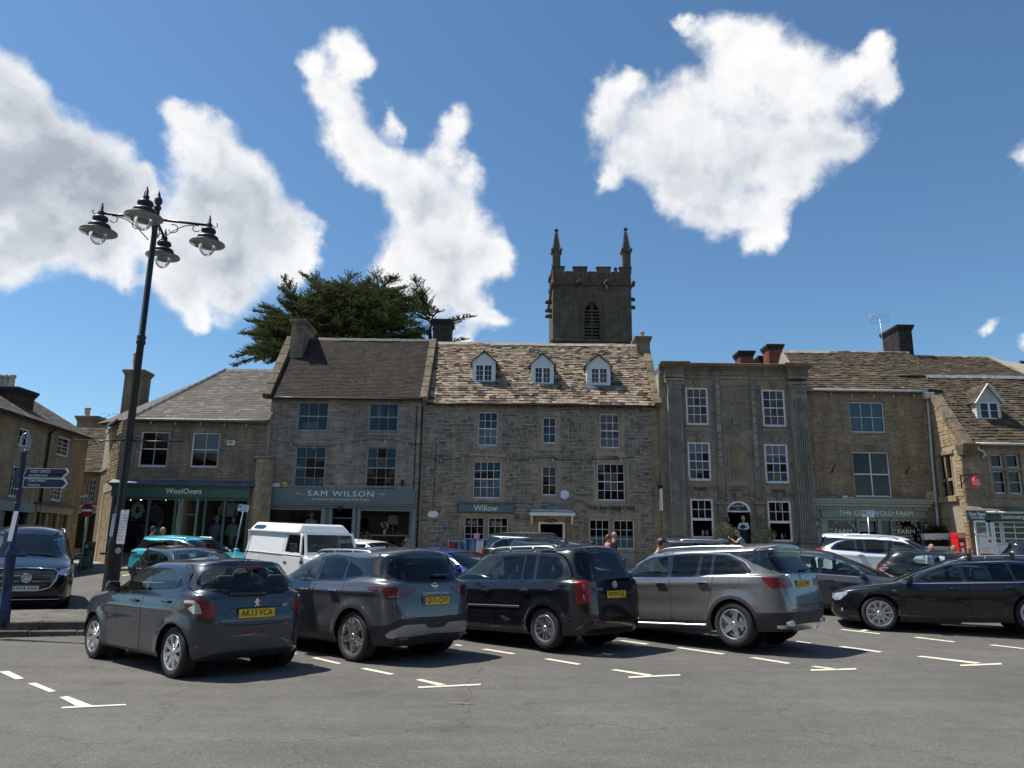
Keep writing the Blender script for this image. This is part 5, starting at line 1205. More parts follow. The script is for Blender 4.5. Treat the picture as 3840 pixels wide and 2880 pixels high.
S_MASS=piecemat('ashlar_weathered',[(0,(0.261,0.217,0.171)),(.4,(0.303,0.249,0.189)),(.7,(0.230,0.202,0.176)),(1,(0.325,0.266,0.193))],.9,(.38,.37,.34),.45,spot=.45,bigvar=((.10,.098,.09),1.1,.85))
T_WIL=piecemat('stone_slate_mixed',[(0,(.05,.042,.034)),(.16,(.12,.095,.07)),(.32,(.32,.23,.155)),(.46,(.42,.33,.22)),(.6,(.25,.185,.14)),(.72,(.46,.38,.28)),(.84,(.075,.062,.052)),(.92,(.38,.26,.20)),(1,(.33,.25,.18))],.9,(.50,.46,.38),.6,spot=.3)
T_SAM=piecemat('clay_plain_tile',[(0,(.038,.030,.025)),(.4,(.052,.039,.031)),(.75,(.070,.050,.039)),(1,(.045,.040,.033))],.9,(.17,.16,.13),.5,spot=.45)
T_SLATE=piecemat('blue_slate',[(0,(0.087,0.074,0.065)),(.45,(0.116,0.099,0.083)),(.75,(0.099,0.084,0.073)),(.88,(0.197,0.170,0.129)),(1,(0.162,0.139,0.107))],.75,(.33,.33,.30),.3,spot=.5)
T_COTS=piecemat('stone_slate_grey',[(0,(0.070,0.054,0.037)),(.35,(0.116,0.091,0.060)),(.65,(0.162,0.126,0.083)),(.85,(0.093,0.072,0.049)),(1,(0.220,0.170,0.107))],.92,(.36,.35,.30),.6,spot=.5)
B_RED=piecemat('red_brick',[(0,(0.200,0.064,0.041)),(.5,(0.264,0.085,0.054)),(.8,(0.176,0.060,0.045)),(1,(0.096,0.051,0.045))],.9)
B_BLK=piecemat('sooty_brick',[(0,(.028,.026,.027)),(.6,(.04,.036,.036)),(1,(.06,.05,.047))],.85)
B_STN=piecemat('chimney_stone',[(0,(0.232,0.185,0.129)),(.5,(0.302,0.242,0.168)),(1,(0.197,0.160,0.116))],.92,(.36,.35,.31),.5,spot=.4)
S_SURR,S_SURRP=M_SURR,M_SURRP
# ==== the row of buildings
def xat(px,py,Y):return at_depth(px,py,Y)
def house(name,label,x0,x1,Y,zt=None):
 xm=(x0+x1)/2;L=Vector((xm,Y,ground_z(xm,Y)));r=thing(name,label,'building',L,0,'stone buildings round the square')
 return r,L,Fr((0,Y,0),L=L)
def roofF(Y,ze,slope,L,over=.22):
 s=R(slope);return Fr((0,Y-over,ze),(1,0,0),(0,math.cos(s),math.sin(s)),(0,-math.sin(s),math.cos(s)),L)
def shell(root,L,x0,x1,Y,zb,ze,slope,rv,m,over=.22,sidem=None,backdepth=None):
 s=R(slope);yr=Y-over+math.cos(s)*rv;zr=ze+math.sin(s)*rv;yb=2*yr-Y+over
 mb=MB();e=.05
 poly=[(Y-over+.06-L.y,ze-.03-L.z),(yr-L.y,zr-.05-L.z),(yb-L.y,ze-.03-L.z)]
 mb.prism(poly,x0-L.x,x1-L.x,'x');mb.build('roof_deck',m,root)
 mb=MB();mb.box(x0-L.x,x0+.2-L.x,Y+.03-L.y,yb-.3-L.y,zb-.5-L.z,ze-.04-L.z);mb.box(x1-.2-L.x,x1-L.x,Y+.03-L.y,yb-.3-L.y,zb-.5-L.z,ze-.04-L.z)
 mb.box(x0+.2-L.x,x1-.2-L.x,yb-.5-L.y,yb-.3-L.y,zb-.5-L.z,ze-.04-L.z);mb.build('side_walls',sidem or m,root)
 return yr,zr
def ridge(root,L,x0,x1,yr,zr,m,seg=.45,r=.11,name='ridge_tile',jit=.01):
 n=max(1,int((x1-x0)/seg))
 for k in range(n):
  a,b=x0+(x1-x0)*k/n+.006,x0+(x1-x0)*(k+1)/n-.006;dz=wrand.uniform(-jit,jit);mb=MB()
  mb.hexa([(a-L.x,yr-r-.05-L.y,zr-.09+dz-L.z),(b-L.x,yr-r-.05-L.y,zr-.09+dz-L.z),(b-L.x,yr+r+.05-L.y,zr-.09+dz-L.z),(a-L.x,yr+r+.05-L.y,zr-.09+dz-L.z),(a-L.x,yr-.04-L.y,zr+.075+dz-L.z),(b-L.x,yr-.04-L.y,zr+.075+dz-L.z),(b-L.x,yr+.04-L.y,zr+.075+dz-L.z),(a-L.x,yr+.04-L.y,zr+.075+dz-L.z)])
  mb.build(name,m,root)
def polytop(x0,z0a,x1,z1a,zb):return[(x0,zb),(x1,zb),(x1,z1a),(x0,z0a)]
# ---- 1 corner clothes shop
YW=34.6
xl=xat(*K1(790,1100),YW).x;xr=xat(*K1(1835,800),YW).x
root,L,F=house('corner_shop_building','two-storey corner shop with slate hipped roof, splayed sunlit left wall and green shopfront',xl,xr,YW)
ze=F.uv(*K1(1400,585))[1];zb=L.z+.12
fx=F.rect(K1(770,1035),K1(1728,1115),.12)
zs0,zs1=F.uv(*K1(1100,1500),.1)[1],fx[2]
h1=window(F,root,K1(968,660),K1(1168,905),2,2,fw=.07,surround=None,inner=False)
h2=window(F,root,K1(1325,668),K1(1517,910),2,2,fw=.07,blind=(.40,1.,M_BLIND))
sx0,sx1=fx[0]+.05,fx[1]-.04
shop=(sx0,sx1,zs0-.01,zs1)
wall(F,root,'front_wall',polytop(xl,ze,xr,ze,zb-.4),[h1,h2,shop],M_MORT)
stones(F,root,(xl,xr,zb-.1,ze-.02),[grow(h1,.12,.20,.09),grow(h2,.12,.20,.09),(sx0-.2,sx1+.05,zs0-.06,fx[3]+.34)],S_WOOL,(.09,.15),(.2,.5),seed=3)
for h in(h1,h2):
 F.B('lintel',h[0]-.12,h[1]+.12,h[3]+.003,h[3]+.19,-.1,.03,S_WOOL,root,.01)
 F.B('jamb',h[0]-.12,h[0]-.003,h[2]-.09,h[3],-.1,.025,S_WOOL,root,.008);F.B('jamb',h[1]+.003,h[1]+.12,h[2]-.09,h[3],-.1,.025,S_WOOL,root,.008)
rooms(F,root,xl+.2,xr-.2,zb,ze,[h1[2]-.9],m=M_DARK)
M_GRN=mat('shop_green',(.060,.13,.105),.45,var=.15,vscale=2);M_GRNL=mat('shop_green_light',(.16,.25,.21),.5,var=.1)
fas=F.B('fascia',fx[0],fx[1],fx[2],fx[3],-.05,.14,M_GRN,root,.008)
F.T('WoolOvers',*[(lambda r_:((r_[0]+r_[1])/2,(r_[2]+r_[3])/2))(F.rect(K1(1145,1050),K1(1395,1098),.14))][0],.36,mat('sign_white',(.75,.76,.74),.6),fas,width=F.uv(*K1(1395,1070),.14)[0]-F.uv(*K1(1145,1070),.14)[0],d=.142,bold=.006)
mb=MB();a=fx[0]-.1;b=F.uv(*K1(1770,1000),.2)[0]
mb.hexa([F.P(a,fx[3],.30),F.P(b,fx[3],.30),F.P(b,fx[3],-.02),F.P(a,fx[3],-.02),F.P(a,fx[3]+.10,.32),F.P(b,fx[3]+.10,.32),F.P(b,fx[3]+.28,-.02),F.P(a,fx[3]+.28,-.02)]);mb.build('lead_canopy',M_LEAD,root,bevel=.01)
mb=MB();F.box(mb,fx[0]-.04,fx[1]+.05,fx[3]-.06,fx[3]-.005,.14,.24);mb.build('cornice',M_GRN,root,bevel=.01)
cols=[F.uv(*K1(x,1300),.05)[0]for x in(1012,1197,1243,1350,1405,1540)]
cols=[sx0+.02]+cols+[sx1-.02]
for i,c in enumerate(cols):F.B('mullion',c-.045,c+.045,zs0 if i not in(3,)else zb,zs1-.003,-.12,.05,M_GRNL if i in(3,4)else M_GRN,root,.006)
F.B('shop_sill',sx0-.22,cols[2]-.05,zs0-.10,zs0-.012,-.1,.13,M_GRN,root,.01);F.B('shop_sill',cols[4]+.05,sx1+.05,zs0-.10,zs0-.012,-.1,.13,M_GRN,root,.01)
F.B('head_rail',sx0,sx1,zs1-.12,zs1-.005,-.1,.03,M_GRN,root)
for i in(0,1,4,5,6):
 g_=MB();u0,u1=cols[i]+.05,cols[i+1]-.05;d_=wrand.uniform(-.006,.006)
 g_.add([F.P(u0,zs0,-.02-d_),F.P(u1,zs0,-.02),F.P(u1,zs1-.12,-.02+d_),F.P(u0,zs1-.12,-.02)],[(0,1,2,3)]);g_.build('shop_window',M_SHOPG,root)
F.B('transom',cols[3]+.045,cols[4]-.045,zs1-.78,zs1-.72,-.4,-.30,M_GRNL,root)
dr=MB();du0,du1=cols[2]+.06,cols[3]-.05
for a_,b_,c_,d_ in((du0,du0+.09,zb,zs1-.75),(du1-.09,du1,zb,zs1-.75),(du0+.09,du1-.09,zb,zb+.22),(du0+.09,du1-.09,zs1-.87,zs1-.75)):F.box(dr,a_,b_,c_,d_,-.12,-.07)
drr=dr.build('door',mat('door_sage',(.30,.40,.36),.5),root)
g_=MB();g_.add([F.P(du0+.09,zb+.22,-.09),F.P(du1-.09,zb+.22,-.09),F.P(du1-.09,zs1-.87,-.09),F.P(du0+.09,zs1-.87,-.09)],[(0,1,2,3)]);g_.build('door_pane',M_SHOPG,drr)
hd=MB();hd.tube([F.P(du1-.05,zb+.9,-.04),F.P(du1-.05,zb+1.25,-.04)],.012,8);hd.build('door_handle',M_CHROME,drr)
for x_ in(905,978,1040,1150,1240,1420,1497,1580,1660):
 p=F.rect(K1(x_-3,1126),K1(x_+3,1132),-.6);mb=MB();mb.ball(F.P(p[0],p[2],-.6),.028,8,6);mb.build('spotlight',mat('lit_lamp',(1.,.86,.62),.5,emit=6.),root)
RF=roofF(YW,ze,38,L,.35)
rv=RF.uv(*K1(1700,238))[1];hx0,hv0=RF.uv(*K1(880,560));hx1,hv1=RF.uv(*K1(1558,236))
yr,zr=shell(root,L,hx1,xr+.1,YW,zb,ze,38,rv,M_MORTG,.35)
RX0=RF.uv(*K1(893,575))[0]
def lim(v):t=v/max(.01,hv1);return(RX0+(hx1-RX0)*t,xr+.15)
tiles(RF,root,(RX0,xr+.15,0,rv),T_SLATE,(.16,.19),(.24,.34),(.003,.007),seed=5,limit=lim,rag=.004)
A=RF.P(RX0,-.02,.0);Bp=RF.P(hx1,rv,0);Cp=RF.P(xr+.1,rv,0)
mb=MB();BL_=xat(*K1(668,612),37.0)-L;BK_=Vector((Bp.x-.5,Bp.y+3,Bp.z-1.0))
mb.add([A,RF.P(hx1,0,-.0),Bp],[(0,1,2)]);mb.add([A,Bp,BL_+Vector((0,0,.05)),BL_+Vector((.4,2.5,0))],[(0,1,2),(2,1,3)]);mb.build('hip_slope',T_SLATE,root)
n=15
for k in range(n):
 p,q=A.lerp(Bp,k/n),A.lerp(Bp,(k+1)/n-.004);d=(q-p).normalized();sx_=d.cross(Vector((0,0,1))).normalized()*.13;up=Vector((0,0,.10))
 mb=MB();mb.hexa([p-sx_,p+sx_,q+sx_,q-sx_,p-sx_*.3+up,p+sx_*.3+up,q+sx_*.3+up*1.25,q-sx_*.3+up*1.25]);mb.build('hip_tile',mat('dark_ridge',(.07,.072,.08),.7,var=.3),root)
ridge(root,L,hx1+L.x*0,xr+.1,yr,zr,MATS['dark_ridge'],.42)
gutter(F,root,RX0,xr+.05,ze-.04,mat('grey_gutter',(.20,.20,.20),.5,var=.2),.40,.06)
Pa=Vector((xl,YW,0));Pb=xat(*K1(655,1590),36.9);Pb.z=0
exb=(Pa-Pb);W2=exb.length
G=Fr(Pb,exb,(0,0,1),None,L)
if G.n.y>0:G.n=-G.n
gh=G.rect(K1(735,675),K1(775,915),-.1)
bh=G.rect(K1(690,1088),K1(745,1590),0.)
wall(G,root,'splay_wall',polytop(0,ze,W2,ze,zb-.5),[(gh[0],gh[1],gh[2],gh[3])],mat('mortar_warm',(.33,.28,.20),.95,var=.25,vscale=10,bump=.4))
stones(G,root,(0,W2,zb-.2,ze-.02),[(gh[0]-.16,gh[1]+.16,gh[2]-.1,gh[3]+.2),(bh[0]-.5,bh[1]+.35,zb-.3,bh[3]+.45)],S_LEFT,(.10,.16),(.14,.4),(.02,.05),seed=8)
stones(G,root,(bh[0],bh[1],zb-.2,bh[3]),[],S_LEFT,(.08,.12),(.10,.2),(-.0,.012),seed=9,nobj=60)
for(a_,b_,c_,d_)in((bh[0]-.48,bh[0]-.01,zb-.3,bh[3]),(bh[1]+.01,bh[1]+.33,zb-.3,bh[3]),(bh[0]-.48,bh[1]+.33,bh[3]+.005,bh[3]+.42)):G.B('dressed_jamb',a_,b_,c_,d_,-.1,.03,piecemat('ashlar_gold',[(0,(.40,.32,.21)),(1,(.44,.36,.25))],.9),root,.01)
mb=MB();G.box(mb,gh[0],gh[0]+.06,gh[2],gh[3],-.15,-.1);G.box(mb,gh[1]-.06,gh[1],gh[2],gh[3],-.15,-.1);G.box(mb,gh[0]+.06,gh[1]-.06,(gh[2]+gh[3])/2-.03,(gh[2]+gh[3])/2+.03,-.15,-.1);G.box(mb,gh[0]+.06,gh[1]-.06,gh[2],gh[2]+.06,-.15,-.1);w_=mb.build('window',M_FRAME,root)
mb=MB();mb.add([G.P(gh[0],gh[2],-.12),G.P(gh[1],gh[2],-.12),G.P(gh[1],gh[3],-.12),G.P(gh[0],gh[3],-.12)],[(0,1,2,3)]);mb.build('pane',M_WIN,w_)
G.B('sill',gh[0]-.1,gh[1]+.1,gh[2]-.09,gh[2]-.004,-.1,.07,S_WOOL,w_);G.B('lintel',gh[0]-.16,gh[1]+.16,gh[3]+.005,gh[3]+.19,-.1,.03,MATS['ashlar_gold'],root)
mb=MB();G.box(mb,.0,W2-.05,zb-.4,ze,-.7,-.65);mb.build('interior',M_DARK,root)
gutter(G,root,-.1,W2+.1,ze-.04,MATS['grey_gutter'],.3,.06)
F.B('corner_quoin',xl-.02,xl+.24,fx[3]+.3,ze-.03,-.2,.03,S_WOOL,root)
cx0,cx1=xat(*K1(848,400),38.).x,xat(*K1(972,400),38.).x;cz=xat(*K1(900,232),38.).z;cz0=xat(*K1(840,540),38.).z
chimney(root,L,cx0,cx1,38,38.9,cz0-1.2,cz,B_STN,brick=False,pots=((xat(*K1(925,240),38.4).x,1.05,.15),))
v_=F.rect(K1(1573,723),K1(1625,757));vb=F.B('vent_box',*v_,0,.12,M_FRAME,root,.01)
for k in range(3):F.B('louvre',v_[0]+.06,v_[1]-.06,v_[2]+.05+k*.06,v_[2]+.075+k*.06,.12,.13,M_BLKPL,vb)
bu=F.rect(K2(80,895),K2(195,1480),.25);bz=F.uv(*K2(140,895),.2)[1]
mb=MB();F.box(mb,bu[0]+.04,bu[1]-.04,zb-.4,bz,0,.22);mb.build('buttress',M_MORT,root)
FB=Fr((0,YW-.22,0),L=L);stones(FB,root,(bu[0],bu[1],zb-.2,bz-.02),[],S_WOOL,(.2,.3),(.3,.5),(.01,.02),seed=12,nobj=80)
F.B('buttress_cap',bu[0]-.06,bu[1]+.08,bz,bz+.08,0,.32,S_WOOL,root,.01)
# ---- 2 grey-fronted home shop
YS=34.85
xl=xr;x2=xat(*K2(1172,700),YS).x
root,L,F=house('home_shop_building','three-storey grey-brown stone house with dark clay-tiled roof and blue-grey shopfront',xl,x2,YS)
zb=L.z+.12;ze=F.uv(*K2(650,508))[1]
hs=[]
for(a,b,c,r_,bl)in(((378,532),(572,718),3,2,None),((838,540),(1025,722),3,2,None),((357,822),(553,1083),3,[1,1,1,.8],None),((820,825),(1012,1083),3,[1,1,1,.8],None)):
 hs.append(window(F,root,K2(*a),K2(*b),c,r_,fm=M_FRAMEG,fw=.045,blind=bl,sm=S_SAM))
fx=F.rect(K2(168,1092),K2(1136,1190),.15);zf1=F.uv(*K2(600,1218),.12)[1]
sx0,sx1=fx[0]+.03,fx[1]-.05;zs0=zb+.55
wall(F,root,'front_wall',polytop(xl,ze,x2,ze,zb-.4),hs+[(sx0,sx1,zb+.0,zf1)],M_MORTG)
stones(F,root,(xl,x2,zb-.1,ze-.02),[grow(h,.02,.20,.09)for h in hs]+[(sx0-.1,sx1+.1,zb-.3,fx[3]+.05)],S_SAM,(.10,.15),(.22,.55),(.004,.018),gap=.008,seed=21)
for h in hs:F.B('lintel',h[0]-.15,h[1]+.15,h[3]+.003,h[3]+.19,-.1,.016,S_SAM,root,.006)
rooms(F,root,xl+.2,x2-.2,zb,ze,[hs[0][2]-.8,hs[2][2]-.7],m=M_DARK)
M_SGB=mat('shop_bluegrey',(.125,.155,.158),.5,var=.1,vscale=2);M_SGL=mat('shop_bluegrey_light',(.17,.20,.20),.5,var=.1)
fas=F.B('fascia',*fx,-.05,.17,M_SGB,root,.008);W_=mat('sign_white')
def cen(F,a,b,d):r_=F.rect(a,b,d);return(r_[0]+r_[1])/2,(r_[2]+r_[3])/2,r_[1]-r_[0],r_[3]-r_[2]
c_=cen(F,K2(440,1108),K2(867,1146),.17);F.T('SAM WILSON',c_[0],c_[1],c_[3]*1.35,W_,fas,width=c_[2],d=.172,spacing=1.15)
c_=cen(F,K2(465,1157),K2(835,1170),.17);F.T('BRINGING THE COUNTRYSIDE HOME',c_[0],c_[1],c_[3]*1.3,W_,fas,width=c_[2],d=.172,spacing=1.2)
for sgn,x_ in((1,390),(-1,912)):
 c_=F.uv(*K2(x_,1128),.17);lf=MB()
 lf.tube([F.P(c_[0]-sgn*.16,c_[1]+.05,.175),F.P(c_[0],c_[1]-.0,.175),F.P(c_[0]+sgn*.18,c_[1],.175)],.006,4)
 for k,(q,w_)in enumerate(((-.14,.07),(-.04,.06),(-.10,-.05),(.0,-.05))):
  p=F.P(c_[0]+sgn*q,c_[1]+.01,.176);e_=F.P(c_[0]+sgn*(q-.08),c_[1]+.01+w_,.176);s_=F.ex*.0+F.up*.012;lf.add([p,p.lerp(e_,.5)+s_+F.ex*.014,e_,p.lerp(e_,.5)-s_-F.ex*.014],[(0,1,2,3)])
 lf.build('leaf_motif',W_,fas)
for(a_,b_,d1)in((zf1,zf1+.10,.12),(zf1+.105,fx[2]-.005,.20)):F.B('moulding',fx[0]-.02,fx[1]+.03,a_,b_,-.05,d1,M_SGB,root,.01)
ux=lambda x:F.uv(*K2(x,1350),.05)[0]
for a_,b_ in((ux(163),ux(180)),(ux(520),ux(548)),(ux(572),ux(590)),(ux(722),ux(745)),(ux(757),ux(775)),(ux(1108),ux(1135))):F.B('pilaster',a_,b_,zb,zf1-.004,-.2,.07,M_SGL,root,.008)
F.B('panel',ux(548)+.003,ux(572)-.003,zb,zf1-.004,-.3,-.02,M_SGB,root);F.B('panel',ux(745)+.003,ux(757)-.003,zb,zf1-.004,-.3,.0,M_SGB,root)
for a_,b_ in((ux(180),ux(520)),(ux(775),ux(1108))):
 g_=MB();g_.add([F.P(a_,zs0,-.03),F.P(b_,zs0,-.02),F.P(b_,zf1,-.02),F.P(a_,zf1,-.035)],[(0,1,2,3)]);g_.build('shop_window',M_SHOPG,root)
 F.B('stall_riser',a_,b_,zb-.2,zs0-.01,-.2,.04,M_SGB,root);F.B('head_rail',a_,b_,zf1-.1,zf1-.005,-.12,.02,M_SGL,root)
F.B('shop_post',ux(1085),ux(1098),zs0,zf1-.1,-.5,-.42,M_FRAME,root)
F.B('transom',ux(590)+.003,ux(722)-.003,F.uv(*K2(660,1287),-.3)[1],F.uv(*K2(660,1280),-.3)[1],-.36,-.3,M_SGL,root)
mb=MB();c_=F.uv(*K2(647,1226),.25);M=Matrix.Translation(F.P(c_[0],c_[1],.3));mb.lathe([(.02,.12),(.13,.06),(.15,0),(.11,-.02),(.07,-.09),(0,-.11)],14,M);mb.build('door_lantern',M_IRON,root)
v_=F.rect(K2(212,1056),K2(258,1084));F.B('alarm_box',*v_,0,.08,M_FRAME,root,.01)
c_=F.uv(*K2(288,1068));mb=MB();M=F.M(c_[0],c_[1],0.);mb.lathe([(.155,0),(.15,.07),(.10,.095),(0,.1)],22,M);ab=mb.build('alarm_dome',mat('alarm_yellow',(.62,.44,.04),.4),root)
F.T('Yale',c_[0],c_[1],.12,M_BLKINK,ab,d=.101)
v_=F.rect(K2(1045,1037),K2(1062,1075));F.B('wall_light',*v_,0,.12,M_IRON,root,.01)
RF=roofF(YS,ze,50,L,.25);rv=RF.uv(*K2(900,130))[1]
yr,zr=shell(root,L,xl+.05,x2,YS,zb,ze,50,rv,M_MORTG,.25)
gx0=RF.uv(*K2(205,480))[0];gx1=RF.uv(*K2(1172,500))[0]
lt=RF.uv(*K2(352,195));chv=lt[1]
def lim(v):return(gx0,gx1)
tiles(RF,root,(gx0,gx1,0,rv),T_SAM,(.098,.11),(.15,.17),(.010,.018),seed=22,rag=.006,sag=lambda u,v:.015*math.sin(u*.9+v)+.01*math.sin(u*3.1))
ridge(root,L,gx0,gx1,yr,zr,MATS['dark_ridge'],.38,.10)
e0=RF.P(0,-.05,0)+L;e1=RF.P(0,rv+.02,0)+L
gable_cope(root,L,[(gx0-.16,e0.y,e0.z),(gx0-.16,e1.y,e1.z)],.42,.20);gable_cope(root,L,[(gx1+.16,e0.y,e0.z),(gx1+.16,e1.y,e1.z)],.34,.14)
gutter(F,root,gx0-.1,gx1+.1,ze-.06,M_IRON,.30,.06)
cy0=yr-1.1;cx0,cx1=xat(*K2(330,100),cy0).x,xat(*K2(412,100),cy0).x;cz=xat(*K2(360,-2),cy0).z
chimney(root,L,cx0,cx1,cy0,yr+.8,xat(*K2(360,185),cy0).z-.9,cz,B_STN,brick=False)
# ---- 3 tall house with three dormers
YT=35.0
xl=x2;x3=xat(*K3(1600,900),YT).x
root,L,F=house('dormered_stone_house','tall rubble-stone house with multicoloured stone-tiled roof and three white dormers',xl,x3,YT)
zb=L.z+.12;ze=F.uv(*K3(830,552))[1]
wn=[((420,597),(547,815),3,[1,1,1,1],(0,.48,M_BLIND),S_WIL),((837,632),(925,800),2,3,None,0),((1208,610),(1337,830),3,[1,1,1,1],(0,.33,mat('curtain_mauve',(.30,.27,.28),.9)),0),((388,915),(568,1155),4,[1,1,1,1.1],(0,.5,M_BLIND),0),((833,948),(928,1137),2,3,None,0),((1190,930),(1370,1170),4,[1,1,1,1],None,0)]
hs=[]
for i,(a,b,c,r_,bl,q)in enumerate(wn):hs.append(window(F,root,K3(*a),K3(*b),c,r_,fw=.045,bar=.02,blind=bl,surround=.17,sm=S_SURRP if i in(0,1,3,4)else S_SURR,sill=False,sash=(c>2)))
g1=window(F,root,K3(330,1278),K3(458,1500),3,4,fw=.04,sash=False,glass=M_SHOPG,sill=False);g2=window(F,root,K3(484,1280),K3(612,1500),3,4,fw=.04,sash=False,glass=M_SHOPG,sill=False)
g3=window(F,root,K3(1140,1293),K3(1272,1480),3,3,fw=.04,sash=False,blind=(0,.42,M_BLIND),sill=False);g4=window(F,root,K3(1297,1297),K3(1430,1485),3,3,fw=.04,sash=False,blind=(0,.45,M_BLIND),sill=False)
dr=F.rect(K3(822,1322),K3(968,1600),-.1);dr=(dr[0],dr[1],zb,dr[3])
wall(F,root,'front_wall',polytop(xl,ze,x3,ze,zb-.4),hs+[g1,g2,g3,g4,dr],M_MORTG)
ex=[grow(h,.19,.17,.20)for h in hs]+[(g1[0]-.25,g2[1]+.25,zb-.3,g1[3]+.2),(g3[0]-.28,g4[1]+.28,zb-.3,g3[3]+.28),(dr[0]-.5,dr[1]+.5,zb-.3,dr[3]+.45)]
qx=x3-.42
stones(F,root,(xl+.12,x3,zb-.1,ze-.02),ex+[(qx,x3+1,zb-1,ze+1)],S_WIL,(.12,.20),(.12,.40),(.004,.030),gap=.022,seed=31,rubble=True)
rq=random.Random(5);v=zb-.1;k=0
while v<ze-.1:
 h_=rq.uniform(.2,.34);w_=(.46 if k%2 else .34)+rq.uniform(-.06,.12)
 F.B('quoin',x3-w_,x3-.01,v+.006,min(ze,v+h_)-.006,-.05,.02,S_FARM,root,.01);
 if w_<.44:stones(F,root,(qx-.02,x3-w_-.01,v,min(ze,v+h_)),[],S_WIL,(.1,.14),(.08,.12),seed=k,nobj=9)
 v+=h_;k+=1
for(a,b,c)in((g1[0],g1[1],g1[2]),(g2[0],g2[1],g2[2])):pass
for(ga,gb,e_)in((g1,g2,.24),(g3,g4,.27)):
 for a_,b_ in((ga[0]-e_,ga[0]-.004),(ga[1]+.004,gb[0]-.004),(gb[1]+.004,gb[1]+e_)):F.B('mullion_stone',a_,b_,zb-.2,ga[3]+.02,-.14,.02,S_FARM if ga is g3 else S_SURR,root,.01)
 F.B('head_stone',ga[0]-e_,gb[1]+e_,ga[3]+.025,ga[3]+(.19 if ga is g1 else .27),-.14,.03,S_SURR,root,.01);F.B('sill',ga[0]-e_,gb[1]+e_,ga[2]-.14,ga[2]-.01,-.15,.06,S_SURR,root,.01)
for a_,b_,c_,d_ in((dr[0]-.48,dr[0]-.09,zb-.2,dr[3]+.43),(dr[1]+.09,dr[1]+.48,zb-.2,dr[3]+.43),(dr[0]-.085,dr[1]+.085,dr[3]+.09,dr[3]+.43)):F.B('door_surround',a_,b_,c_,d_,-.12,.03,S_FARM,root,.01)
for a_,b_,c_,d_ in((dr[0]-.085,dr[0],zb,dr[3]),(dr[1],dr[1]+.085,zb,dr[3]),(dr[0]-.085,dr[1]+.085,dr[3]+.003,dr[3]+.085)):F.B('door_frame',a_,b_,c_,d_,-.16,.02,M_FRAME,root,.006)
F.B('open_door',dr[1]-.04,dr[1],zb,dr[3]-.02,-.9,-.17,mat('brown_door',(.09,.045,.025),.5,var=.3),root)
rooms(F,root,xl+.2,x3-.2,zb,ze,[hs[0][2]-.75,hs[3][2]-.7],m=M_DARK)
mb=MB();ca=F.rect(K3(752,1240),K3(1050,1270),.6);cz1=ca[3]
mb.hexa([F.P(ca[0],ca[2]+.02,.7),F.P(ca[1],ca[2]+.02,.7),F.P(ca[1],ca[2]+.02,0.),F.P(ca[0],ca[2]+.02,0.),F.P(ca[0]+.02,ca[2]+.17,.7),F.P(ca[1]-.02,ca[2]+.17,.7),F.P(ca[1]-.1,ca[2]+.30,0.),F.P(ca[0]+.1,ca[2]+.30,0.)]);mb.build('door_canopy',M_FRAME,root,bevel=.01)
F.B('canopy_lead',ca[0]-.03,ca[1]+.03,ca[2]+.18,ca[2]+.20,.45,.75,M_LEAD,root)
for u_ in(ca[0]+.12,ca[1]-.12):mb=MB();mb.add([F.P(u_-.04,ca[2]+.02,.5),F.P(u_+.04,ca[2]+.02,.5),F.P(u_+.04,ca[2]-.35,0.03),F.P(u_-.04,ca[2]-.35,0.03),F.P(u_-.04,ca[2]+.02,.03),F.P(u_+.04,ca[2]+.02,.03)],[(0,1,2,3),(0,3,4),(1,5,2)]);mb.build('canopy_bracket',M_FRAME,root)
sg=F.rect(K3(290,1192),K3(650,1246),.06);so=F.B('shop_sign',*sg,.02,.07,mat('willow_green',(.10,.145,.145),.5,var=.08),root,.006)
fr=MB();e_=.035;F.box(fr,sg[0]-e_,sg[1]+e_,sg[3],sg[3]+e_,.01,.10);F.box(fr,sg[0]-e_,sg[1]+e_,sg[2]-e_,sg[2],.01,.10);F.box(fr,sg[0]-e_,sg[0],sg[2],sg[3],.01,.10);F.box(fr,sg[1],sg[1]+e_,sg[2],sg[3],.01,.10);fr.build('sign_frame',mat('bronze_frame',(.06,.055,.045),.6),so)
c_=cen(F,K3(392,1200),K3(545,1240),.07);F.T('Willow',c_[0],c_[1],.40,W_,so,width=c_[2],d=.072)
c_=cen(F,K3(1130,1207),K3(1436,1234),.03);F.T('THE BAOBAB TREE',c_[0],c_[1],c_[3]*1.4,M_BLKINK,root,width=c_[2],d=.05,depth=.012)
c_=cen(F,K3(850,1293),K3(938,1312),.06);mb=MB();M=F.M(c_[0],c_[1],.035)@Matrix.Diagonal((1,.24,1,1));mb.lathe([(c_[2]/2,0),(c_[2]/2,.03),(0,.03)],24,M,sm=False);dp=mb.build('door_plaque',M_IRON,root)
F.T('Talbot House',c_[0],c_[1],.12,mat('gold_letters',(.5,.36,.12),.4),dp,width=c_[2]*.75,d=.067)
c_=F.uv(*K3(980,1132));mb=MB();M=F.M(c_[0],c_[1],0)@Matrix.Rotation(R(30),4,'Z');mb.lathe([(.23,0),(.22,.08),(.12,.10),(0,.1)],6,M,sm=False);mb.build('alarm_box',M_FRAME,root)
c_=F.uv(*K3(128,1258));mb=MB();M=F.M(c_[0],c_[1],0)@Matrix.Diagonal((1,.6,1,1));mb.lathe([(.26,0),(.25,.03),(0,.035)],24,M,sm=False);mb.build('oval_plaque',M_FRAME,root)
pa,pb=F.uv(*K3(150,800)),F.uv(*K3(127,1245));pipe(root,L,[F.P(pa[0],pa[1],.05)+L,F.P(pb[0],pb[1],.05)+L],.013,M_IRON,'cable',False)
RF=roofF(YT,ze,52,L,.25);rv=RF.uv(*K3(830,160))[1]
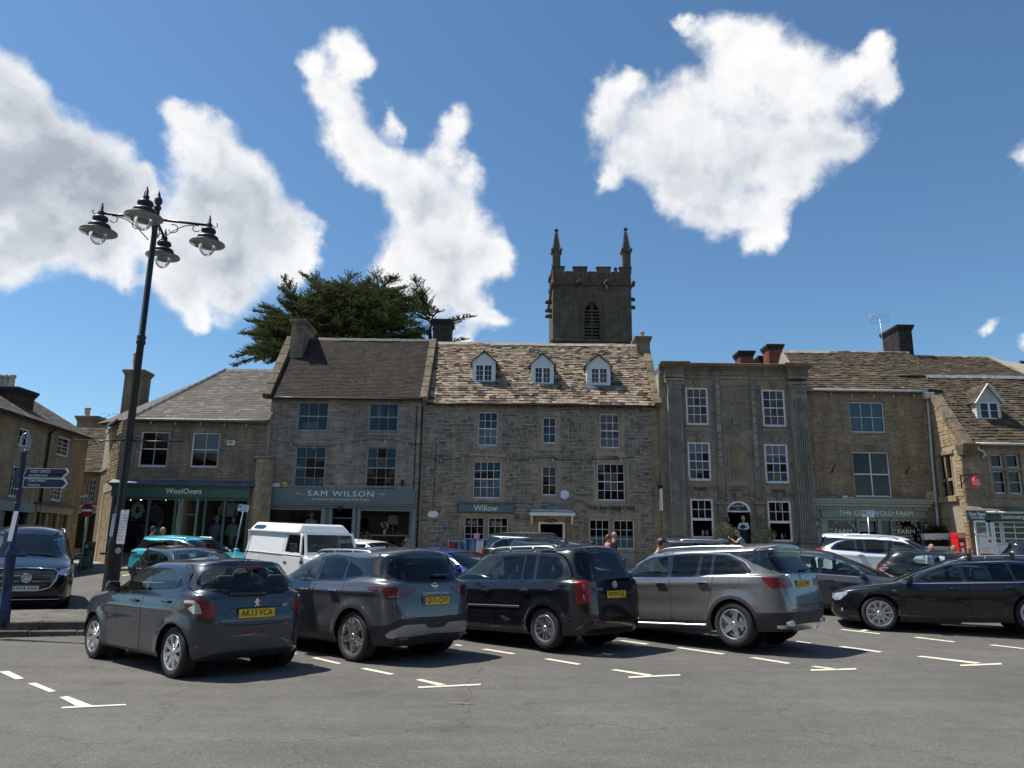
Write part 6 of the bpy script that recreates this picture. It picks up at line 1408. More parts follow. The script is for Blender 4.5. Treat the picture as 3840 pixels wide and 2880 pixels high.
yr,zr=shell(root,L,xl,x3,YT,zb,ze,52,rv,M_MORTG,.25)
gx0=RF.uv(*K3(95,537))[0]+.05;gx1=RF.uv(*K3(1560,560))[0]
DM=[((383,268),(532,402),(462,203),(402,290),(512,398)),((763,288),(910,416),(838,215),(785,307),(890,412)),((1124,293),(1277,424),(1196,224),(1150,312),(1258,413))]
dh=[];DD=[]
for(a,b,ap,wa,wb)in DM:
 foot=RF.uv(*K3((a[0]+b[0])/2,b[1]));pf=RF.P(foot[0],foot[1],0)+L;FD=Fr((0,pf.y-.02,0),L=L)
 r_=FD.rect(K3(*a),K3(*b));apz=FD.uv(*K3(*ap))[1];DD.append((FD,pf,r_,apz,wa,wb))
 dh.append((r_[0]+.06,r_[1]-.06,foot[1]+.02,foot[1]+(r_[3]-pf.z)/math.sin(R(52))))
def dormer(FD,pf,r_,apz,wa,wb,root,L,tm,slope,cheek,vt=None,lights=2,rows=3,barg=False,nm='dormer'):
 u0,u1,z0,z1=r_;um=(u0+u1)/2;s=R(slope)
 def yon(z):return(z-pf.z)/math.tan(s)
 d=Fr(FD.o,L=L)
 wr=FD.rect(wa,wb,-.03)
 D=MB();
 D.add([FD.P(u0,z0,0),FD.P(wr[0],z0,0),FD.P(wr[0],z1,0),FD.P(u0,z1,0)],[(0,1,2,3)]);D.add([FD.P(wr[1],z0,0),FD.P(u1,z0,0),FD.P(u1,z1,0),FD.P(wr[1],z1,0)],[(0,1,2,3)])
 D.add([FD.P(wr[0],z0-.1,0),FD.P(wr[1],z0-.1,0),FD.P(wr[1],wr[2],0),FD.P(wr[0],wr[2],0)],[(0,1,2,3)])
 D.add([FD.P(wr[0],wr[3],0),FD.P(wr[1],wr[3],0),FD.P(wr[1],z1,0),FD.P(u1,z1,0),FD.P(um,apz-.06,0),FD.P(u0,z1,0),FD.P(wr[0],z1,0)],[(0,1,2,3,4,5,6)])
 yb=yon(z1)
 for u in(u0,u1):D.add([FD.P(u,z0-.05,0),FD.P(u,z1,0),FD.P(u,z1,-yb-.1),],[(0,1,2)])
 b_=D.build(nm,cheek,root)
 w=MB();fw=.045;F_=FD
 F_.box(w,wr[0],wr[0]+fw,wr[2],wr[3],-.07,.02);F_.box(w,wr[1]-fw,wr[1],wr[2],wr[3],-.07,.02);F_.box(w,wr[0]+fw,wr[1]-fw,wr[2],wr[2]+fw,-.07,.02);F_.box(w,wr[0]+fw,wr[1]-fw,wr[3]-fw,wr[3],-.07,.02)
 wm=(wr[0]+wr[1])/2;F_.box(w,wm-.04,wm+.04,wr[2]+fw,wr[3]-fw,-.06,.015)
 cc=2 if rows==3 else 1
 for a_,c_ in((wr[0]+fw,wm-.04),(wm+.04,wr[1]-fw)):
  for k in range(1,rows):z_=wr[2]+fw+(wr[3]-wr[2]-2*fw)*k/rows;F_.box(w,a_,c_,z_-.008,z_+.008,-.05,-.0)
  if cc==2:F_.box(w,(a_+c_)/2-.008,(a_+c_)/2+.008,wr[2]+fw,wr[3]-fw,-.05,-.001)
 wo_=w.build('window',M_FRAME,b_)
 for a_,c_ in((wr[0]+fw,wm-.04),(wm+.04,wr[1]-fw)):
  g_=MB();t_=wrand.uniform(-.02,.02);g_.add([FD.P(a_,wr[2]+fw,-.04),FD.P(c_,wr[2]+fw,-.04+t_),FD.P(c_,wr[3]-fw,-.04+t_),FD.P(a_,wr[3]-fw,-.04)],[(0,1,2,3)]);g_.build('pane',M_WIN,b_)
 bk=MB();bk.add([FD.P(wr[0],wr[2],-.35),FD.P(wr[1],wr[2],-.35),FD.P(wr[1],wr[3],-.35),FD.P(wr[0],wr[3],-.35)],[(0,1,2,3)]);bk.build('interior',M_DARK,b_)
 yap=yon(apz)+.3
 for sg in(-1,1):
  ue=(u0-.10)if sg<0 else(u1+.10);ze_=z1-.09
  e_=FD.P(ue,ze_,.12)+L;p_=FD.P(um,apz,.12)+L;upv=(p_-e_);ln=upv.length
  Rm=Fr(e_,(0,1,0)if sg>0 else(0,-1,0),upv,None,L)
  dep=yap+.15
  def lim_(v,sg=sg,ln=ln):
   back=yon(ze_)+.12+(yap-yon(ze_))*v/ln
   return(0,back)if sg>0 else(-back,0)
  tiles(Rm,b_,(-dep-1,dep+1,0,ln),tm,(.09,.12),(.14,.24),(.01,.02),seed=int(um*10)+sg+50,limit=lim_,nobj=0)
  dk=MB();dk.add([e_-L,p_-L,FD.P(um,apz,-yap),FD.P(ue,ze_,-yon(ze_)-.1)],[(0,1,2,3)]);dk.build('roof_deck',M_MORTG,b_)
 if barg:
  for sg in(-1,1):
   ue=(u0-.12)if sg<0 else(u1+.12);g_=MB();g_.bar(FD.P(ue,z1-.12,.13),FD.P(um,apz-.03,.13),.03,.17,up=(0,-1,0));g_.build('bargeboard',M_FRAME,b_)
 fl=MB();fl.add([FD.P(u0-.05,z0-.0,.03),FD.P(u1+.05,z0,.03),RF_.P(u1+.2,vt-.32,.05),RF_.P(u0-.1,vt-.32,.05)],[(0,1,2,3)])if vt is not None else None
 if vt is not None:fl.build('lead_apron',M_LEADW if barg else M_LEAD,b_)
M_DORM=mat('white_render',(.66,.67,.69),.7,var=.08,vscale=4)
tiles(RF,root,(gx0,gx1,0,rv),T_WIL,(.10,.19),(.17,.38),(.024,.050),seed=33,holes=dh,rag=.025,sag=lambda u,v:.02*math.sin(u*.8+v*.7)+.012*math.sin(u*2.7))
RF_=RF
for i,(FD,pf,r_,apz,wa,wb)in enumerate(DD):dormer(FD,pf,r_,apz,K3(*wa),K3(*wb),root,L,T_WIL,52,M_DORM,vt=dh[i][2])
ridge(root,L,gx0,gx1,yr,zr,mat('ridge_stone',(.36,.32,.26),.9,var=.3,vscale=3),.62,.12)
e0=RF.P(0,-.05,0)+L;e1=RF.P(0,rv+.02,0)+L
gable_cope(root,L,[(gx1+.18,e0.y,e0.z),(gx1+.18,e1.y,e1.z)],.34,.22)
gutter(F,root,gx0-.1,gx1+.1,ze-.05,M_IRON,.30,.055)
for u_ in(xl+.02,xl-.22):pipe(root,L,[(u_,YT-.12,ze-.2),(u_-.01,YT-.12,zb)],.05,M_IRON)
for k in range(9):
 u_=xl+.5+k*1.25;mb=MB();mb.bar(RF.P(u_,.08,.05),F.P(u_-.0,ze-.2,.33),.02,.03);mb.build('gutter_bracket',M_PIPEW if k%2==0 else M_IRON,root)
cy=yr-.5;cx0,cx1=xat(*K3(1449,170),cy).x,xat(*K3(1532,170),cy).x
chimney(root,L,cx0,cx1,cy,yr+.6,xat(*K3(1480,230),cy).z-1.5,xat(*K3(1490,106),cy).z,B_STN,brick=False,pots=((xat(*K3(1484,100),cy+.5).x,.42,.12),))
cy=yr+.6;cx0,cx1=xat(1624,1250,cy).x,xat(1689,1250,cy).x
chimney(root,L,cx0,cx1,cy,cy+1.2,zr-1.0,xat(1656,1197,cy).z,B_BLK)
# ---- 4 classical wine bar
YM=34.8
xl=x3;x4=xat(*K4(1095,900),YM).x
root,L,F=house('classical_wine_bar_building','weathered classical stone front with fluted giant pilasters and an arched doorway',xl,x4,YM)
zb=L.z+.12;zt=F.uv(*K4(600,300))[1]
wn=[((297,438),(442,682),3,[1,1,1,1],None),((791,451),(941,693),3,[1,1,1,1],None),((310,791),(458,1042),3,[1,1,1,1],(.72,1,M_BLIND)),((808,804),(960,1059),3,[1,1,1,1],(.70,1,M_BLIND)),((326,1158),(474,1414),3,[1,1],None),((826,1171),(979,1436),3,[1,1],None)]
hs=[]
for i,(a,b,c,r_,bl)in enumerate(wn):
 if i<4:hs.append(window(F,root,K4(*a),K4(*b),c,r_,fw=.085,bar=.024,blind=bl,sm=S_MASS,recess=.06))
 else:
  fo=F.rect(K4(*a),K4(*b),-.06)
  top=(a,(b[0],a[1]+(b[1]-a[1])*.55))
  h=window(F,root,K4(*top[0]),K4(*top[1]),3,2,fw=.085,bar=.024,recess=.06,sill=False,sash=False)
  u0,u1=h[0],h[1];mb=MB();zlo=fo[2]
  for p in((u0,u0+.085,zlo,h[2]),(u1-.085,u1,zlo,h[2]),(u0+.085,u1-.085,zlo,zlo+.09)):F.box(mb,*p,-.11,-.06)
  mb.build('window_frame',M_FRAME,root);F.B('sill',u0-.1,u1+.1,zlo-.13,zlo-.004,-.1,.08,S_MASS,root,.01)
  for bx in range(5):
   bt=MB();bu_=u0+.2+wrand.random()*(u1-u0-.4);M=Matrix.Translation(F.P(bu_,zlo+.1,-.3-.1*wrand.random()));bt.lathe([(.035,0),(.035,.18),(.012,.24),(.012,.3),(0,.3)],8,M);bt.build('bottle',mat('bottle_glass',(.03,.10,.04),.1,coat=1.)if bx%2 else mat('candle',(.6,.6,.55),.5),root)
  hs.append((u0,u1,zlo,h[3]))
da=F.rect(K4(580,1243),K4(708,1600),-.1);ac=(da[0]+da[1])/2;ar=(da[1]-da[0])/2;az=da[3]
apz=F.uv(*K4(643,1172))[1];dhole=(da[0],da[1],zb+.30,apz+.02)
wall(F,root,'front_wall',polytop(xl,zt,x4,zt,zb-.4),hs+[dhole],M_MORT)
nh=F.rect(K4(568,792),K4(697,1044));
px_=[F.rect(K4(180,490),K4(262,1370)),F.rect(K4(988,515),K4(1085,1392))]
px_=[((F.uv(*K4(178,900))[0]+.06),(F.uv(*K4(268,900))[0]+.06)),(F.uv(*K4(998,900))[0],F.uv(*K4(1098,900))[0]-.0)]
pzb,pzt=F.uv(*K4(600,1395))[1],F.uv(*K4(600,500))[1]
cst=[(F.uv(*K4(497,800))[0],F.uv(*K4(530,800))[0]),(F.uv(*K4(733,800))[0],F.uv(*K4(764,800))[0])]
hole2=[grow(h,.03,.03,.14)for h in hs]+[(dhole[0]-.1,dhole[1]+.1,zb-.3,dhole[3]+.10),(nh[0]-.08,nh[1]+.08,nh[2]-.1,nh[3]+.1)]+[(p[0]-.06,p[1]+.06,zb-.3,pzt+.6)for p in px_]+[(c[0]-.01,c[1]+.01,zb+1,zt)for c in cst]
stones(F,root,(xl+.02,x4-.02,zb-.1,zt-.9),hole2,S_MASS,(.27,.31),(.45,.95),(.004,.016),gap=.009,seed=41)
for h in hs:
 um=(h[0]+h[1])/2;mb=MB();mb.hexa([F.P(um-.09,h[3]+.01,.10),F.P(um+.09,h[3]+.01,.10),F.P(um+.09,h[3]+.01,-.0),F.P(um-.09,h[3]+.01,0),F.P(um-.14,h[3]+.34,.12),F.P(um+.14,h[3]+.34,.12),F.P(um+.14,h[3]+.34,0),F.P(um-.14,h[3]+.34,0)]);mb.build('keystone',S_MASS,root,bevel=.012)
S_PIL=piecemat('pilaster_stone',[(0,(.29,.27,.23)),(.5,(.36,.335,.28)),(1,(.31,.285,.235))],.9,(.46,.44,.40),.5,spot=.5,bigvar=((.17,.155,.13),1.3,.7))
def pilaster(F,root,u0,u1,z0,z1,d,nf,capz,base=True,nm='pilaster'):
 mb=MB();w=u1-u0;tap=.0
 F.box(mb,u0,u1,z0,z1,0,d)
 for k in range(nf):
  a=u0+w*(k+.12)/nf;b=u0+w*(k+.88)/nf
  for(x_,y_)in((a,a+(b-a)*.32),(b-(b-a)*.32,b)):pass
  F.box(mb,u0+w*(k+.0)/nf,u0+w*(k+.38)/nf,z0+.08,z1-.08,d,d+.06)
 F.box(mb,u1-.03,u1,z0+.08,z1-.08,d,d+.06)
 o=mb.build(nm,S_PIL,root)
 c=MB();um=(u0+u1)/2;H=capz-z1
 for k in range(6):
  t0,t1=k/6,(k+1)/6;e0_,e1_=w*(.46+.10*t0**2),w*(.46+.10*t1**2)
  c.hexa([F.P(um-e0_,z1+H*.86*t0,d+.02+.06*t0),F.P(um+e0_,z1+H*.86*t0,d+.02+.06*t0),F.P(um+e0_,z1+H*.86*t0,0),F.P(um-e0_,z1+H*.86*t0,0),F.P(um-e1_,z1+H*.86*t1,d+.02+.06*t1),F.P(um+e1_,z1+H*.86*t1,d+.02+.06*t1),F.P(um+e1_,z1+H*.86*t1,0),F.P(um-e1_,z1+H*.86*t1,0)])
 for row,(zz,hh,n_)in enumerate(((z1,H*.38,5),(z1+H*.30,H*.36,4),(z1+H*.60,H*.24,3))):
  for k in range(n_):
   u_=um-w*.5+w*(k+.5)/n_;q=d+.04+.03*row
   c.add([F.P(u_-w*.09,zz,q),F.P(u_+w*.09,zz,q),F.P(u_+w*.08,zz+hh*.7,q+.03),F.P(u_,zz+hh,q+.11),F.P(u_-w*.08,zz+hh*.7,q+.03),F.P(u_,zz+hh*.85,q+.13)],[(0,1,2,4),(4,2,5),(2,3,5),(4,5,3)])
 for sg_ in(-1,1):c.ball(F.P(um+sg_*w*.58,z1+H*.76,d+.08),w*.13,10,6)
 F.box(c,um-w*.68,um+w*.68,z1+H*.87,capz,0,d+.16);c.build('capital',S_PIL,root)
 if base:
  b_=MB();z_=z0
  for(dh_,e_)in((-.10,.05),(-.09,.02),(-.12,.09),(-.06,.06),(-.20,.15)):
   F.box(b_,u0-e_,u1+e_,z_+dh_+.003,z_,0,d+e_);z_+=dh_
  b_.build('pilaster_base',S_MASS,root,bevel=.015)
  F.B('pedestal',u0-.12,u1+.12,zb-.3,z_-.003,0,d+.12,S_MASS,root,.01)
cap1=F.uv(*K4(210,388))[1];cap2=F.uv(*K4(1025,412))[1]
pilaster(F,root,px_[0][0],px_[0][1],pzb,F.uv(*K4(210,488))[1],.22,7,cap1);pilaster(F,root,px_[1][0],px_[1][1],pzb,F.uv(*K4(1025,514))[1],.22,7,cap2)
z0_=F.uv(*K4(600,1155))[1];z1_=F.uv(*K4(600,360))[1]
for c in cst:
 F.B('centre_strip',c[0]-.03,c[1]+.03,z0_,z1_,0,.07,S_MASS,root,.01);v=z0_+1.45;k=0
 while v<z1_-.4:
  h_=.34 if k%2 else .46;F.B('carved_block',c[0]+.02,c[1]-.02,v,v+h_-.03,.07,.12,S_PIL,root,.02);v+=h_;k+=1
mb=MB();n=14;um=(nh[0]+nh[1])/2;rw=(nh[1]-nh[0])/2;zc=nh[3]-rw
po=[(um+rw*math.cos(math.pi*k/n),zc+rw*math.sin(math.pi*k/n))for k in range(n+1)];pi_=[(um+(rw-.09)*math.cos(math.pi*k/n),zc+(rw-.09)*math.sin(math.pi*k/n))for k in range(n+1)]
po=[(nh[1],nh[2])]+po+[(nh[0],nh[2])];pi_=[(nh[1]-.09,nh[2])]+pi_+[(nh[0]+.09,nh[2])]
for a_,b_,c_,d_ in zip(po[:-1],po[1:],pi_[1:],pi_[:-1]):mb.hexa([F.P(a_[0],a_[1],0),F.P(b_[0],b_[1],0),F.P(c_[0],c_[1],0),F.P(d_[0],d_[1],0),F.P(a_[0],a_[1],.05),F.P(b_[0],b_[1],.05),F.P(c_[0],c_[1],.05),F.P(d_[0],d_[1],.05)])
mb.build('niche_arch',S_MASS,root)
mb=MB();mb.add([F.P(u_,z_,.006)for u_,z_ in pi_],[tuple(range(len(pi_)))]);mb.build('niche_panel',S_FARM,root)
v=nh[2]+.1;k=0
while v<zc+.5:F.B('niche_stone',um-.30+.05*(k%2),um+.30-.07*(k%3),v,v+.27,.007,.022+.006*(k%2),S_FARM,root,.006);v+=.275;k+=1
mb=MB();mb.hexa([F.P(um-.14,nh[2]+.0,.05),F.P(um+.14,nh[2],.05),F.P(um+.14,nh[2],0),F.P(um-.14,nh[2],0),F.P(um-.3,nh[2]+.1,.16),F.P(um+.3,nh[2]+.1,.16),F.P(um+.3,nh[2]+.1,0),F.P(um-.3,nh[2]+.1,0)]);
hl=F.rect(K4(600,640),K4(650,682));F.B('shelf_stone',*hl,0,.09,S_MASS,root,.01);hl=F.rect(K4(607,684),K4(643,735));F.B('corbel_stone',*hl,0,.05,S_MASS,root,.02)
pl=F.rect(K4(590,1100),K4(703,1132));F.B('worn_tablet',*pl,0,.07,S_MASS,root,.01);F.B('tablet_ledge',pl[0]-.05,pl[1]+.05,pl[3]+.003,pl[3]+.06,0,.13,S_MASS,root,.01)
mb=MB();M_=[]
po=[(ac+(ar+.10)*math.cos(math.pi*k/n),az+(apz-az)*1.0*math.sin(math.pi*k/n))for k in range(n+1)];pi_=[(ac+(ar)*math.cos(math.pi*k/n),az+(apz-az-.09)*math.sin(math.pi*k/n))for k in range(n+1)]
for a_,b_,c_,d_ in zip(po[:-1],po[1:],pi_[1:],pi_[:-1]):mb.hexa([F.P(a_[0],a_[1],-.12),F.P(b_[0],b_[1],-.12),F.P(c_[0],c_[1],-.12),F.P(d_[0],d_[1],-.12),F.P(a_[0],a_[1],.02),F.P(b_[0],b_[1],.02),F.P(c_[0],c_[1],.02),F.P(d_[0],d_[1],.02)])
mb.build('arch_frame',M_FRAME,root)
mb=MB()
for k in range(n):
 a_,b_=po[k],po[k+1];mb.add([F.P(a_[0],a_[1],.01),F.P(b_[0],b_[1],.01),F.P(b_[0],dhole[3]+.1,.01),F.P(a_[0],dhole[3]+.1,.01)],[(3,2,1,0)])
mb.build('spandrel',S_MASS,root)
mb=MB();mb.hexa([F.P(ac-.10,apz,.13),F.P(ac+.10,apz,.13),F.P(ac+.10,apz,0),F.P(ac-.10,apz,0),F.P(ac-.17,apz+.42,.15),F.P(ac+.17,apz+.42,.15),F.P(ac+.17,apz+.42,0),F.P(ac-.17,apz+.42,0)]);mb.build('keystone',S_MASS,root,bevel=.01)
F.B('transom',da[0],da[1],az-.02,az+.05,-.14,-.02,M_FRAME,root,.004)
fl=MB();fl.add([F.P(u_,z_,-.08)for u_,z_ in pi_],[tuple(range(len(pi_)))]);fo=fl.build('fanlight',mat('fanlight_black',(.02,.018,.015),.5),root)
F.T('MASSIMO',ac,az+.26,.15,W_,fo,width=.56,d=-.075)
F.T('WINE BAR',ac,az+.14,.05,W_,fo,width=.2,d=-.075)
for a_ in(da[0]-.05,da[1]):F.B('door_frame',a_,a_+.05,zb+.3,az,-.14,.0,M_FRAME,root)
for k in range(2):F.B('door_step',da[0]-.35+.15*k,da[1]+.35-.15*k,zb-.1,zb+.15*(k+1)-.002*k,0 if k else 0,.75-.35*k,S_SURR,root,.015)
F.B('threshold',da[0],da[1],zb+.1,zb+.305,-1.5,.0,M_DIM,root)
c_=cen(F,K4(348,1085),K4(437,1105),.03);F.T('MASSIMO',c_[0],c_[1],.22,M_BLKINK,root,width=c_[2],d=.02)
c_=cen(F,K4(850,1097),K4(945,1117),.03);F.T('WINE BAR',c_[0],c_[1],.22,M_BLKINK,root,width=c_[2],d=.02)
for(a_,b_)in(((492,1180),(580,1260)),((735,1178),(820,1262))):
 r_=F.rect(K4(*a_),K4(*b_),.1);w_=(r_[1]-r_[0])*.5;um=(r_[0]+r_[1])/2
 pilaster(F,root,um-w_*.45,um+w_*.45,zb+.2,r_[2]-.4,.10,3,r_[2]-.05,base=False,nm='door_pilaster')
 F.B('entablature',um-w_*.6,um+w_*.6,r_[2]-.04,r_[3]-.12,0,.16,S_MASS,root,.01);F.B('entablature_cornice',r_[0],r_[1],r_[3]-.115,r_[3],0,.28,S_MASS,root,.02)
for x_ in(572,722):v_=F.rect(K4(x_-4,1280),K4(x_+4,1308),.05);F.B('door_light',*v_,0,.12,M_CHROME,root,.01)
zc0=F.uv(*K4(600,385))[1];zc1=F.uv(*K4(600,350))[1];zc2=F.uv(*K4(600,330))[1]
segs=[(xl,px_[0][0]-.14,0),(px_[0][0]-.14,px_[0][1]+.14,.28),(px_[0][1]+.14,px_[1][0]-.14,0),(px_[1][0]-.14,px_[1][1]+.10,.28)]
for(a_,b_,pr_)in segs:
 F.B('architrave',a_,b_-.004,zc0,zc1-.10,-.1,.06+pr_,S_FARM,root,.008);F.B('fillet',a_-.01,b_+.006,zc1-.095,zc1-.01,-.1,.11+pr_,S_MASS,root,.008)
 F.B('frieze',a_,b_-.004,zc1-.005,zc2-.0,-.1,.05+pr_,S_MASS,root,.006)
 prv=[(0,.10),(.07,.16),(.15,.26),(.24,.40),(.31,.46)]
 for k,(dz,pj)in enumerate(prv):
  nx=prv[k+1][0]if k+1<len(prv)else .40
  F.B('cornice',a_-pj*.5*(pr_>0),b_+pj*.5*(pr_>0)-.003*(pr_==0),zc2+dz*(zt-zc2+.05)/.4,zc2+nx*(zt-zc2+.05)/.4-.003,-.1,pj+pr_,S_FARM if k>2 else S_MASS,root,.012)
mb=MB();mb.box(xl-L.x,x4-L.x,.1,9,zt-.35-L.z,zt-.1-L.z);mb.build('flat_roof',M_LEAD,root)
for a_,b_ in((xl,xl+.2),(x4-.2,x4)):
 mb=MB();mb.box(a_-L.x,b_-L.x,.04,9,-.5,zt-.36-L.z);mb.build('side_wall',M_MORTG,root)
rooms(F,root,xl+.2,x4-.2,zb,zt-.5,[hs[0][2]-.75,hs[2][2]-.7],m=M_DARK)
for(a_,b_,yy,m_)in(((650,200),(733,290),38.,B_RED),((836,155),(924,290),39.,B_RED),((775,232),(806,290),40.,B_BLK)):
 x0_,x1_=xat(*K4(a_[0],250),yy).x,xat(*K4(b_[0],250),yy).x
 chimney(root,L,x0_,x1_,yy,yy+.9,xat(*K4(700,290),yy).z-1.2,xat(*K4(700,a_[1]),yy).z,m_,capm=B_BLK)
 # ---- 5 farm shop
YF=35.3
xl=x4;x5=xat(*K5(1010,900),YF).x
root,L,F=house('farm_shop_building','honey stone house with white gutter, arched top window and pale sage shopfront',xl,x5,YF)
zb=L.z+.12;ze=F.uv(*K5(580,505))[1]
ha=window(F,root,K5(472,578),K5(688,768),3,2,fw=.05,sash=False,blind=(0,1,mat('pale_curtain',(.42,.52,.58),.9)),sm=S_FARM)
hb=window(F,root,K5(495,888),K5(724,1168),2,2,fw=.055,bar=.05,sash=False,sm=S_FARM)
F.B('arch_cap',ha[0]-.02,ha[1]+.02,ha[3]+.0,ha[3]+.06,-.1,-.02,M_FRAME,root,.02)
fx=F.rect(K5(297,1243),K5(945,1297),.12);ct=F.uv(*K5(600,1182),.2)[1]
sx0,sx1=F.uv(*K5(243,1350))[0]+.02,F.uv(*K5(955,1350))[0]
wall(F,root,'front_wall',polytop(xl,ze,x5,ze,zb-.4),[ha,hb,(sx0,sx1,zb,fx[2])],M_MORT)
stones(F,root,(xl+.02,x5-.02,zb-.1,ze-.02),[grow(ha,.05,.22,.09),grow(hb,.12,.35,.09),(sx0-.05,sx1+.1,zb-.3,ct+.02),(xl-1,xl+.45,0,30),(x5-.4,x5+1,0,30)],S_FARM,(.12,.19),(.2,.5),(.006,.035),gap=.015,seed=51,rubble=True)
rq=random.Random(7)
for(a_,s_)in((xl,1),(x5,-1)):
 v=zb-.1;k=0
 while v<ze-.1:
  h_=rq.uniform(.22,.34);w_=(.46 if k%2 else .30)
  u0,u1=(a_+.01,a_+w_)if s_>0 else(a_-w_,a_-.01);F.B('quoin',u0,u1,v+.005,min(ze,v+h_)-.005,-.05,.018,S_FARM,root,.01)
  if w_<.4:stones(F,root,((a_+w_+.01)if s_>0 else a_-.46,(a_+.46)if s_>0 else a_-w_-.01,v,min(ze,v+h_)),[],S_FARM,(.11,.15),(.12,.16),seed=k,nobj=9)
  v+=h_;k+=1
nA=7
for k in range(nA):
 a0,a1=ha[0]-.05+(ha[1]-ha[0]+.1)*k/nA,ha[0]-.05+(ha[1]-ha[0]+.1)*(k+1)/nA;t=abs((k+.5)/nA-.5)*2
 F.B('arch_stone',a0+.004,a1-.004,ha[3]+.06-.04*t*t,ha[3]+.24-.05*t*t,-.1,.03,S_FARM,root,.008)
F.B('lintel',hb[0]-.12,hb[1]+.12,hb[3]+.003,hb[3]+.33,-.1,.028,S_MASS,root,.01)
for a_,b_ in((hb[0]-.12,hb[0]-.003),(hb[1]+.003,hb[1]+.12)):F.B('jamb',a_,b_,hb[2]-.09,hb[3],-.1,.022,S_FARM,root,.008)
rooms(F,root,xl+.2,x5-.2,zb,ze,[ha[2]-.8,hb[2]-.7],m=M_DARK)
M_SAGE=mat('sage_paint',(.215,.26,.215),.5,var=.08,vscale=2);M_SAGEL=mat('sage_light',(.30,.345,.29),.5,var=.08)
cu0,cu1=F.uv(*K5(235,1200),.3)[0],F.uv(*K5(990,1215),.3)[0]
for k,(z0_,z1_,d_,e_)in enumerate(((ct-.10,ct,.46,0),(ct-.20,ct-.104,.40,.03),(ct-.34,ct-.204,.30,.08),(ct-.50,ct-.344,.20,.16))):
 F.B('cornice',cu0+e_,cu1-e_,z0_,z1_,-.05,d_,M_SAGEL if k<3 else M_SAGE,root,.01)
F.B('cornice_lead',cu0-.01,cu1+.01,ct+.003,ct+.035,-.05,.48,M_LEADW,root,.008)
n=50
for k in range(n):
 a_=cu0+.16+(cu1-cu0-.32)*k/n;F.B('dentil',a_,a_+(cu1-cu0-.32)/n*.55,ct-.475,ct-.36,.20,.26,M_SAGEL,root)
fas=F.B('fascia',*fx,-.05,.15,M_SAGE,root,.006)
c_=cen(F,K5(410,1251),K5(868,1285),.15);F.T('THE COTSWOLD FARM',c_[0],c_[1],c_[3]*1.38,W_,fas,width=c_[2],d=.152)
ux=lambda x:F.uv(*K5(x,1400),.05)[0]
for a_,b_ in((ux(243),ux(345)),(ux(523),ux(541)),(ux(655),ux(676)),(ux(735),ux(743)),(ux(925),ux(955))):F.B('pilaster',a_,b_,zb,fx[2]-.004 if a_>ux(300)else ct-.5,-.2,.08,M_SAGE,root,.008)
for a_,b_ in((ux(252),ux(290)),(ux(300),ux(335))):F.B('pilaster_panel',a_,b_,zb+.5,fx[2]-.3,.08,.1,M_SAGEL,root,.006)
zsl=zb+.6
for a_,b_ in((ux(345),ux(523)),(ux(676),ux(735)),(ux(743),ux(925))):
 F.B('stall_riser',a_,b_,zb-.2,zsl,-.2,.03,M_SAGE,root);F.B('head_rail',a_,b_,fx[2]-.12,fx[2]-.005,-.12,.02,M_SAGEL,root)
 g_=MB();g_.add([F.P(a_,zsl,-.03),F.P(b_,zsl,-.03),F.P(b_,fx[2]-.1,-.02),F.P(a_,fx[2]-.1,-.03)],[(0,1,2,3)]);g_.build('shop_window',M_SHOPG,root)
F.B('door_transom',ux(541),ux(655),F.uv(*K5(600,1383),-.3)[1],F.uv(*K5(600,1375),-.3)[1],-.36,-.3,M_SAGEL,root)
F.B('door_head',ux(541),ux(655),fx[2]-.14,fx[2]-.004,-.3,.02,M_SAGEL,root)
g_=MB();zz_=F.uv(*K5(600,1375),-.3)[1];g_.add([F.P(ux(541),zz_,-.32),F.P(ux(655),zz_,-.32),F.P(ux(655),fx[2],-.32),F.P(ux(541),fx[2],-.32)],[(0,1,2,3)]);g_.build('door_fanlight',mat('fanlight_pale',(.30,.31,.26),.4),root)
for(xc_,yc_)in((437,1385),(828,1388)):
 c0=F.uv(*K5(xc_,yc_),.0);Rr=.58;s_='THE COTSWOLD'
 for k,ch in enumerate(s_):
  a_=R(205-(230)*k/(len(s_)-1));
  if ch==' ':continue
  M=F.M(c0[0]+Rr*math.cos(a_),c0[1]-.05+Rr*math.sin(a_),-.012)@Matrix.Rotation(a_-math.pi/2,4,'Z');text(ch,M,W_,root,.19,depth=.002)
 F.T('FARM',c0[0],c0[1]+.02,.30,W_,root,width=.78,d=-.012,depth=.002);F.T('FARMSHOP',c0[0],c0[1]-.17,.12,W_,root,width=.55,d=-.012,depth=.002);F.T('KITCHEN&CAFE',c0[0],c0[1]-.30,.12,W_,root,width=.62,d=-.012,depth=.002)
for(a_,b_)in(((255,1307),(286,1358)),((932,1325),(964,1378))):
 r_=F.rect(K5(*a_),K5(*b_),.2);mb=MB();u0,u1,z0_,z1_=r_;
 for(p,q)in((u0,.10),(u1,.10),(u0,.36),(u1,.36)):mb.tube([F.P(p,z0_,q),F.P(p,z1_,q)],.014,6)
 F.box(mb,u0,u1,z0_-.02,z0_,.1,.36);F.box(mb,u0,u1,z1_,z1_+.02,.1,.36);mb.tube([F.P((u0+u1)/2,z1_+.02,.23),F.P((u0+u1)/2,z1_+.18,.23),F.P((u0+u1)/2,z1_+.2,0.05)],.014,6)
 lo=mb.build('wall_lantern',M_IRON,root);bb=MB();bb.ball(F.P((u0+u1)/2,(z0_+z1_)/2,.23),.06,8,6,(1,1,1.8));bb.build('bulb',M_FRAME,lo)
RF=roofF(YF,ze,44,L,.25);rv=RF.uv(*K5(400,268))[1]
yr,zr=shell(root,L,xl+.1,x5+.3,YF,zb,ze,44,rv,M_MORTG,.25)
def lim(v):return(RF.uv(*K5(208,495))[0],x5+.5)
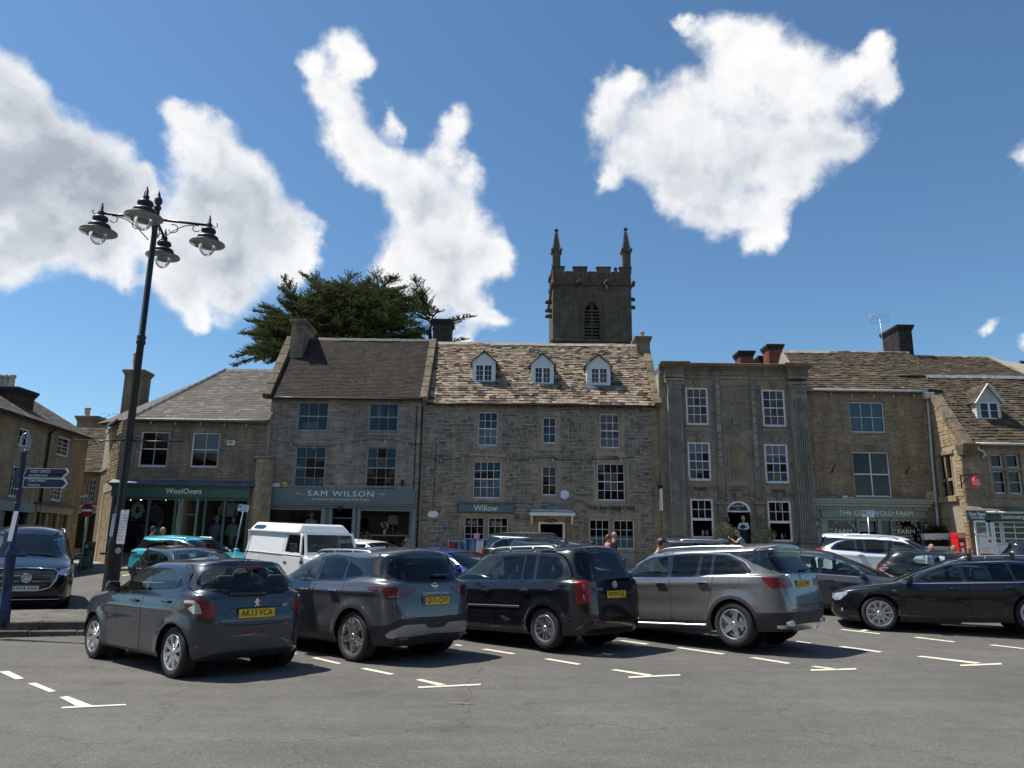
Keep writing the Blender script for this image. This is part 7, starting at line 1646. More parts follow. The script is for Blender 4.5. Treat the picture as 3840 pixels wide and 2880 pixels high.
tiles(RF,root,(xl,x5+.5,0,rv),T_COTS,(.11,.19),(.2,.42),(.028,.055),seed=52,limit=lim,rag=.03,sag=lambda u,v:.03*math.sin(u*.7+1)+.015*math.sin(u*2.1+v))
ridge(root,L,xl+.2,x5+.5,yr,zr,MATS['ridge_stone'],.5,.11)
gutter(F,root,xl+.02,x5-.25,ze-.06,M_PIPEW,.32,.06)
hp=F.rect(K5(930,520),K5(993,556),.25);mb=MB();mb.hexa([F.P(hp[0]+.06,hp[2],.36),F.P(hp[1]-.06,hp[2],.36),F.P(hp[1]-.06,hp[2],.1),F.P(hp[0]+.06,hp[2],.1),F.P(hp[0],hp[3],.42),F.P(hp[1],hp[3],.42),F.P(hp[1],hp[3],.05),F.P(hp[0],hp[3],.05)]);mb.build('rain_hopper',M_PIPEW,root,bevel=.01)
pts=[]
for(x_,y_)in((958,556),(962,590),(985,900),(1005,1130),(1015,1240),(1020,1290),(1030,1440)):q=F.uv(*K5(x_,y_),.12);pts.append(F.P(q[0],q[1],.12)+L)
pipe(root,L,pts,.055,M_PIPEW)
c_=F.uv(*K5(981,1165));mb=MB();M=F.M(c_[0],c_[1],0)@Matrix.Rotation(0,4,'Z');mb.lathe([(.30,0),(.28,.09),(.17,.11),(0,.11)],6,M,sm=False);ab=mb.build('alarm_box',mat('alarm_ochre',(.50,.36,.13),.5),root);F.T('ADT',c_[0],c_[1],.13,mat('ink_blue',(.05,.12,.35),.5),ab,d=.112)
for(a_,b_)in(((434,1158),(466,1184)),((474,1168),(500,1188))):F.B('floodlight',*F.rect(K5(*a_),K5(*b_),.25),.1,.25,M_FRAME,root,.02)
for(x_,y_)in((360,1000),(822,1010)):
 c_=F.uv(*K5(x_,y_));mb=MB();mb.bar(F.P(c_[0],c_[1]-.12,.02),F.P(c_[0]+.08,c_[1]+.22,.25),.05,.05);mb.build('iron_bracket',mat('rusty_iron',(.07,.03,.02),.8),root)
cy=yr+.3;cx0,cx1=xat(*K5(783,200),cy).x-1.0,xat(*K5(866,200),cy).x
chimney(root,L,cx0+1.0,cx1,cy,cy+1.7,zr-1.8,xat(*K5(800,97),cy).z,B_BLK)
mb=MB();mb.box(cx0-L.x,cx1+.25-L.x,cy-.25-L.y,cy+.1-L.y,zr-.55-L.z,zr-.42-L.z);mb.build('lead_flashing',M_LEADW,root)
# ---- 6 news shop at the right
YN=33.2
x6=xat(*K5(1175,1000),YN).x
root,L,F=house('news_shop_building','honey stone house at the right with sunlit quoined side wall and green news shopfront',x6,x6+9,YN)
zb=L.z+.12;ze=F.uv(*K5(1400,838))[1];x7=x6+9
wq=[((1342,903),(1420,985)),((1437,903),(1522,988)),((1352,1005),(1443,1147)),((1450,1005),(1540,1150)),((1590,905),(1660,985)),((1600,1005),(1690,1150))]
hs=[window(F,root,K5(*a),K5(*b),1,2 if i in(2,3,5)else 1,fw=.05,sash=False,sill=False,recess=.14)for i,(a,b)in enumerate(wq)]
fxa=F.rect(K5(1207,1262),K5(1325,1312),.9)
fxb=F.rect(K5(1330,1268),K5(1620,1313),.5)
sx0=x6+.45;sx1=x7-.5
H0=(hs[0][0]-.2,hs[3][1]+.22,hs[2][2]-.2,hs[0][3]+.25)
zs1=F.uv(*K5(1400,1262),.2)[1]
wall(F,root,'front_wall',polytop(x6,ze,x7,ze,zb-.4),hs+[(sx0,sx1,zb,zs1)],M_MORT)
stones(F,root,(x6+.02,x7,zb-.1,ze-.02),[H0,(hs[4][0]-.2,hs[5][1]+.2,H0[2],H0[3]),(sx0-.05,sx1+.05,zb-.3,zs1+.05),(x6-.1,x6+.36,0,30)],S_FARM,(.14,.24),(.25,.6),(.006,.025),gap=.010,seed=61)
v=zb-.1;k=0
while v<ze-.1:
 F.B('quoin',x6+.0,x6+(.5 if k%2 else .36),v+.006,min(ze,v+.30)-.006,-.05,.035 if k%2 else .03,S_FARM,root,.012);v+=.30;k+=1
for(a_,b_,c_,d_)in((H0[0],H0[1],hs[0][3]+.004,H0[3]),(H0[0],H0[1],hs[2][3]+.004,hs[0][2]-.004),(H0[0],H0[1],H0[2],hs[2][2]-.004),(H0[0],hs[0][0]-.004,H0[2],H0[3]),(hs[0][1]+.004,hs[1][0]-.004,hs[2][2],hs[0][3]),(hs[3][1]+.004,H0[1],H0[2],H0[3])):F.B('mullion_stone',a_,b_,c_+.001,d_-.001,-.16,.03 if b_-a_>d_-c_ else .036,S_FARM,root,.01)
rooms(F,root,x6+.3,x7-.2,zb,ze,[hs[2][2]-.6],m=M_DARK)
SW=Fr((x6,YF+.2,0),(0,-1,0),(0,0,1),(-1,0,0),L);ws=YF+.2-YN
sl=R(52)
RFn=roofF(YN,ze,52,L,.25)
rvn=5.4
sh_=SW.rect(K5(1040,925),K5(1105,1160),-.05)
sh_=(ws-1.75,ws-.70,hs[2][2]-.05,hs[0][3]+.05)
out_=[(0,zb-.4),(ws,zb-.4),(ws,ze),(0,ze+ws*math.tan(sl))]
mw=MATS['mortar_warm']
wall(SW,root,'side_wall',out_,[sh_],mw)
def limw(v):
 return(0,ws)if v<ze else(0,ws-(v-ze)/math.tan(sl))
stones(SW,root,(0,ws-.0,zb-.1,ze+ws*math.tan(sl)-.1),[(sh_[0]-.2,sh_[1]+.2,sh_[2]-.25,sh_[3]+.2),(ws-1.3,ws-.35,zb-.5,zb+2.35)],S_LEFT,(.12,.24),(.25,.55),(.01,.03),gap=.010,seed=62,limit=limw)
mb=MB()
for(a_,b_)in((sh_[0],sh_[0]+.09),((sh_[0]+sh_[1])/2-.06,(sh_[0]+sh_[1])/2+.06),(sh_[1]-.09,sh_[1])):SW.box(mb,a_,b_,sh_[2],sh_[3],-.14,.02)
SW.box(mb,sh_[0]+.09,sh_[1]-.09,(sh_[2]*.6+sh_[3]*.4)-.06,(sh_[2]*.6+sh_[3]*.4)+.06,-.14,.02);wo_=mb.build('window',S_LEFT,root)
mb=MB();mb.add([SW.P(sh_[0],sh_[2],-.10),SW.P(sh_[1],sh_[2],-.10),SW.P(sh_[1],sh_[3],-.10),SW.P(sh_[0],sh_[3],-.10)],[(0,1,2,3)]);mb.build('pane',M_WIN,wo_)
SW.B('sill',sh_[0]-.2,sh_[1]+.2,sh_[2]-.28,sh_[2]-.01,-.1,.14,S_LEFT,root,.02);SW.B('hood',sh_[0]-.2,sh_[1]+.2,sh_[3]+.01,sh_[3]+.2,-.1,.08,S_LEFT,root,.02)
e0=RFn.P(0,-.2,0)+L;e1=RFn.P(0,3.1,0)+L
gable_cope(root,L,[(x6+.12,e0.y,e0.z),(x6+.12,e1.y,e1.z)],.46,.18)
mb=MB();q=RFn.P(x6+.1,-.15,0);mb.hexa([(q.x-.25,q.y-.1,q.z-.45),(q.x+.25,q.y-.1,q.z-.45),(q.x+.25,q.y+.3,q.z-.45),(q.x-.25,q.y+.3,q.z-.45),(q.x-.35,q.y-.4,q.z+.05),(q.x+.4,q.y-.4,q.z+.05),(q.x+.4,q.y+.3,q.z+.05),(q.x-.35,q.y+.3,q.z+.05)]);mb.build('kneeler',M_COPE,root,bevel=.03)
vb=RFn.uv(*K5(1400,432))[1];RFn_over=.25
d1=K5(1265,572),K5(1415,690)
foot=RFn.uv(*K5(1340,692));pf=RFn.P(foot[0],foot[1],0)+L;FD=Fr((0,pf.y-.02,0),L=L);r1=FD.rect(*d1);ap1=FD.uv(*K5(1332,462))[1]
hole_=[(r1[0]+.08,r1[1]-.08,foot[1],foot[1]+(r1[3]-pf.z)/math.sin(R(52)))]
r2=(r1[0]+4.6,r1[1]+4.6,r1[2],r1[3]);hole_.append((r2[0]+.08,r2[1]-.08,hole_[0][2],hole_[0][3]))
yr,zr=shell(root,L,x6+.25,x7,YN,zb,ze,52,vb+.02,M_MORTG,.25)
tiles(RFn,root,(x6+.35,x7,0,vb),T_COTS,(.12,.20),(.22,.45),(.03,.06),seed=63,holes=hole_,rag=.03,sag=lambda u,v:.025*math.sin(u*.9)+.015*math.sin(u*2.3+v))
RF_=RFn
dormer(FD,pf,r1,ap1,K5(1280,580),K5(1400,682),root,L,T_COTS,52,mat('cream_render',(.52,.50,.42),.8,var=.15),vt=hole_[0][2],rows=2,barg=True)
FD2=Fr((0,pf.y-.02,0),L=L);q0,q1=K5(1280,580),K5(1400,682);dx_=(r2[0]-r1[0])
_rect=FD2.rect;w1=FD.rect(q0,q1,-.03);FD2.rect=lambda a,b,d=0.:(w1[0]+dx_,w1[1]+dx_,w1[2],w1[3])
dormer(FD2,pf+Vector((dx_,0,0)),r2,ap1,q0,q1,root,L,T_COTS,52,MATS['cream_render'],vt=hole_[0][2],rows=2,barg=True)
bd=MB();a_=RFn.P(x6+.4,vb-.05,.05);bd.hexa([RFn.P(x6+.3,vb-.1,.02),RFn.P(x7,vb-.1,.02),RFn.P(x7,vb+.15,-.1),RFn.P(x6+.3,vb+.15,-.1),RFn.P(x6+.3,vb-.1,.09),RFn.P(x7,vb-.1,.09),RFn.P(x7,vb+.12,.12),RFn.P(x6+.3,vb+.12,.12)]);bd.build('lead_band',M_LEADW,root)
pu=RFn.P(0,vb+.1,.02)+L;s2=R(36)
RU=Fr((0,pu.y,pu.z),(1,0,0),(0,math.cos(s2),math.sin(s2)),(0,-math.sin(s2),math.cos(s2)),L)
rvu=RU.uv(*K5(1150,297))[1];xh0=RU.uv(*K5(1345,307));xh1=RU.uv(*K5(1559,405))
slp=(xh1[0]-xh0[0])/(xh0[1]-xh1[1])
def limu(v):return(x5-1.2,min(x7,xh0[0]+slp*(rvu-v)))
mb=MB();mb.prism([(pu.y-L.y,pu.z-.05-L.z),(pu.y+math.cos(s2)*rvu-L.y,pu.z+math.sin(s2)*rvu-.05-L.z),(pu.y+2*math.cos(s2)*rvu-L.y,pu.z-.05-L.z)],x5-.6-L.x,xh0[0]-L.x,'x')
mb.add([RU.P(xh0[0],0,-.04),RU.P(x7+1,0,-.04),RU.P(xh0[0],rvu,-.04)],[(0,1,2)]);mb.build('roof_deck',M_MORTG,root)
tiles(RU,root,(x5-1.2,x7,0,rvu),T_COTS,(.12,.17),(.22,.45),(.03,.05),seed=64,limit=limu,rag=.03,nobj=150)
pr_=RU.P(0,rvu,0);ridge(root,L,x5-.8,xh0[0],pr_.y+L.y,pr_.z+L.z,MATS['ridge_stone'],.5,.11)
pA,pB=RU.P(xh0[0],rvu,.05),RU.P(xh0[0]+slp*rvu,0,.05)
for k in range(9):
 p,q=pA.lerp(pB,k/9),pA.lerp(pB,(k+.97)/9);mb=MB();mb.bar(p,q,.26,.12);mb.build('hip_tile',MATS['ridge_stone'],root)
gutter(F,root,x6+.55,x7,ze-.04,M_PIPEW,.33,.06)
pts=[F.P(x6+.62,ze-.1,.3)+L,F.P(x6+.66,ze-.28,.25)+L,F.P(x6+.95,ze-.34,.12)+L,F.P(x6+1.05,ze-.5,.1)+L,F.P(x6+.9,ze-.62,.08)+L];pipe(root,L,pts,.06,M_PIPEW,brackets=False)
M_PG=mat('news_green',(.012,.095,.06),.45);D1_=.95
a0,a1=x6+.1,x6+1.75
FP=Fr((0,YN-D1_,0),L=L)
f1=FP.rect(K5(1207,1250),K5(1326,1312));f2=F.rect(K5(1330,1268),K5(1620,1313),.55)
mb=MB();FP.box(mb,f1[0],f1[1],f1[2],f1[3],-.08,0);fo=mb.build('fascia',M_PG,root,bevel=.006)
c_=cen(FP,K5(1216,1263),K5(1318,1283),.0);FP.T('Stow News',c_[0],c_[1],.24,W_,fo,width=c_[2],d=.006,bold=.004);c_=cen(FP,K5(1229,1288),K5(1312,1303),.0);FP.T('& Post Office',c_[0],c_[1],.17,W_,fo,width=c_[2],d=.006,bold=.002)
mb=MB();F.box(mb,f1[1]+.03,x7-.5,f2[2],f2[3],.40,.5);fo=mb.build('fascia',M_PG,root,bevel=.006)
c_=cen(F,K5(1415,1280),K5(1562,1300),.5);F.T('Stationery',c_[0],c_[1],.26,W_,fo,width=c_[2],d=.506,bold=.003)
mb=MB();zc=F.uv(*K5(1400,1225),0)[1]
mb.add([FP.P(f1[0]-.05,f1[3],.03),FP.P(f1[1]+.05,f1[3]-.05,.03),F.P(f1[1]+.3,zc,0),F.P(f1[0]-.05,zc,0)],[(0,1,2,3)]);mb.add([F.P(f1[1]+.0,f2[3]+.02,.58),F.P(x7,f2[3]+.02,.58),F.P(x7,zc,0),F.P(f1[1],zc,0)],[(0,1,2,3)])
mb.build('canopy_slates',T_SLATE,root)
mb=MB();mb.tube([F.P(f1[1],f2[3]+.02,.62),F.P(x7,f2[3]+.02,.62)],.05,8);mb.build('gutter',M_PIPEW,root)
def lite(F_,u0,u1,z0,z1,cols,rows,arch=False,nm='shop_window'):
 mb=MB();fw=.07;F_.box(mb,u0,u0+fw,z0,z1,-.06,0);F_.box(mb,u1-fw,u1,z0,z1,-.06,0);F_.box(mb,u0+fw,u1-fw,z1-fw,z1,-.06,0);F_.box(mb,u0+fw,u1-fw,z0,z0+fw,-.06,0)
 for k in range(1,cols):u_=u0+(u1-u0)*k/cols;F_.box(mb,u_-.02,u_+.02,z0+fw,z1-fw,-.05,-.005)
 for k in range(1,rows):z_=z0+(z1-z0)*k/rows;F_.box(mb,u0+fw,u1-fw,z_-.02,z_+.02,-.05,-.006)
 o=mb.build(nm,M_FRAME,root);g_=MB();g_.add([F_.P(u0,z0,-.03),F_.P(u1,z0,-.03),F_.P(u1,z1,-.035),F_.P(u0,z1,-.03)],[(0,1,2,3)]);g_.build('pane',M_SHOPG,o)
zt_=f1[2]-.01
lite(FP,f1[0]+.25,f1[0]+1.0,zb,zt_,1,1,nm='porch_window');lite(FP,f1[0]+1.0+.02,f1[1],zb,zt_,1,1,nm='shop_door')
FP.B('transom',f1[0]+.25,f1[1],zt_-.62,zt_-.54,-.06,.01,M_FRAME,root)
np_=FP.B('notice_panel',f1[0]+.36,f1[0]+.95,zb+.15,zt_-.66,-.02,.012,mat('notice_white',(.62,.64,.62),.5),root)
c_=MB();M=FP.M(f1[0]+.66+.16,zt_-.85,.013);c_.lathe([(.07,0),(.07,.003),(0,.003)],18,M,sm=False);c_.build('notice_roundel',mat('post_red',(.62,.015,.02),.4),np_)
for k in range(11):FP.B('notice_line',f1[0]+.45,f1[0]+.45+(.3 if k%3 else .38),zt_-1.15-k*.11,zt_-1.13-k*.11,.012,.015,MATS['post_red'],np_)
FP.B('notice_foot',f1[0]+.36,f1[0]+.95,zb+.0,zb+.14,-.02,.014,MATS['post_red'],root)
zt2=f2[2]-.01;n=5
for k in range(n):
 u0=f1[1]+.05+k*1.15;lite(F,u0,u0+1.12,zb+.55,zt2,2,4)
F.B('stall_riser',f1[1]+.05,x7-.5,zb-.1,zb+.54,-.1,.05,M_FRAME,root)
# ==== left street, tower, cedar
A_=xat(0,K1(0,540)[1],27.6);B_=xat(K1(575,690)[0],1800,35.0)
dx=(B_.x-A_.x)/(B_.y-A_.y);A0=Vector((A_.x-dx*9,A_.y-9,0));B0=Vector((B_.x,B_.y,0))
L=Vector((A_.x,A_.y,ground_z(A_.x,A_.y)));root=thing('corner_terrace_building','tan stone two-storey terrace at the far left with slate roof and cream shopfront','building',L,0,'stone buildings round the square')
G=Fr(A0,B0-A0,(0,0,1),None,L);WL=(B0-A0).length
if G.n.x<0:G.n=-G.n
ze=G.uv(*K1(300,612))[1];zb=ground_z(-20,31)+.10
ws_=[(KA(190,15),KA(312,230)),(KA(622,112),KA(764,335)),(KA(100,430),KA(216,790)),(KA(562,600),KA(685,830))]
hs=[window(G,root,a,b,2 if i<2 else 3,2 if i==0 else 4,fw=.07,recess=.06,sm=S_LEFT,sash=False)for i,(a,b)in enumerate(ws_)]
s1=G.rect(KA(20,950),KA(300,1140));s2=G.rect(KA(400,975),KA(735,1400));f1=G.rect(KA(-60,835),KA(380,940),.1);f2=G.rect(KA(410,885),KA(805,965),.1)
s1=(s1[0],s1[1],zb+.7,f1[2]);s2=(f2[0]+.1,f2[1]-.1,zb+.02,f2[2])
wall(G,root,'front_wall',polytop(0,ze,WL,ze,zb-.6),hs+[s1,s2],MATS['mortar_warm'])
stones(G,root,(6.5,WL,zb-.2,ze-.02),[grow(h,.03,.14,.09)for h in hs]+[(f1[0],f1[1],zb-.6,f1[3]+.02),(f2[0],f2[1],zb-.6,f2[3]+.06),(0,s1[1]+.05,zb-.6,f1[3])],S_LEFT,(.10,.15),(.2,.5),(.004,.02),gap=.01,seed=71)
for h in hs:G.B('lintel',h[0]-.1,h[1]+.1,h[3]+.003,h[3]+.14,-.1,.02,S_LEFT,root)
G.B('fascia',*f1,-.05,.13,mat('fascia_grey',(.28,.31,.29),.5,var=.1),root,.006);G.B('fascia',*f2,-.05,.14,mat('fascia_cream',(.42,.34,.20),.5,var=.1),root,.006)
G.B('canopy_lead',f2[0]-.1,f2[1]+.1,f2[3]+.003,f2[3]+.09,-.05,.3,M_LEAD,root)
for(s_,cs)in((s1,2),(s2,3)):
 for k in range(cs+1):u_=s_[0]+(s_[1]-s_[0])*k/cs;G.B('mullion',u_-.05,u_+.05,s_[2],s_[3]-.003,-.12,.04,MATS['fascia_cream']if s_ is s2 else M_SGL,root)
 for k in range(cs):
  g_=MB();a_,b_=s_[0]+(s_[1]-s_[0])*k/cs,s_[0]+(s_[1]-s_[0])*(k+1)/cs;z0_=s_[2]+(.5 if s_ is s2 and k<2 else 0);g_.add([G.P(a_,z0_,-.05),G.P(b_,z0_,-.04),G.P(b_,s_[3],-.05),G.P(a_,s_[3],-.04)],[(0,1,2,3)]);g_.build('shop_window',M_SHOPG,root)
  if z0_>s_[2]:G.B('stall_riser',a_+.05,b_-.05,zb,z0_-.01,-.1,.03,MATS['fascia_cream'],root)
rooms(G,root,.2,WL-.1,zb,ze,[hs[1][2]-.7,f2[3]+.05],m=M_DARK)
mb=MB();G.box(mb,WL-.2,WL-.01,zb-.6,ze,-7,-.0);G.box(mb,0,.2,zb-.6,ze,-7,0);mb.build('side_walls',S_LEFT,root)
a_,b_=G.uv(*KA(540,30)),G.uv(*KA(385,1130));pts=[G.P(a_[0],ze-.05,.3)+L,G.P(a_[0],ze-.3,.1)+L,G.P(a_[0],zb,.1)+L];pipe(root,L,pts,.05,M_IRON)
sR=R(30);ro=G.o+G.n*.3+Vector((0,0,ze));upr=(-G.n)*math.cos(sR)+Vector((0,0,1))*math.sin(sR)
RL=Fr(ro,G.ex,upr,G.n*math.sin(sR)+Vector((0,0,math.cos(sR))),L)
tiles(RL,root,(5,WL+.15,0,4.4),T_SLATE,(.17,.2),(.25,.35),(.003,.008),seed=72,rag=.005)
mb=MB();a_,b_,c_,d_=RL.P(0,.0,-.02),RL.P(WL+.1,.0,-.02),RL.P(WL+.1,4.4,-.02),RL.P(0,4.4,-.02);e_,f_=RL.P(WL+.1,4.4,-.02)+(-G.n*3.9)-Vector((0,0,2.2)),RL.P(0,4.4,-.02)+(-G.n*3.9)-Vector((0,0,2.2))
mb.add([a_,b_,c_,d_,e_,f_],[(0,1,2,3),(3,2,4,5),(1,4,2)]);mb.build('roof_deck',M_MORTG,root)
G.B('gutter',4,WL+.1,ze-.10,ze-.0,.22,.33,M_IRON,root,.02)
cp=hitplane(*K1(55,400),Vector((0,30,0)),Vector((0,1,0)));cw=1.0
cx0,cx1=xat(*K1(-10,400),30).x,xat(*K1(112,400),30).x
chimney(root,L,cx0,cx1,30,31.2,xat(*K1(50,430),30).z-1.2,xat(*K1(50,350),30).z,piecemat('dull_brick',[(0,(.07,.045,.032)),(.6,(.11,.06,.042)),(1,(.06,.05,.042))],.9),capm=B_BLK,pots=tuple((xat(*K1(x,330),30.6).x,.62,.14)for x in(5,40,78)),potm=mat('pale_pot',(.40,.38,.31),.8,var=.3))
pb_=gpt(*KA(60,1500))
Y2=39.5
x0,x1=xat(*K1(540,900),Y2).x,xat(*K1(900,900),Y2).x
root,L,F=house('lane_house','small stone house down the lane with steep mossy stone-tiled roof',x0,x1,Y2);ze=F.uv(*K1(610,945))[1];zb=L.z
hw=window(F,root,K1(608,990),K1(660,1150),3,4,fw=.05,sash=False)
df=F.rect(K1(515,1235),K1(560,1480));
sw=(x0+.1,x1-.3,zb+.6,F.uv(*K1(560,1225))[1])
wall(F,root,'front_wall',polytop(x0-3,ze,x1,ze,zb-.5),[hw,sw],M_MORT)
stones(F,root,(x0-2.5,x1,zb-.1,ze),[grow(hw,.1),(sw[0]-.1,sw[1]+.1,zb-.5,sw[3]+.45)],S_FARM,(.10,.15),(.2,.45),seed=81,nobj=120)
F.B('fascia',sw[0]-.05,sw[1]+.05,sw[3],sw[3]+.42,-.02,.12,mat('fascia_pale',(.45,.43,.36),.5),root)
F.T('COTSWOLD',sw[0]+.75,sw[3]+.2,.28,M_BLKINK,root,d=.125)
for k in range(4):u_=sw[0]+(sw[1]-sw[0])*k/3;F.B('mullion',u_-.05,u_+.05,sw[2],sw[3],-.1,.05,MATS['fascia_pale'],root)
g_=MB();g_.add([F.P(sw[0],sw[2],-.05),F.P(sw[1],sw[2],-.05),F.P(sw[1],sw[3],-.05),F.P(sw[0],sw[3],-.05)],[(0,1,2,3)]);g_.build('shop_window',M_SHOPG,root)
rooms(F,root,x0-2.8,x1-.1,zb,ze,[hw[2]-.8],m=M_DARK)
RF=roofF(Y2,ze,50,L,.2);rv=RF.uv(*K1(560,640))[1]
shell(root,L,x0-3,x1+2,Y2,zb,ze,50,rv,M_MORTG,.2)
tiles(RF,root,(x0-3,x1+2,0,rv),T_COTS,(.10,.16),(.2,.4),(.016,.03),seed=82,rag=.03,nobj=120)
cy=Y2+2.5;chimney(root,L,xat(*K1(532,600),cy).x,xat(*K1(668,600),cy).x,cy,cy+1.1,xat(*K1(600,650),cy).z-2,xat(*K1(600,552),cy).z,B_STN,brick=False,pots=((xat(*K1(600,530),cy+.5).x,.55,.17),))
def far_house(x0,x1,Y,h,nm,lab,m):
 r=thing(nm,lab,'building',((x0+x1)/2,Y,ground_z(x0,Y)),0,'stone buildings round the square');L=r.location.copy();b=MB()
 b.box(x0-L.x,x1-L.x,0,7,-.5,h);b.build('wall',m,r);b=MB();b.prism([(-.3,h-.1),(3.5,h+3.2),(7.3,h-.1)],x0-.2-L.x,x1+.2-L.x,'x');b.build('roof',T_COTS,r)
 for k in range(int((x1-x0)/2.4)):
  for z_ in(1.,3.6):
   w=MB();u_=x0+1.2+k*2.4-L.x;w.box(u_-.45,u_+.45,-.03,.02,z_,z_+1.2);w.box(u_-.02,u_+.02,-.05,-.03,z_,z_+1.2);ww=w.build('window',M_FRAME,r);p=MB();p.box(u_-.38,u_+.38,-.045,-.032,z_+.07,z_+1.13);p.build('pane',M_GLP,ww)
far_house(-42,-27.5,52,5.2,'lane_end_house','distant stone house closing the end of the lane',S_LEFT)
# ---- church tower
YC=75.
T0=thing('church_tower','dark battlemented church tower with pinnacles rising behind the roofs','church tower',(xat(*KT(750,900),YC).x,YC,1.2));L=T0.location.copy()
F=Fr((0,YC,0),L=L);S_TOW=piecemat('tower_stone',[(0,(.115,.095,.070)),(.5,(.14,.115,.085)),(1,(.10,.085,.066))],.95,(.26,.25,.23),.6,spot=.5)
tx0,tx1=F.uv(*KT(342,900))[0],F.uv(*KT(1155,900))[0];W_T=tx1-tx0
zbot=F.uv(*KT(750,1335))[1];zstr=F.uv(*KT(750,748))[1];zcr=F.uv(*KT(500,612))[1];zmer=F.uv(*KT(620,550))[1]
wn=F.rect(KT(668,1025),KT(828,1300));wtop=F.uv(*KT(748,920))[1];um=(wn[0]+wn[1])/2;wr=(wn[1]-wn[0])/2
wall(F,T0,'front_wall',polytop(tx0,zstr,tx1,zstr,0),[(wn[0]-.12,wn[1]+.12,wn[2],wtop+.1)],S_TOW,.5)
b=MB();b.box(tx0-L.x,tx0+.6-L.x,.02,W_T,-1,zstr-L.z);b.box(tx1-.6-L.x,tx1-L.x,.02,W_T,-1,zstr-L.z);b.box(tx0+.6-L.x,tx1-.6-L.x,W_T-.6,W_T,-1,zstr-L.z);b.box(tx0+.6-L.x,tx1-.6-L.x,.8,W_T-.6,-1,zstr-.3-L.z);b.build('tower_body',S_TOW,T0)
stones(F,T0,(tx0+.02,tx1-.02,zbot,zstr-.1),[(wn[0]-.3,wn[1]+.3,wn[2]-.3,wtop+.5)],S_TOW,(.22,.32),(.4,.8),(.006,.022),gap=.012,seed=90,nobj=200)
F.B('string_course',tx0-.2,tx1+.2,zstr,zstr+.22,-.3,.2,S_TOW,T0,.02);F.B('string_course',tx0-.22,tx1+.22,zbot-.02,zbot+.22,-.3,.28,S_TOW,T0,.03)
for yy in(0,):
 b=MB();b.box(tx0-.2-L.x,tx0-L.x-.01,-.1,W_T+.2,zstr-L.z,zstr+.22-L.z);b.box(tx1+.01-L.x,tx1+.2-L.x,-.1,W_T+.2,zstr-L.z,zstr+.22-L.z);b.build('string_course',S_TOW,T0)
px_=[(342,462),(552,695),(795,940),(1030,1155)]
def parapet(Fp,segs,lab,a,b_):
 Fp.B('parapet',a,b_,zstr+.225,zcr,-.45,.02,S_TOW,T0)
 for s_ in segs:
  Fp.B('merlon',s_[0],s_[1],zcr+.003,zmer-.14,-.45,.02,S_TOW,T0);Fp.B('merlon_coping',s_[0]-.06,s_[1]+.06,zmer-.137,zmer,-.52,.09,S_TOW,T0,.02)
 e_=sorted(segs)
 for p,q in zip(e_[:-1],e_[1:]):Fp.B('crenel_coping',p[1]+.065,q[0]-.065,zcr+.003,zcr+.12,-.5,.08,S_TOW,T0,.02)
segs=[(F.uv(*KT(a,580))[0],F.uv(*KT(c,580))[0])for a,c in px_]
parapet(F,segs,'',tx0,tx1)
FBk=Fr((0,YC+W_T-.45,0),L=L);parapet(FBk,segs,'',tx0,tx1)
FL_=Fr((tx0,YC,0),(0,-1,0),(0,0,1),(-1,0,0),L);sL=[(-(s[1]-tx0),-(s[0]-tx0))for s in segs];parapet(FL_,sL,'',-W_T+.46,-.46)
FR_=Fr((tx1,YC,0),(0,1,0),(0,0,1),(1,0,0),L);sR_=[((s[0]-tx0),(s[1]-tx0))for s in segs];parapet(FR_,sR_,'',.46,W_T-.46)
n=34
for k in range(n):u_=tx0+.2+(W_T-.4)*k/(n-1);F.B('blind_panel_rib',u_-.035,u_+.035,zstr+.3,zcr-.12,.02,.055,S_TOW,T0)
def pinnacle(x,y,ht,w,nm='pinnacle',crock=True):
 z0=zmer-.1-L.z;p=MB();zs=ht*.42
 p.box(x-w/2-L.x,x+w/2-L.x,y-w/2-L.y,y+w/2-L.y,zcr-L.z,z0+zs)
 p.box(x-w*.62-L.x,x+w*.62-L.x,y-w*.62-L.y,y+w*.62-L.y,z0+zs-.08,z0+zs+.03)
 c=[(x-w*.4-L.x,y-w*.4-L.y,z0+zs+.03),(x+w*.4-L.x,y-w*.4-L.y,z0+zs+.03),(x+w*.4-L.x,y+w*.4-L.y,z0+zs+.03),(x-w*.4-L.x,y+w*.4-L.y,z0+zs+.03),(x-L.x,y-L.y,z0+ht)]
 p.add(c,[(0,1,4),(1,2,4),(2,3,4),(3,0,4)])
 for s1,s2 in((-1,-1),(1,-1),(1,1),(-1,1)):
  for k in range(9):
   t=k/9;e=w*.40*(1-t)+.05;zz=z0+zs+.03+(ht-zs)*t;p.ball((x+s1*e-L.x,y+s2*e-L.y,zz+.1),.10-.04*t,6,4,(1,1,1.3))
  p.ball((x+s1*w*.55-L.x,y+s2*w*.55-L.y,z0+zs+.12),.17,6,5,(1,1,1.7))
 for s1,s2 in((-1,0),(1,0),(0,-1),(0,1)):
  p.add([(x+s1*w*.52-s2*w*.5-L.x,y+s2*w*.52-s1*w*.5-L.y,z0+zs-.1),(x+s1*w*.52+s2*w*.5-L.x,y+s2*w*.52+s1*w*.5-L.y,z0+zs-.1),(x+s1*w*.5-L.x,y+s2*w*.5-L.y,z0+zs+.75),(x+s1*w*.3-L.x,y+s2*w*.3-L.y,z0+zs+.2)],[(0,1,2),(1,3,2),(3,0,2)])
 for a in range(5):p.ball((x+.16*math.cos(a*1.26)-L.x,y+.16*math.sin(a*1.26)-L.y,z0+ht+.02),.10,6,4)
 p.ball((x-L.x,y-L.y,z0+ht+.12),.13,6,5);p.build(nm,S_TOW,T0)
hp=F.uv(*KT(385,150))[1]-zmer;wp=.82
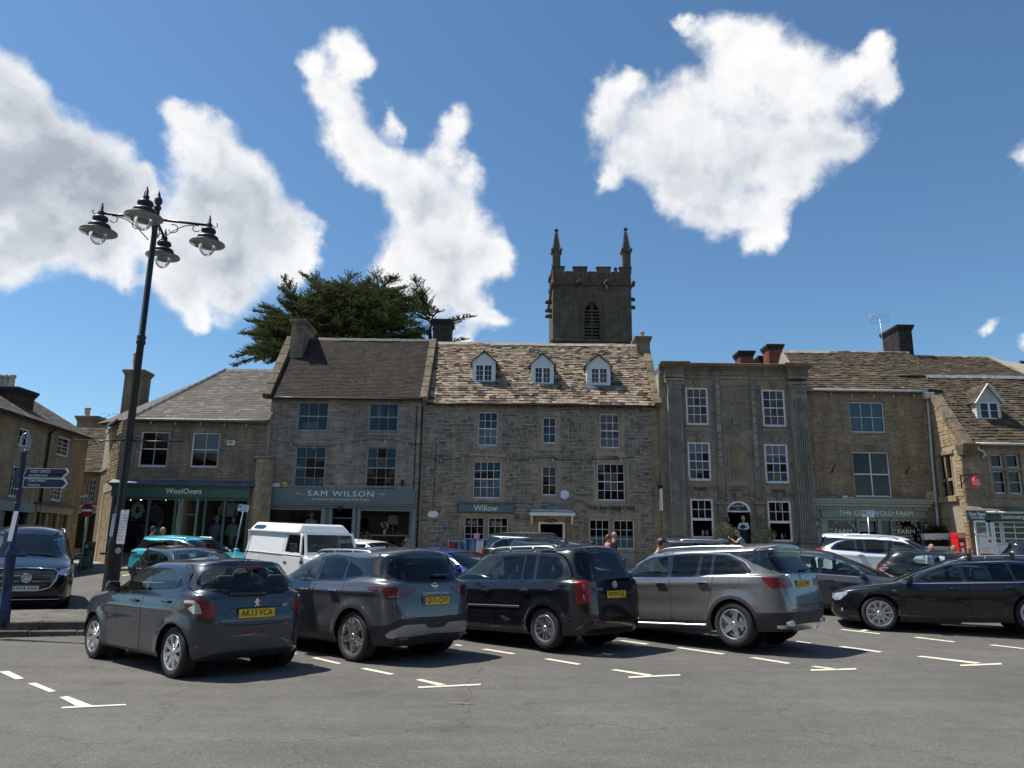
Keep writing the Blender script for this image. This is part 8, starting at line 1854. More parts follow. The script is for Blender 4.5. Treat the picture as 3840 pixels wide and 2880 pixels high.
pinnacle(F.uv(*KT(380,480))[0],YC+.45,hp,wp);pinnacle(F.uv(*KT(1108,480))[0],YC+.45,F.uv(*KT(1108,138))[1]-zmer,wp)
pinnacle(tx1-.5,YC+W_T-.5,2.9,wp);pinnacle(tx0+.45,YC+W_T-.5,3.2,wp)
def arch(uc,r,z0,h,n=16,w=.0):
 pts=[]
 for k in range(n+1):
  t=k/n;x=-1+2*t;z=(1-abs(x)**1.7)**.75
  pts.append((uc+x*r,z0+h*z))
 return pts
def archband(ro,ri,d0,d1,m,nm,legs=True):
 za,ha_=wn[3],wtop-wn[3]
 A1,A2=arch(um,ro,za,ha_+(ro-wr)*1.2),arch(um,ri,za,ha_+(ri-wr)*1.2)
 if legs:A1=[(um-ro,wn[2])]+A1+[(um+ro,wn[2])];A2=[(um-ri,wn[2])]+A2+[(um+ri,wn[2])]
 b=MB()
 for p,q,r_,s_ in zip(A1[:-1],A1[1:],A2[1:],A2[:-1]):b.hexa([F.P(p[0],p[1],d0),F.P(q[0],q[1],d0),F.P(r_[0],r_[1],d0),F.P(s_[0],s_[1],d0),F.P(p[0],p[1],d1),F.P(q[0],q[1],d1),F.P(r_[0],r_[1],d1),F.P(s_[0],s_[1],d1)])
 return b.build(nm,m,T0)
archband(wr+.32,wr+.14,-.1,.14,S_TOW,'hood_mould');archband(wr+.14,wr+.0,-.45,.02,S_TOW,'window_arch')
b=MB();A1=arch(um,wr+.14,wn[3],wtop-wn[3]+.1)
for p,q in zip(A1[:-1],A1[1:]):b.add([F.P(p[0],p[1],.004),F.P(q[0],q[1],.004),F.P(q[0],wtop+.22,.004),F.P(p[0],wtop+.22,.004)],[(0,1,2,3)])
b.build('spandrel',S_TOW,T0)
F.B('louvre_backing',um-wr-.1,um+wr+.1,wn[2]-.05,wtop+.1,-.62,-.55,M_WELL,T0)
F.B('mullion',um-.07,um+.07,wn[2],wtop-.1,-.3,-.12,S_TOW,T0,.02);F.B('transom',um-wr,um+wr,(wn[2]+wn[3])/2-.07,(wn[2]+wn[3])/2+.03,-.3,-.14,S_TOW,T0)
zz=wn[2]+.15;M_LOUV=piecemat('louvre_stone',[(0,(.10,.09,.08)),(1,(.15,.135,.12))],.9)
while zz<wn[3]+.2:
 for s_ in(-1,1):
  b=MB();a_,c_=(um-wr+.02,um-.09)if s_<0 else(um+.09,um+wr-.02);b.hexa([F.P(a_,zz,-.16),F.P(c_,zz,-.16),F.P(c_,zz+.12,-.5),F.P(a_,zz+.12,-.5),F.P(a_,zz+.16,-.16),F.P(c_,zz+.16,-.16),F.P(c_,zz+.28,-.5),F.P(a_,zz+.28,-.5)]);b.build('louvre',M_LOUV,T0)
 zz+=.36
b=MB()
for s_ in(-1,1):
 c0=(um+s_*wr*.5,wn[3]+.35);
 for k in range(9):
  a0_,a1_=math.pi*k/9,math.pi*(k+1)/9;r_=wr*.44;b.bar(F.P(c0[0]+r_*math.cos(a0_),c0[1]+r_*1.3*math.sin(a0_),-.2),F.P(c0[0]+r_*math.cos(a1_),c0[1]+r_*1.3*math.sin(a1_),-.2),.09,.12,up=(0,-1,0))
 b.bar(F.P(um+s_*wr*.45,wn[3]+.9,-.2),F.P(um,wtop-.1,-.2),.08,.12,up=(0,-1,0));b.bar(F.P(um,wn[3]+.55,-.2),F.P(um+s_*wr*.3,wtop-.5,-.2),.08,.12,up=(0,-1,0))
b.build('tracery',S_TOW,T0)
for(x_,y_)in((603,735),(888,735),(335,752),(1165,745)):
 u_,z_=F.uv(*KT(x_,y_));g_=MB();g_.hexa([F.P(u_-.22,z_-.22,.0),F.P(u_+.22,z_-.22,.0),F.P(u_+.18,z_-.1,.75),F.P(u_-.18,z_-.1,.75),F.P(u_-.2,z_+.2,0),F.P(u_+.2,z_+.2,0),F.P(u_+.16,z_+.14,.8),F.P(u_-.16,z_+.14,.8)]);g_.ball(F.P(u_,z_+.02,.8),.2,8,6);g_.build('gargoyle',S_TOW,T0)
u_,z_=F.uv(*KT(888,750));g_=MB();g_.tube([F.P(u_,z_,.5),F.P(u_+.06,z_-.62,.7)],.06,8);g_.build('rain_spout',M_LEADW,T0)
for(x_,y_,s_)in((1155,830,1),(1155,915,1),(345,860,-1),(345,950,-1),(345,1010,-1)):
 u_,z_=F.uv(*KT(x_,y_));g_=MB();e_=tx1 if s_>0 else tx0;g_.hexa([F.P(e_,z_-.18,-2.2),F.P(e_+s_*.55,z_-.1,-2.2),F.P(e_+s_*.55,z_-.1,-1.8),F.P(e_,z_-.18,-1.8),F.P(e_,z_+.2,-2.2),F.P(e_+s_*.6,z_+.16,-2.2),F.P(e_+s_*.6,z_+.16,-1.8),F.P(e_,z_+.2,-1.8)]);g_.ball(F.P(e_+s_*.55,z_,-2),.22,8,6);g_.build('gargoyle',S_TOW,T0)
 # ---- cedar
def leafmat(name,c1,c2,trans=.25):
 m=bpy.data.materials.new(name);m.use_nodes=True;MATS[name]=m;t=m.node_tree;q=NT(t);b=t.nodes['Principled BSDF']
 at=q.n('ShaderNodeAttribute',attribute_name='tone');geo=q.n('ShaderNodeNewGeometry')
 f=q.m('ADD',q.m('MULTIPLY',at.outputs['Fac'],.6),q.m('MULTIPLY',q.noise(geo.outputs['Position'],.6,3,.5),.5),clamp=True)
 c=q.ramp(f,[(0.1,c1),(.9,c2)]);q.l(c,b.inputs['Base Color']);b.inputs['Roughness'].default_value=.75
 b.inputs['Specular IOR Level'].default_value=.2
 tr=q.n('ShaderNodeBsdfTranslucent');q.l(c,tr.inputs[0]);mx=q.n('ShaderNodeMixShader');mx.inputs[0].default_value=trans
 q.l(b.outputs[0],mx.inputs[1]);q.l(tr.outputs[0],mx.inputs[2]);q.l(mx.outputs[0],t.nodes['Material Output'].inputs[0]);return m
M_CED=leafmat('cedar_needles',(.024,.038,.012),(.13,.155,.038),.3);M_BARK=mat('bark',(.022,.018,.013),.95,var=.4,bump=.6,bscale=12)
def cedar():
 Y=56.;rc=random.Random(11);s=Y/1620*1.0
 cx=xat(1300,1250,Y).x;base=ground_z(cx,40)
 t=thing('cedar_tree','broad dark cedar tree with tiered branches rising behind the clay-tiled roof','tree',(cx,Y,base));L=t.location.copy()
 def W(px,py,y=Y):return xat(px,py,y)-L
 k=crop(860,980,.42495)
 tips=[(480,150),(455,235),(650,120),(745,130),(860,190),(220,445),(280,400),(450,360),(560,330),(115,640),(160,530),(170,770),(25,850),(30,925),(110,810),(230,690),(1000,215),(1095,125),(1290,100),(1215,180),(1450,150),(1625,165),(1640,250),(1690,330),(1560,240),(1710,500),(1640,440),(1600,360),(1780,410),(1860,440),(2155,490),(2030,540),(1950,600),(2090,690),(1600,640),(1480,560),(1250,500),(1000,640),(880,620),(1130,640),(700,600),(820,420),(1050,380),(1350,330),(620,460),(420,560),(340,640),(330,900),(250,880),(560,620),(1200,300),(930,300),(1400,440),(740,300),(1100,480),(1300,640),(1700,620),(1850,560),(950,500),(500,760),(420,800),(660,380),(1500,300),(1180,420)]
 trunks=[((1000,760),(925,270),.5),((1340,760),(1310,240),.45),((1000,760),(700,300),.4),((1780,760),(1800,470),.2),((1000,800),(420,560),.3)]
 tr=MB()
 for(a,b,r_)in trunks:
  p,q=W(*k(*a)),W(*k(*b));p.z=0 if a[1]>=760 and r_>.3 else p.z;mid=p.lerp(q,.5)+Vector((rc.uniform(-.3,.3),rc.uniform(-.6,.6),0));tr.tube([p,mid,q],[r_,r_*.6,r_*.12],8)
 tr.build('trunk',M_BARK,t)
 V,Fc,T=[],[],[];br=MB()
 def tuft(c,d,sz,tn):
  n=4;o=len(V);side=d.cross(Vector((0,0,1)));side=side.normalized()if side.length>.01 else Vector((1,0,0));up=Vector((0,0,1))
  for j in range(n):
   a=rc.uniform(0,6.28);u=(side*math.cos(a)+up*abs(math.sin(a))*.9+d*rc.uniform(-.2,.9)).normalized();w=u.cross(d+Vector((.1,.2,.1))).normalized()*sz*.20
   i=len(V);e=c+u*sz*rc.uniform(.7,1.2);V.extend([c-w,c+w,e]);Fc.append((i,i+1,i+2));T.append(min(1,max(0,tn+rc.uniform(-.25,.25))))
 def spray(p,q,wid,dens,tn):
  d=q-p;ln=d.length;dn=d.normalized();side=dn.cross(Vector((0,0,1))).normalized()
  pts=[];n=max(4,int(ln/.5))
  for i in range(n+1):
   u=i/n;pts.append(p+d*u+Vector((0,0,1))*(math.sin(u*math.pi)*ln*.05))
  br.tube(pts,[max(.015,.09*(1-i/(n+1)))for i in range(n+1)],5,caps=False)
  m=int(ln*dens)
  for i in range(m):
   u=rc.uniform(.12,1)**.8;c=p+d*u+Vector((0,0,math.sin(u*math.pi)*ln*.05));w=wid*(1-u)**.6+.35;sg=rc.choice((-1,1))
   bl=rc.uniform(.3,1)*w;dir_=(side*sg*rc.uniform(.2,1)+dn*rc.uniform(.5,1)+Vector((0,0,rc.uniform(-.12,.30)))).normalized();nt=max(3,int(bl/.10))
   for j in range(nt):
    cc=c+dir_*(bl*j/nt)+Vector((0,0,-.05*(j/nt)**2*bl));tuft(cc,dir_,.11*rc.uniform(.8,1.3),tn+.25*j/nt)
   tuft(c+dir_*bl,dir_,.16,tn+.3)
 for i,tp in enumerate(tips):
  tx,ty=k(*tp);dep=Y+rc.uniform(-3.5,3.5);q=W(tx,ty,dep)
  best=min(trunks[:3]+trunks[3:],key=lambda tt:abs(tt[1][0]-tp[0])+.4*abs(tt[1][1]-tp[1]))
  a,b,_=best;sx=(a[0]+b[0])/2+(tp[0]-(a[0]+b[0])/2)*.12;sy=max(min(tp[1]+abs(tp[0]-b[0])*.22+30,800),b[1]+10);p=W(*k(sx,sy),Y)
  spray(p,q,.8 if tp[0]>1720 else 1.4,12 if tp[0]>1720 else 24,.40)
 for i in range(620):
  bx=rc.uniform(380,1560);hgt=300+abs(bx-1050)*.30 if bx>600 else 560+(600-bx)*.4
  if bx>1400:hgt=420
  by=rc.uniform(hgt-110,860);dep=Y+rc.uniform(-4,5);p=W(*k(bx+rc.uniform(-120,120),by+30),dep);q=W(*k(bx+rc.choice((-1,1))*rc.uniform(60,210),by-10),dep+rc.uniform(-1.5,1.5));spray(p,q,1.7,17,.25)  # inner sprays get a lower tone: shade inside the crown put into the colour
 br.build('limbs',M_BARK,t)['kind']='stuff'
 me=mesh_from('foliage',V,Fc);at=me.attributes.new('tone','FLOAT','FACE');at.data.foreach_set('value',T);o=link('crown',me,M_CED,t);o['kind']='stuff'
cedar()
def conifer(px,py,Y,ht,w,lab):
 rc=random.Random(3);p=xat(px,py,Y);t=thing('conifer_tree',lab,'tree',(p.x,Y,p.z-ht));V,Fc=[],[];T=[]
 tr=MB();tr.tube([(0,0,0),(0,0,ht)],[.3,.03],6);tr.build('trunk',M_BARK,t)
 for i in range(2600):
  z=ht*rc.random()**.7;r_=w*(1-z/ht)*rc.uniform(.5,1)+.1;a=rc.uniform(0,6.28);c=Vector((r_*math.cos(a),r_*math.sin(a),z));u=Vector((rc.uniform(-1,1),rc.uniform(-1,1),rc.uniform(0,1)))*.4;v_=Vector((rc.uniform(-1,1),rc.uniform(-1,1),rc.uniform(-.5,.5)))*.12;k_=len(V);V+=[c-v_,c+v_,c+u];Fc.append((k_,k_+1,k_+2));T.append(rc.random()*.5)
 me=mesh_from('foliage',V,Fc);at=me.attributes.new('tone','FLOAT','FACE');at.data.foreach_set('value',T);o=link('crown',me,M_CED,t);o['kind']='stuff'
conifer(3838,1362,60,14,3.,'dark conifer whose tip shows over the news shop roof at the right edge')
pa=xat(*K5(690,268),38.2);ar_=thing('roof_aerial','thin metal television aerial beside the black chimney','aerial',tuple(pa));mb=MB()
top=xat(*K5(662,60),38.2)-pa;mb.tube([(0,0,-.6),top],.02,6);M_AL=mat('aluminium',(.4,.41,.42),.4,.7)
mb.build('mast',M_AL,ar_);mb=MB();d_=Vector((-.55,-.3,.12))
mb.tube([top,top+d_],.012,5)
for k in range(7):c=top+d_*(k/7);mb.tube([c+Vector((-.1,.22,0)),c+Vector((.1,-.22,0))],.006,4)
for k in range(5):
 z_=.25-.12*k;mb.tube([top+Vector((-.45,.1,z_)),top+Vector((.4,-.1,z_))],.007,4)
mb.tube([top+Vector((-.45,.1,.25)),top+Vector((-.45,.1,-.25))],.007,4);mb.tube([top+Vector((.4,-.1,.25)),top+Vector((.4,-.1,-.25))],.007,4);mb.build('antenna',M_AL,ar_)
pa=xat(*K1(690,580),36.5);ar_=thing('roof_aerial','small tv aerial at the eave over the splayed sunlit wall','aerial',tuple(pa));mb=MB();mb.tube([(0,0,0),(.6,0,.35)],.012,5);mb.tube([(0,0,.35),(1.1,0,.28)],.01,5)
for k in range(6):mb.tube([(.1+.17*k,-.12,.34-.01*k),(.1+.17*k,.12,.34-.01*k)],.006,4)
mb.build('antenna',M_AL,ar_)
# ==== ground, markings, street furniture
def asphalt():
 m=bpy.data.materials.new('asphalt');m.use_nodes=True;t=m.node_tree;q=NT(t);b=t.nodes['Principled BSDF'];geo=q.n('ShaderNodeNewGeometry');P=geo.outputs['Position']
 vo=q.n('ShaderNodeTexVoronoi');q.l(P,vo.inputs['Vector']);vo.inputs['Scale'].default_value=130;sp=q.n('ShaderNodeSeparateColor');q.l(vo.outputs['Color'],sp.inputs[0])
 c=q.ramp(sp.outputs[0],[(0,(.098,.091,.081)),(.5,(.122,.114,.102)),(.85,(.145,.136,.121)),(.975,(.19,.178,.158)),(1,(.30,.285,.25))])
 c=q.mix(1.,c,q.mr(q.noise(P,.35,5,.6),.3,.7,.80,1.12),'MULTIPLY');c=q.mix(1.,c,q.mr(q.noise(q.vm('MULTIPLY',P,(.35,2.2,1)),1.2,5,.6),.3,.7,.90,1.07),'MULTIPLY');c=q.mix(1.,c,q.mr(q.noise(P,3.2,6,.65),.3,.7,.88,1.08),'MULTIPLY')
 st=q.mr(q.noise(P,.9,4,.6),.60,.72,0,.40);c=q.mix(st,c,(.05,.049,.048,1))
 c=q.mix(q.mr(q.noise(P,14,3,.5),.74,.78,0,.5),c,(.30,.28,.24,1))
 v2=q.n('ShaderNodeTexVoronoi',feature='DISTANCE_TO_EDGE');v2.inputs['Scale'].default_value=.22
 wv=q.n('ShaderNodeVectorMath',operation='ADD');q.l(P,wv.inputs[0]);nz=q.noise(P,1.3,4,.6,out=1);q.l(nz,wv.inputs[1]);q.l(wv.outputs[0],v2.inputs['Vector'])
 c=q.mix(q.mr(v2.outputs['Distance'],.0015,.004,.35,0),c,(.03,.03,.03,1))
 q.l(c,b.inputs['Base Color']);b.inputs['Roughness'].default_value=.9;b.inputs['Specular IOR Level'].default_value=.3
 bn=q.n('ShaderNodeBump');bn.inputs['Strength'].default_value=.55;bn.inputs['Distance'].default_value=.006;q.l(vo.outputs['Distance'],bn.inputs['Height']);q.l(bn.outputs[0],b.inputs['Normal']);return m
M_TAR=asphalt()
def sheet(name,xs,ys,m,dz=0.,fn=None):
 V=[];nx,ny=len(xs),len(ys)
 for y in ys:
  for x in xs:V.append((x,y,(fn or ground_z)(x,y)+dz))
 Fc=[(j*nx+i,j*nx+i+1,(j+1)*nx+i+1,(j+1)*nx+i)for j in range(ny-1)for i in range(nx-1)]
 o=link(name,mesh_from(name,V,Fc,True),m);o['kind']='structure';return o
xs=[-1500,-400,-120,-60,-40]+list(np.arange(-28,28.1,1.0))+[40,60,120,400,1500]
ys=[-1500,-300,-60,-20,-5,2]+[4,6,8,10,12,13,14]+list(np.arange(14.5,41,.5))+[45,60,120,400,1500]
sheet('ground',xs,ys,M_TAR)
M_PAVE=mat('pavement_slabs',(.30,.275,.24),.9,var=.25,vscale=2.5,bump=.2);M_KERB=mat('kerb_stone',(.30,.28,.25),.9,var=.3,vscale=4)
M_YEL=mat('yellow_line',(.55,.42,.10),.8,var=.35,vscale=8);M_LINE=mat('road_paint',(.70,.67,.52),.75,var=.10,vscale=5)
t_=M_LINE.node_tree;q=NT(t_);b_=t_.nodes['Principled BSDF'];src_=b_.inputs['Base Color'].links[0].from_socket;P_=q.n('ShaderNodeNewGeometry').outputs['Position']
w_=q.m('MAXIMUM',q.mr(q.noise(P_,55,5,.7),.56,.64,0,.85),q.mr(q.noise(P_,7,4,.6),.60,.68,0,.8));q.l(q.mix(w_,src_,(.15,.14,.12,1)),b_.inputs['Base Color'])
def kerbline(x):return 31.4 if x>-16 else 31.4+(-16-x)*.28 if x>-22 else 33.1
pv=bpy.data.objects.new('pavement',None);COL.objects.link(pv);pv['kind']='structure'
V=[];Fc=[];X_=np.arange(-23,27.1,.9);J_=5
rp=random.Random(2)
for i in range(len(X_)-1):
 for j in range(J_):
  x0,x1=X_[i]+.008,X_[i+1]-.008;ya,yb=kerbline(x0)+.3,36.5;y0=ya+(yb-ya)*j/J_+.008;y1=ya+(yb-ya)*(j+1)/J_-.008;dz=rp.uniform(-.003,.003)
  V_=[(x0,y0,ground_z(x0,y0)+.118+dz),(x1,y0,ground_z(x1,y0)+.118+dz),(x1,y1,ground_z(x1,y1)+.118+dz),(x0,y1,ground_z(x0,y1)+.118+dz)];V_+=[(a,b_,c-.04)for a,b_,c in V_]
  mb=MB();mb.add(V_,[(0,1,2,3),(4,5,1,0),(5,6,2,1),(7,4,0,3)])
  if j<2:mb.build('paving_slab',M_PAVE,pv)
  else:o_=len(V);V+=V_;Fc+=[tuple(o_+q for q in f)for f in[(0,1,2,3),(4,5,1,0)]]
tag(link('paving',mesh_from('paving',V,Fc),M_PAVE,pv),kind='stuff')
X_=np.arange(-24,27,.9)
for i in range(len(X_)-1):
 x0,x1=X_[i]+.006,X_[i+1]-.006;mb=MB();y0,y1=kerbline(x0),kerbline(x1);z0,z1=ground_z(x0,y0),ground_z(x1,y1)
 mb.hexa([(x0,y0,z0-.1),(x1,y1,z1-.1),(x1,y1+.3,z1-.1),(x0,y0+.3,z0-.1),(x0,y0+.02,z0+.12),(x1,y1+.02,z1+.12),(x1,y1+.3,z1+.12),(x0,y0+.3,z0+.12)]);mb.build('kerbstone',M_KERB,pv,bevel=.012)
sheet('pavement_bed',list(np.arange(-23.5,27.1,1.)),[33.4,35,37,41],mat('bed',(.16,.15,.135),.95,var=.2),.09)
def strip(pts,w,m,name,lab=None):
 mb=MB()
 for a,b in zip(pts[:-1],pts[1:]):
  a,b=Vector(a),Vector(b);n_=max(1,int((b-a).length/.8));d=(b-a).normalized();s_=Vector((-d.y,d.x))*w/2
  for k in range(n_):
   p,q=a.lerp(b,k/n_),a.lerp(b,(k+1)/n_);mb.add([(*(p-s_),ground_z(*(p-s_))+.005),(*(q-s_),ground_z(*(q-s_))+.005),(*(q+s_),ground_z(*(q+s_))+.005),(*(p+s_),ground_z(*(p+s_))+.005)],[(3,2,1,0)])
 o=mb.build(name,m);o['kind']='structure';return o
for dy in(.25,.45):strip([(x,kerbline(x)-dy)for x in np.arange(-22,26,1.)],.09,M_YEL,'yellow_line')
def poly(pts,m=M_LINE,name='bay_marking'):
 P=[gpt(*p)for p in pts];mb=MB();mb.add([(p.x,p.y,ground_z(p.x,p.y)+.006)for p in P],[tuple(range(len(P)))])
 o=mb.build(name,m);o['kind']='structure'
 nrm=o.data.polygons[0].normal
 if nrm.z<0:o.data.flip_normals()
q=lambda K,*pts:poly([K(*p)for p in pts])
q(D1,(-10,1143),(60,1138),(168,1190),(108,1197));q(D1,(190,1225),(245,1220),(388,1278),(345,1287));q(D1,(410,1320),(465,1312),(640,1378),(530,1383));q(D1,(420,1399),(428,1388),(865,1368),(875,1376))
q(D2,(185,1222),(193,1207),(258,1220),(235,1228));q(D2,(370,1258),(410,1252),(622,1302),(590,1308));q(D2,(775,1347),(825,1341),(1060,1390),(1020,1398));q(D2,(1235,1440),(1280,1433),(1490,1480),(1420,1486));q(D2,(1252,1497),(1775,1473),(1775,1484),(1258,1509))
q(D2,(1548,1150),(1580,1143),(1628,1155),(1610,1160));q(D2,(1778,1186),(1830,1182),(2070,1222),(2040,1228))
q(D3,(858,1267),(905,1262),(1175,1308),(1140,1315));q(D3,(1412,1357),(1460,1352),(1770,1399),(1710,1406));q(D3,(1480,1113),(1520,1110),(1740,1140),(1700,1145));q(D4,(122,1413),(555,1394),(558,1404),(130,1425))
q(D4,(515,1173),(560,1170),(930,1222),(895,1229));q(D4,(1127,1256),(1175,1252),(1475,1300),(1440,1307));q(D4,(1632,1329),(1680,1325),(1880,1350),(1790,1351));q(D5,(197,1354),(575,1343),(581,1355),(203,1365));q(D4,(1505,1121),(1535,1117),(1650,1133),(1620,1137))
q(D5,(425,1164),(470,1160),(797,1205),(765,1212));q(D5,(430,1021),(470,1018),(780,1055),(765,1060));q(D5,(600,1033),(650,1020),(690,1023),(645,1036));q(D5,(1047,1087),(1090,1083),(1402,1122),(1385,1128));q(D5,(1675,1151),(1720,1147),(1969,1177),(1969,1184))
q(D5,(1077,1246),(1120,1240),(1620,1298),(1560,1305));q(D5,(1435,1314),(1780,1300),(1787,1312),(1445,1326));q(D1,(535,709),(562,706),(608,722),(585,728));q(D1,(845,476),(905,466),(900,470),(850,481));q(D1,(710,499),(735,495),(730,499),(712,503))
p=gpt(*D2(1620,1642));tw=MB();tw.tube([(-.13,.03,.008),(-.02,.0,.012),(.06,-.01,.01),(.14,-.05,.008)],[.005,.007,.006,.003],5);o=tw.build('twig',mat('dry_twig',(.42,.28,.17),.8),loc=(p.x,p.y,ground_z(p.x,p.y)));tag(o,'small dry brown twig lying alone on the open tarmac','twig')
# ---- raised stone island on the left
I_=thing('raised_island','low raised island edged with two courses of old kerbstones under the lamp post','kerbed island',(-9.5,14,0));L=I_.location.copy()
ea,eb=gpt(*D1(0,905)),gpt(*D1(628,890));ta=at_depth(*D1(0,835),ea.y+.05);H_=.22
dirv_=(eb-ea);dirv_.z=0;dirv_.normalize();nr_=Vector((dirv_.y,-dirv_.x,0))
st_=ea-dirv_*4;ln=(eb-st_).length+2.4;M_OLD=piecemat('old_kerb',[(0,(.13,.12,.10)),(.5,(.18,.165,.14)),(1,(.11,.10,.09))],.95,(.07,.085,.03),.8,spot=.6)
u=0;rk=random.Random(6)
while u<ln:
 w_=rk.uniform(.6,1.05)
 for(off,z0,z1,dp)in((0,-.05,.10,.30),(.16,.06,.24,.35)):
  mb=MB();c0=st_+dirv_*(u+off*.7)-nr_*off;c1=st_+dirv_*(u+off*.7+w_-.012)-nr_*off;j=lambda:rk.uniform(-.012,.012);b0,b1=c0-nr_*dp,c1-nr_*dp
  mb.hexa([Vector((p_.x,p_.y,z0))-L for p_ in(c0,c1,b1,b0)]+[Vector((p_.x,p_.y,z1+j()))-L+nr_*(-.02 if q_<2 else 0)for q_,p_ in enumerate((c0,c1,b1,b0))]);mb.build('kerbstone',M_OLD,I_,bevel=.018,)
 u+=w_
mb=MB();c0,c1=st_-nr_*.5,st_+dirv_*(ln+.2)-nr_*.5;d0_,d1_=c0-nr_*2.3,c1-nr_*2.3
vv=[];nI=16
for i in range(nI+1):
 for j in range(5):
  p_=c0.lerp(c1,i/nI)-nr_*(2.3*j/4);vv.append((p_.x-L.x,p_.y-L.y,.225+rk.uniform(-.008,.008)+(ground_z(p_.x,p_.y)if j>2 else 0)*.4))
mb.add(vv,[(i*5+j,(i+1)*5+j,(i+1)*5+j+1,i*5+j+1)for i in range(nI)for j in range(4)]);mb.build('cobbled_top',M_OLD,I_)
mb=MB();e0,e1=d0_,d1_;mb.hexa([Vector((p_.x,p_.y,-.1))-L for p_ in(d0_,d1_,d1_-nr_*.15,d0_-nr_*.15)]+[Vector((p_.x,p_.y,.25))-L for p_ in(d0_,d1_,d1_-nr_*.15,d0_-nr_*.15)]);mb.build('rear_kerb',M_OLD,I_)
V,Fc,T=[],[],[]
for i in range(2600):
 uu=rk.uniform(0,ln)*1.0;cl=math.sin(uu*2.3)+math.sin(uu*5.1+1)+math.sin(uu*11.)*.6
 if cl<rk.uniform(-.6,1.6):continue
 wz=rk.choice((0,0,0,.17));p_=st_+dirv_*uu+nr_*(.03+rk.uniform(-.02,.10)-wz);z=.10 if wz else 0.;a=rk.uniform(0,6.28);h_=rk.uniform(.02,.07);w_=.006;k_=len(V)
 V+=[(p_.x-w_*math.cos(a),p_.y-w_*math.sin(a),z),(p_.x+w_*math.cos(a),p_.y+w_*math.sin(a),z),(p_.x+rk.uniform(-.04,.04),p_.y+rk.uniform(-.04,.04),z+h_)];Fc.append((k_,k_+1,k_+2));T.append(rk.random())
me=mesh_from('weeds',V,Fc);at=me.attributes.new('tone','FLOAT','FACE');at.data.foreach_set('value',T);tag(link('weeds',me,leafmat('weed_green',(.05,.07,.02),(.16,.17,.05))),'green weeds and moss growing along the old kerb joints','weeds',kind='stuff')
# ---- four-armed street lamp
M_LBLK=mat('lamp_black',(.004,.006,.005),.45,coat=.15,var=.3,vscale=6)
lb=gpt(*K1(778,1900));
Ylamp=14.3;lp=at_depth(*K1(785,1560),Ylamp);zl=.23
lroot=thing('street_lamp','tall black four-armed street lamp with bell glass lanterns','street lamp',(lp.x,Ylamp,zl));L=lroot.location.copy()
ztop=at_depth(*KL(838,235),Ylamp).z-zl;toppt=at_depth(*KL(820,330),Ylamp)-L
lean=toppt.x/toppt.z
pole=MB();zj=at_depth(*KL(678,1580),Ylamp).z-zl;zb1=at_depth(*K1(805,1385),Ylamp).z-zl
pr=[(.21,0),(.21,.12),(.17,.16),(.165,.5),(.155,zb1-.15),(.165,zb1-.10),(.14,zb1-.02),(.10,zb1+.15),(.085,zb1+.25),(.078,zj-.15),(.10,zj-.12),(.10,zj-.07),(.085,zj-.05),(.10,zj-.01),(.10,zj+.03),(.072,zj+.06),(.062,ztop-.55),(.062,ztop-.42),(.085,ztop-.40),(.085,ztop-.36),(.05,ztop-.34),(.095,ztop-.25),(.085,ztop-.18),(.045,ztop-.14),(.04,ztop-.12),(0,ztop+.02)]
Mln=Matrix.Identity(4);Mln[0][2]=lean
pole.lathe([(r_*.86,z_-.10*(z_>zj+.1))for r_,z_ in pr],20,Mln);pole.build('column',M_LBLK,lroot)
arms=[(KL(345,440),KL(335,620),0),(KL(730,300),KL(695,480),1),(KL(880,640),KL(885,800),2),(KL(1255,525),KL(1235,700),3)]
za=at_depth(*KL(850,480),Ylamp).z-zl-.12
RA=1.02;base_a=R(15)
for k in range(4):
 a=base_a+k*math.pi/2;d=Vector((math.cos(a),math.sin(a),0));c0=Vector((lean*za,0,za));e=c0+d*RA
 arm=MB();arm.tube([c0,e+d*.06],.028,8)
 pts=[]
 for i in range(15):
  t=i/14;pts.append(c0+d*(.10+.62*t)+Vector((0,0,-.46+.42*math.sin(t*math.pi/2))))
 arm.tube(pts,.011,5)
 for(cx_,cz_,r_,a0,a1)in((.34,-.16,.09,200,480),(.78,-.10,.07,60,330),(1.13,.02,.05,180,420)):
  arm.tube([c0+d*(cx_+r_*math.cos(R(a0+(a1-a0)*i/12)))+Vector((0,0,cz_+r_*math.sin(R(a0+(a1-a0)*i/12))))for i in range(13)],.010,5)
 ao=arm.build('arm',M_LBLK,lroot)
 la=MB();M=Matrix.Translation(e)@Matrix.Scale(.94,4)
 la.lathe([(0,.25),(.010,.24),(.018,.215),(.012,.19),(.03,.17),(.035,.06),(.06,.03),(.06,-.03),(.05,-.08),(.14,-.09),(.155,-.12),(.155,-.16),(.10,-.19),(.105,-.24),(.12,-.26),(.21,-.27),(.225,-.30),(.225,-.33),(.21,-.345),(.37,-.43),(.372,-.445)],28,M)
 lo=la.build('lantern_hood',M_LBLK,lroot)
 un=MB();un.lathe([(.37,-.446),(.20,-.40),(.19,-.36),(.0,-.34)],28,M);un.build('reflector',mat('lantern_inner',(.42,.42,.41),.5,var=.15),lo)
 un=MB();un.lathe([(.17,-.40),(.15,-.37),(.05,-.36),(.05,-.39)],20,M);un.build('lamp_holder',mat('lamp_holder',(.18,.18,.17),.5),lo)
 gl=MB();gl.lathe([(.185,-.43),(.18,-.50),(.165,-.56),(.135,-.63),(.09,-.685),(.04,-.715),(0,-.722)],28,M);gl.build('glass_bowl',glassmat('lantern_glass',(.86,.88,.88)),lo)
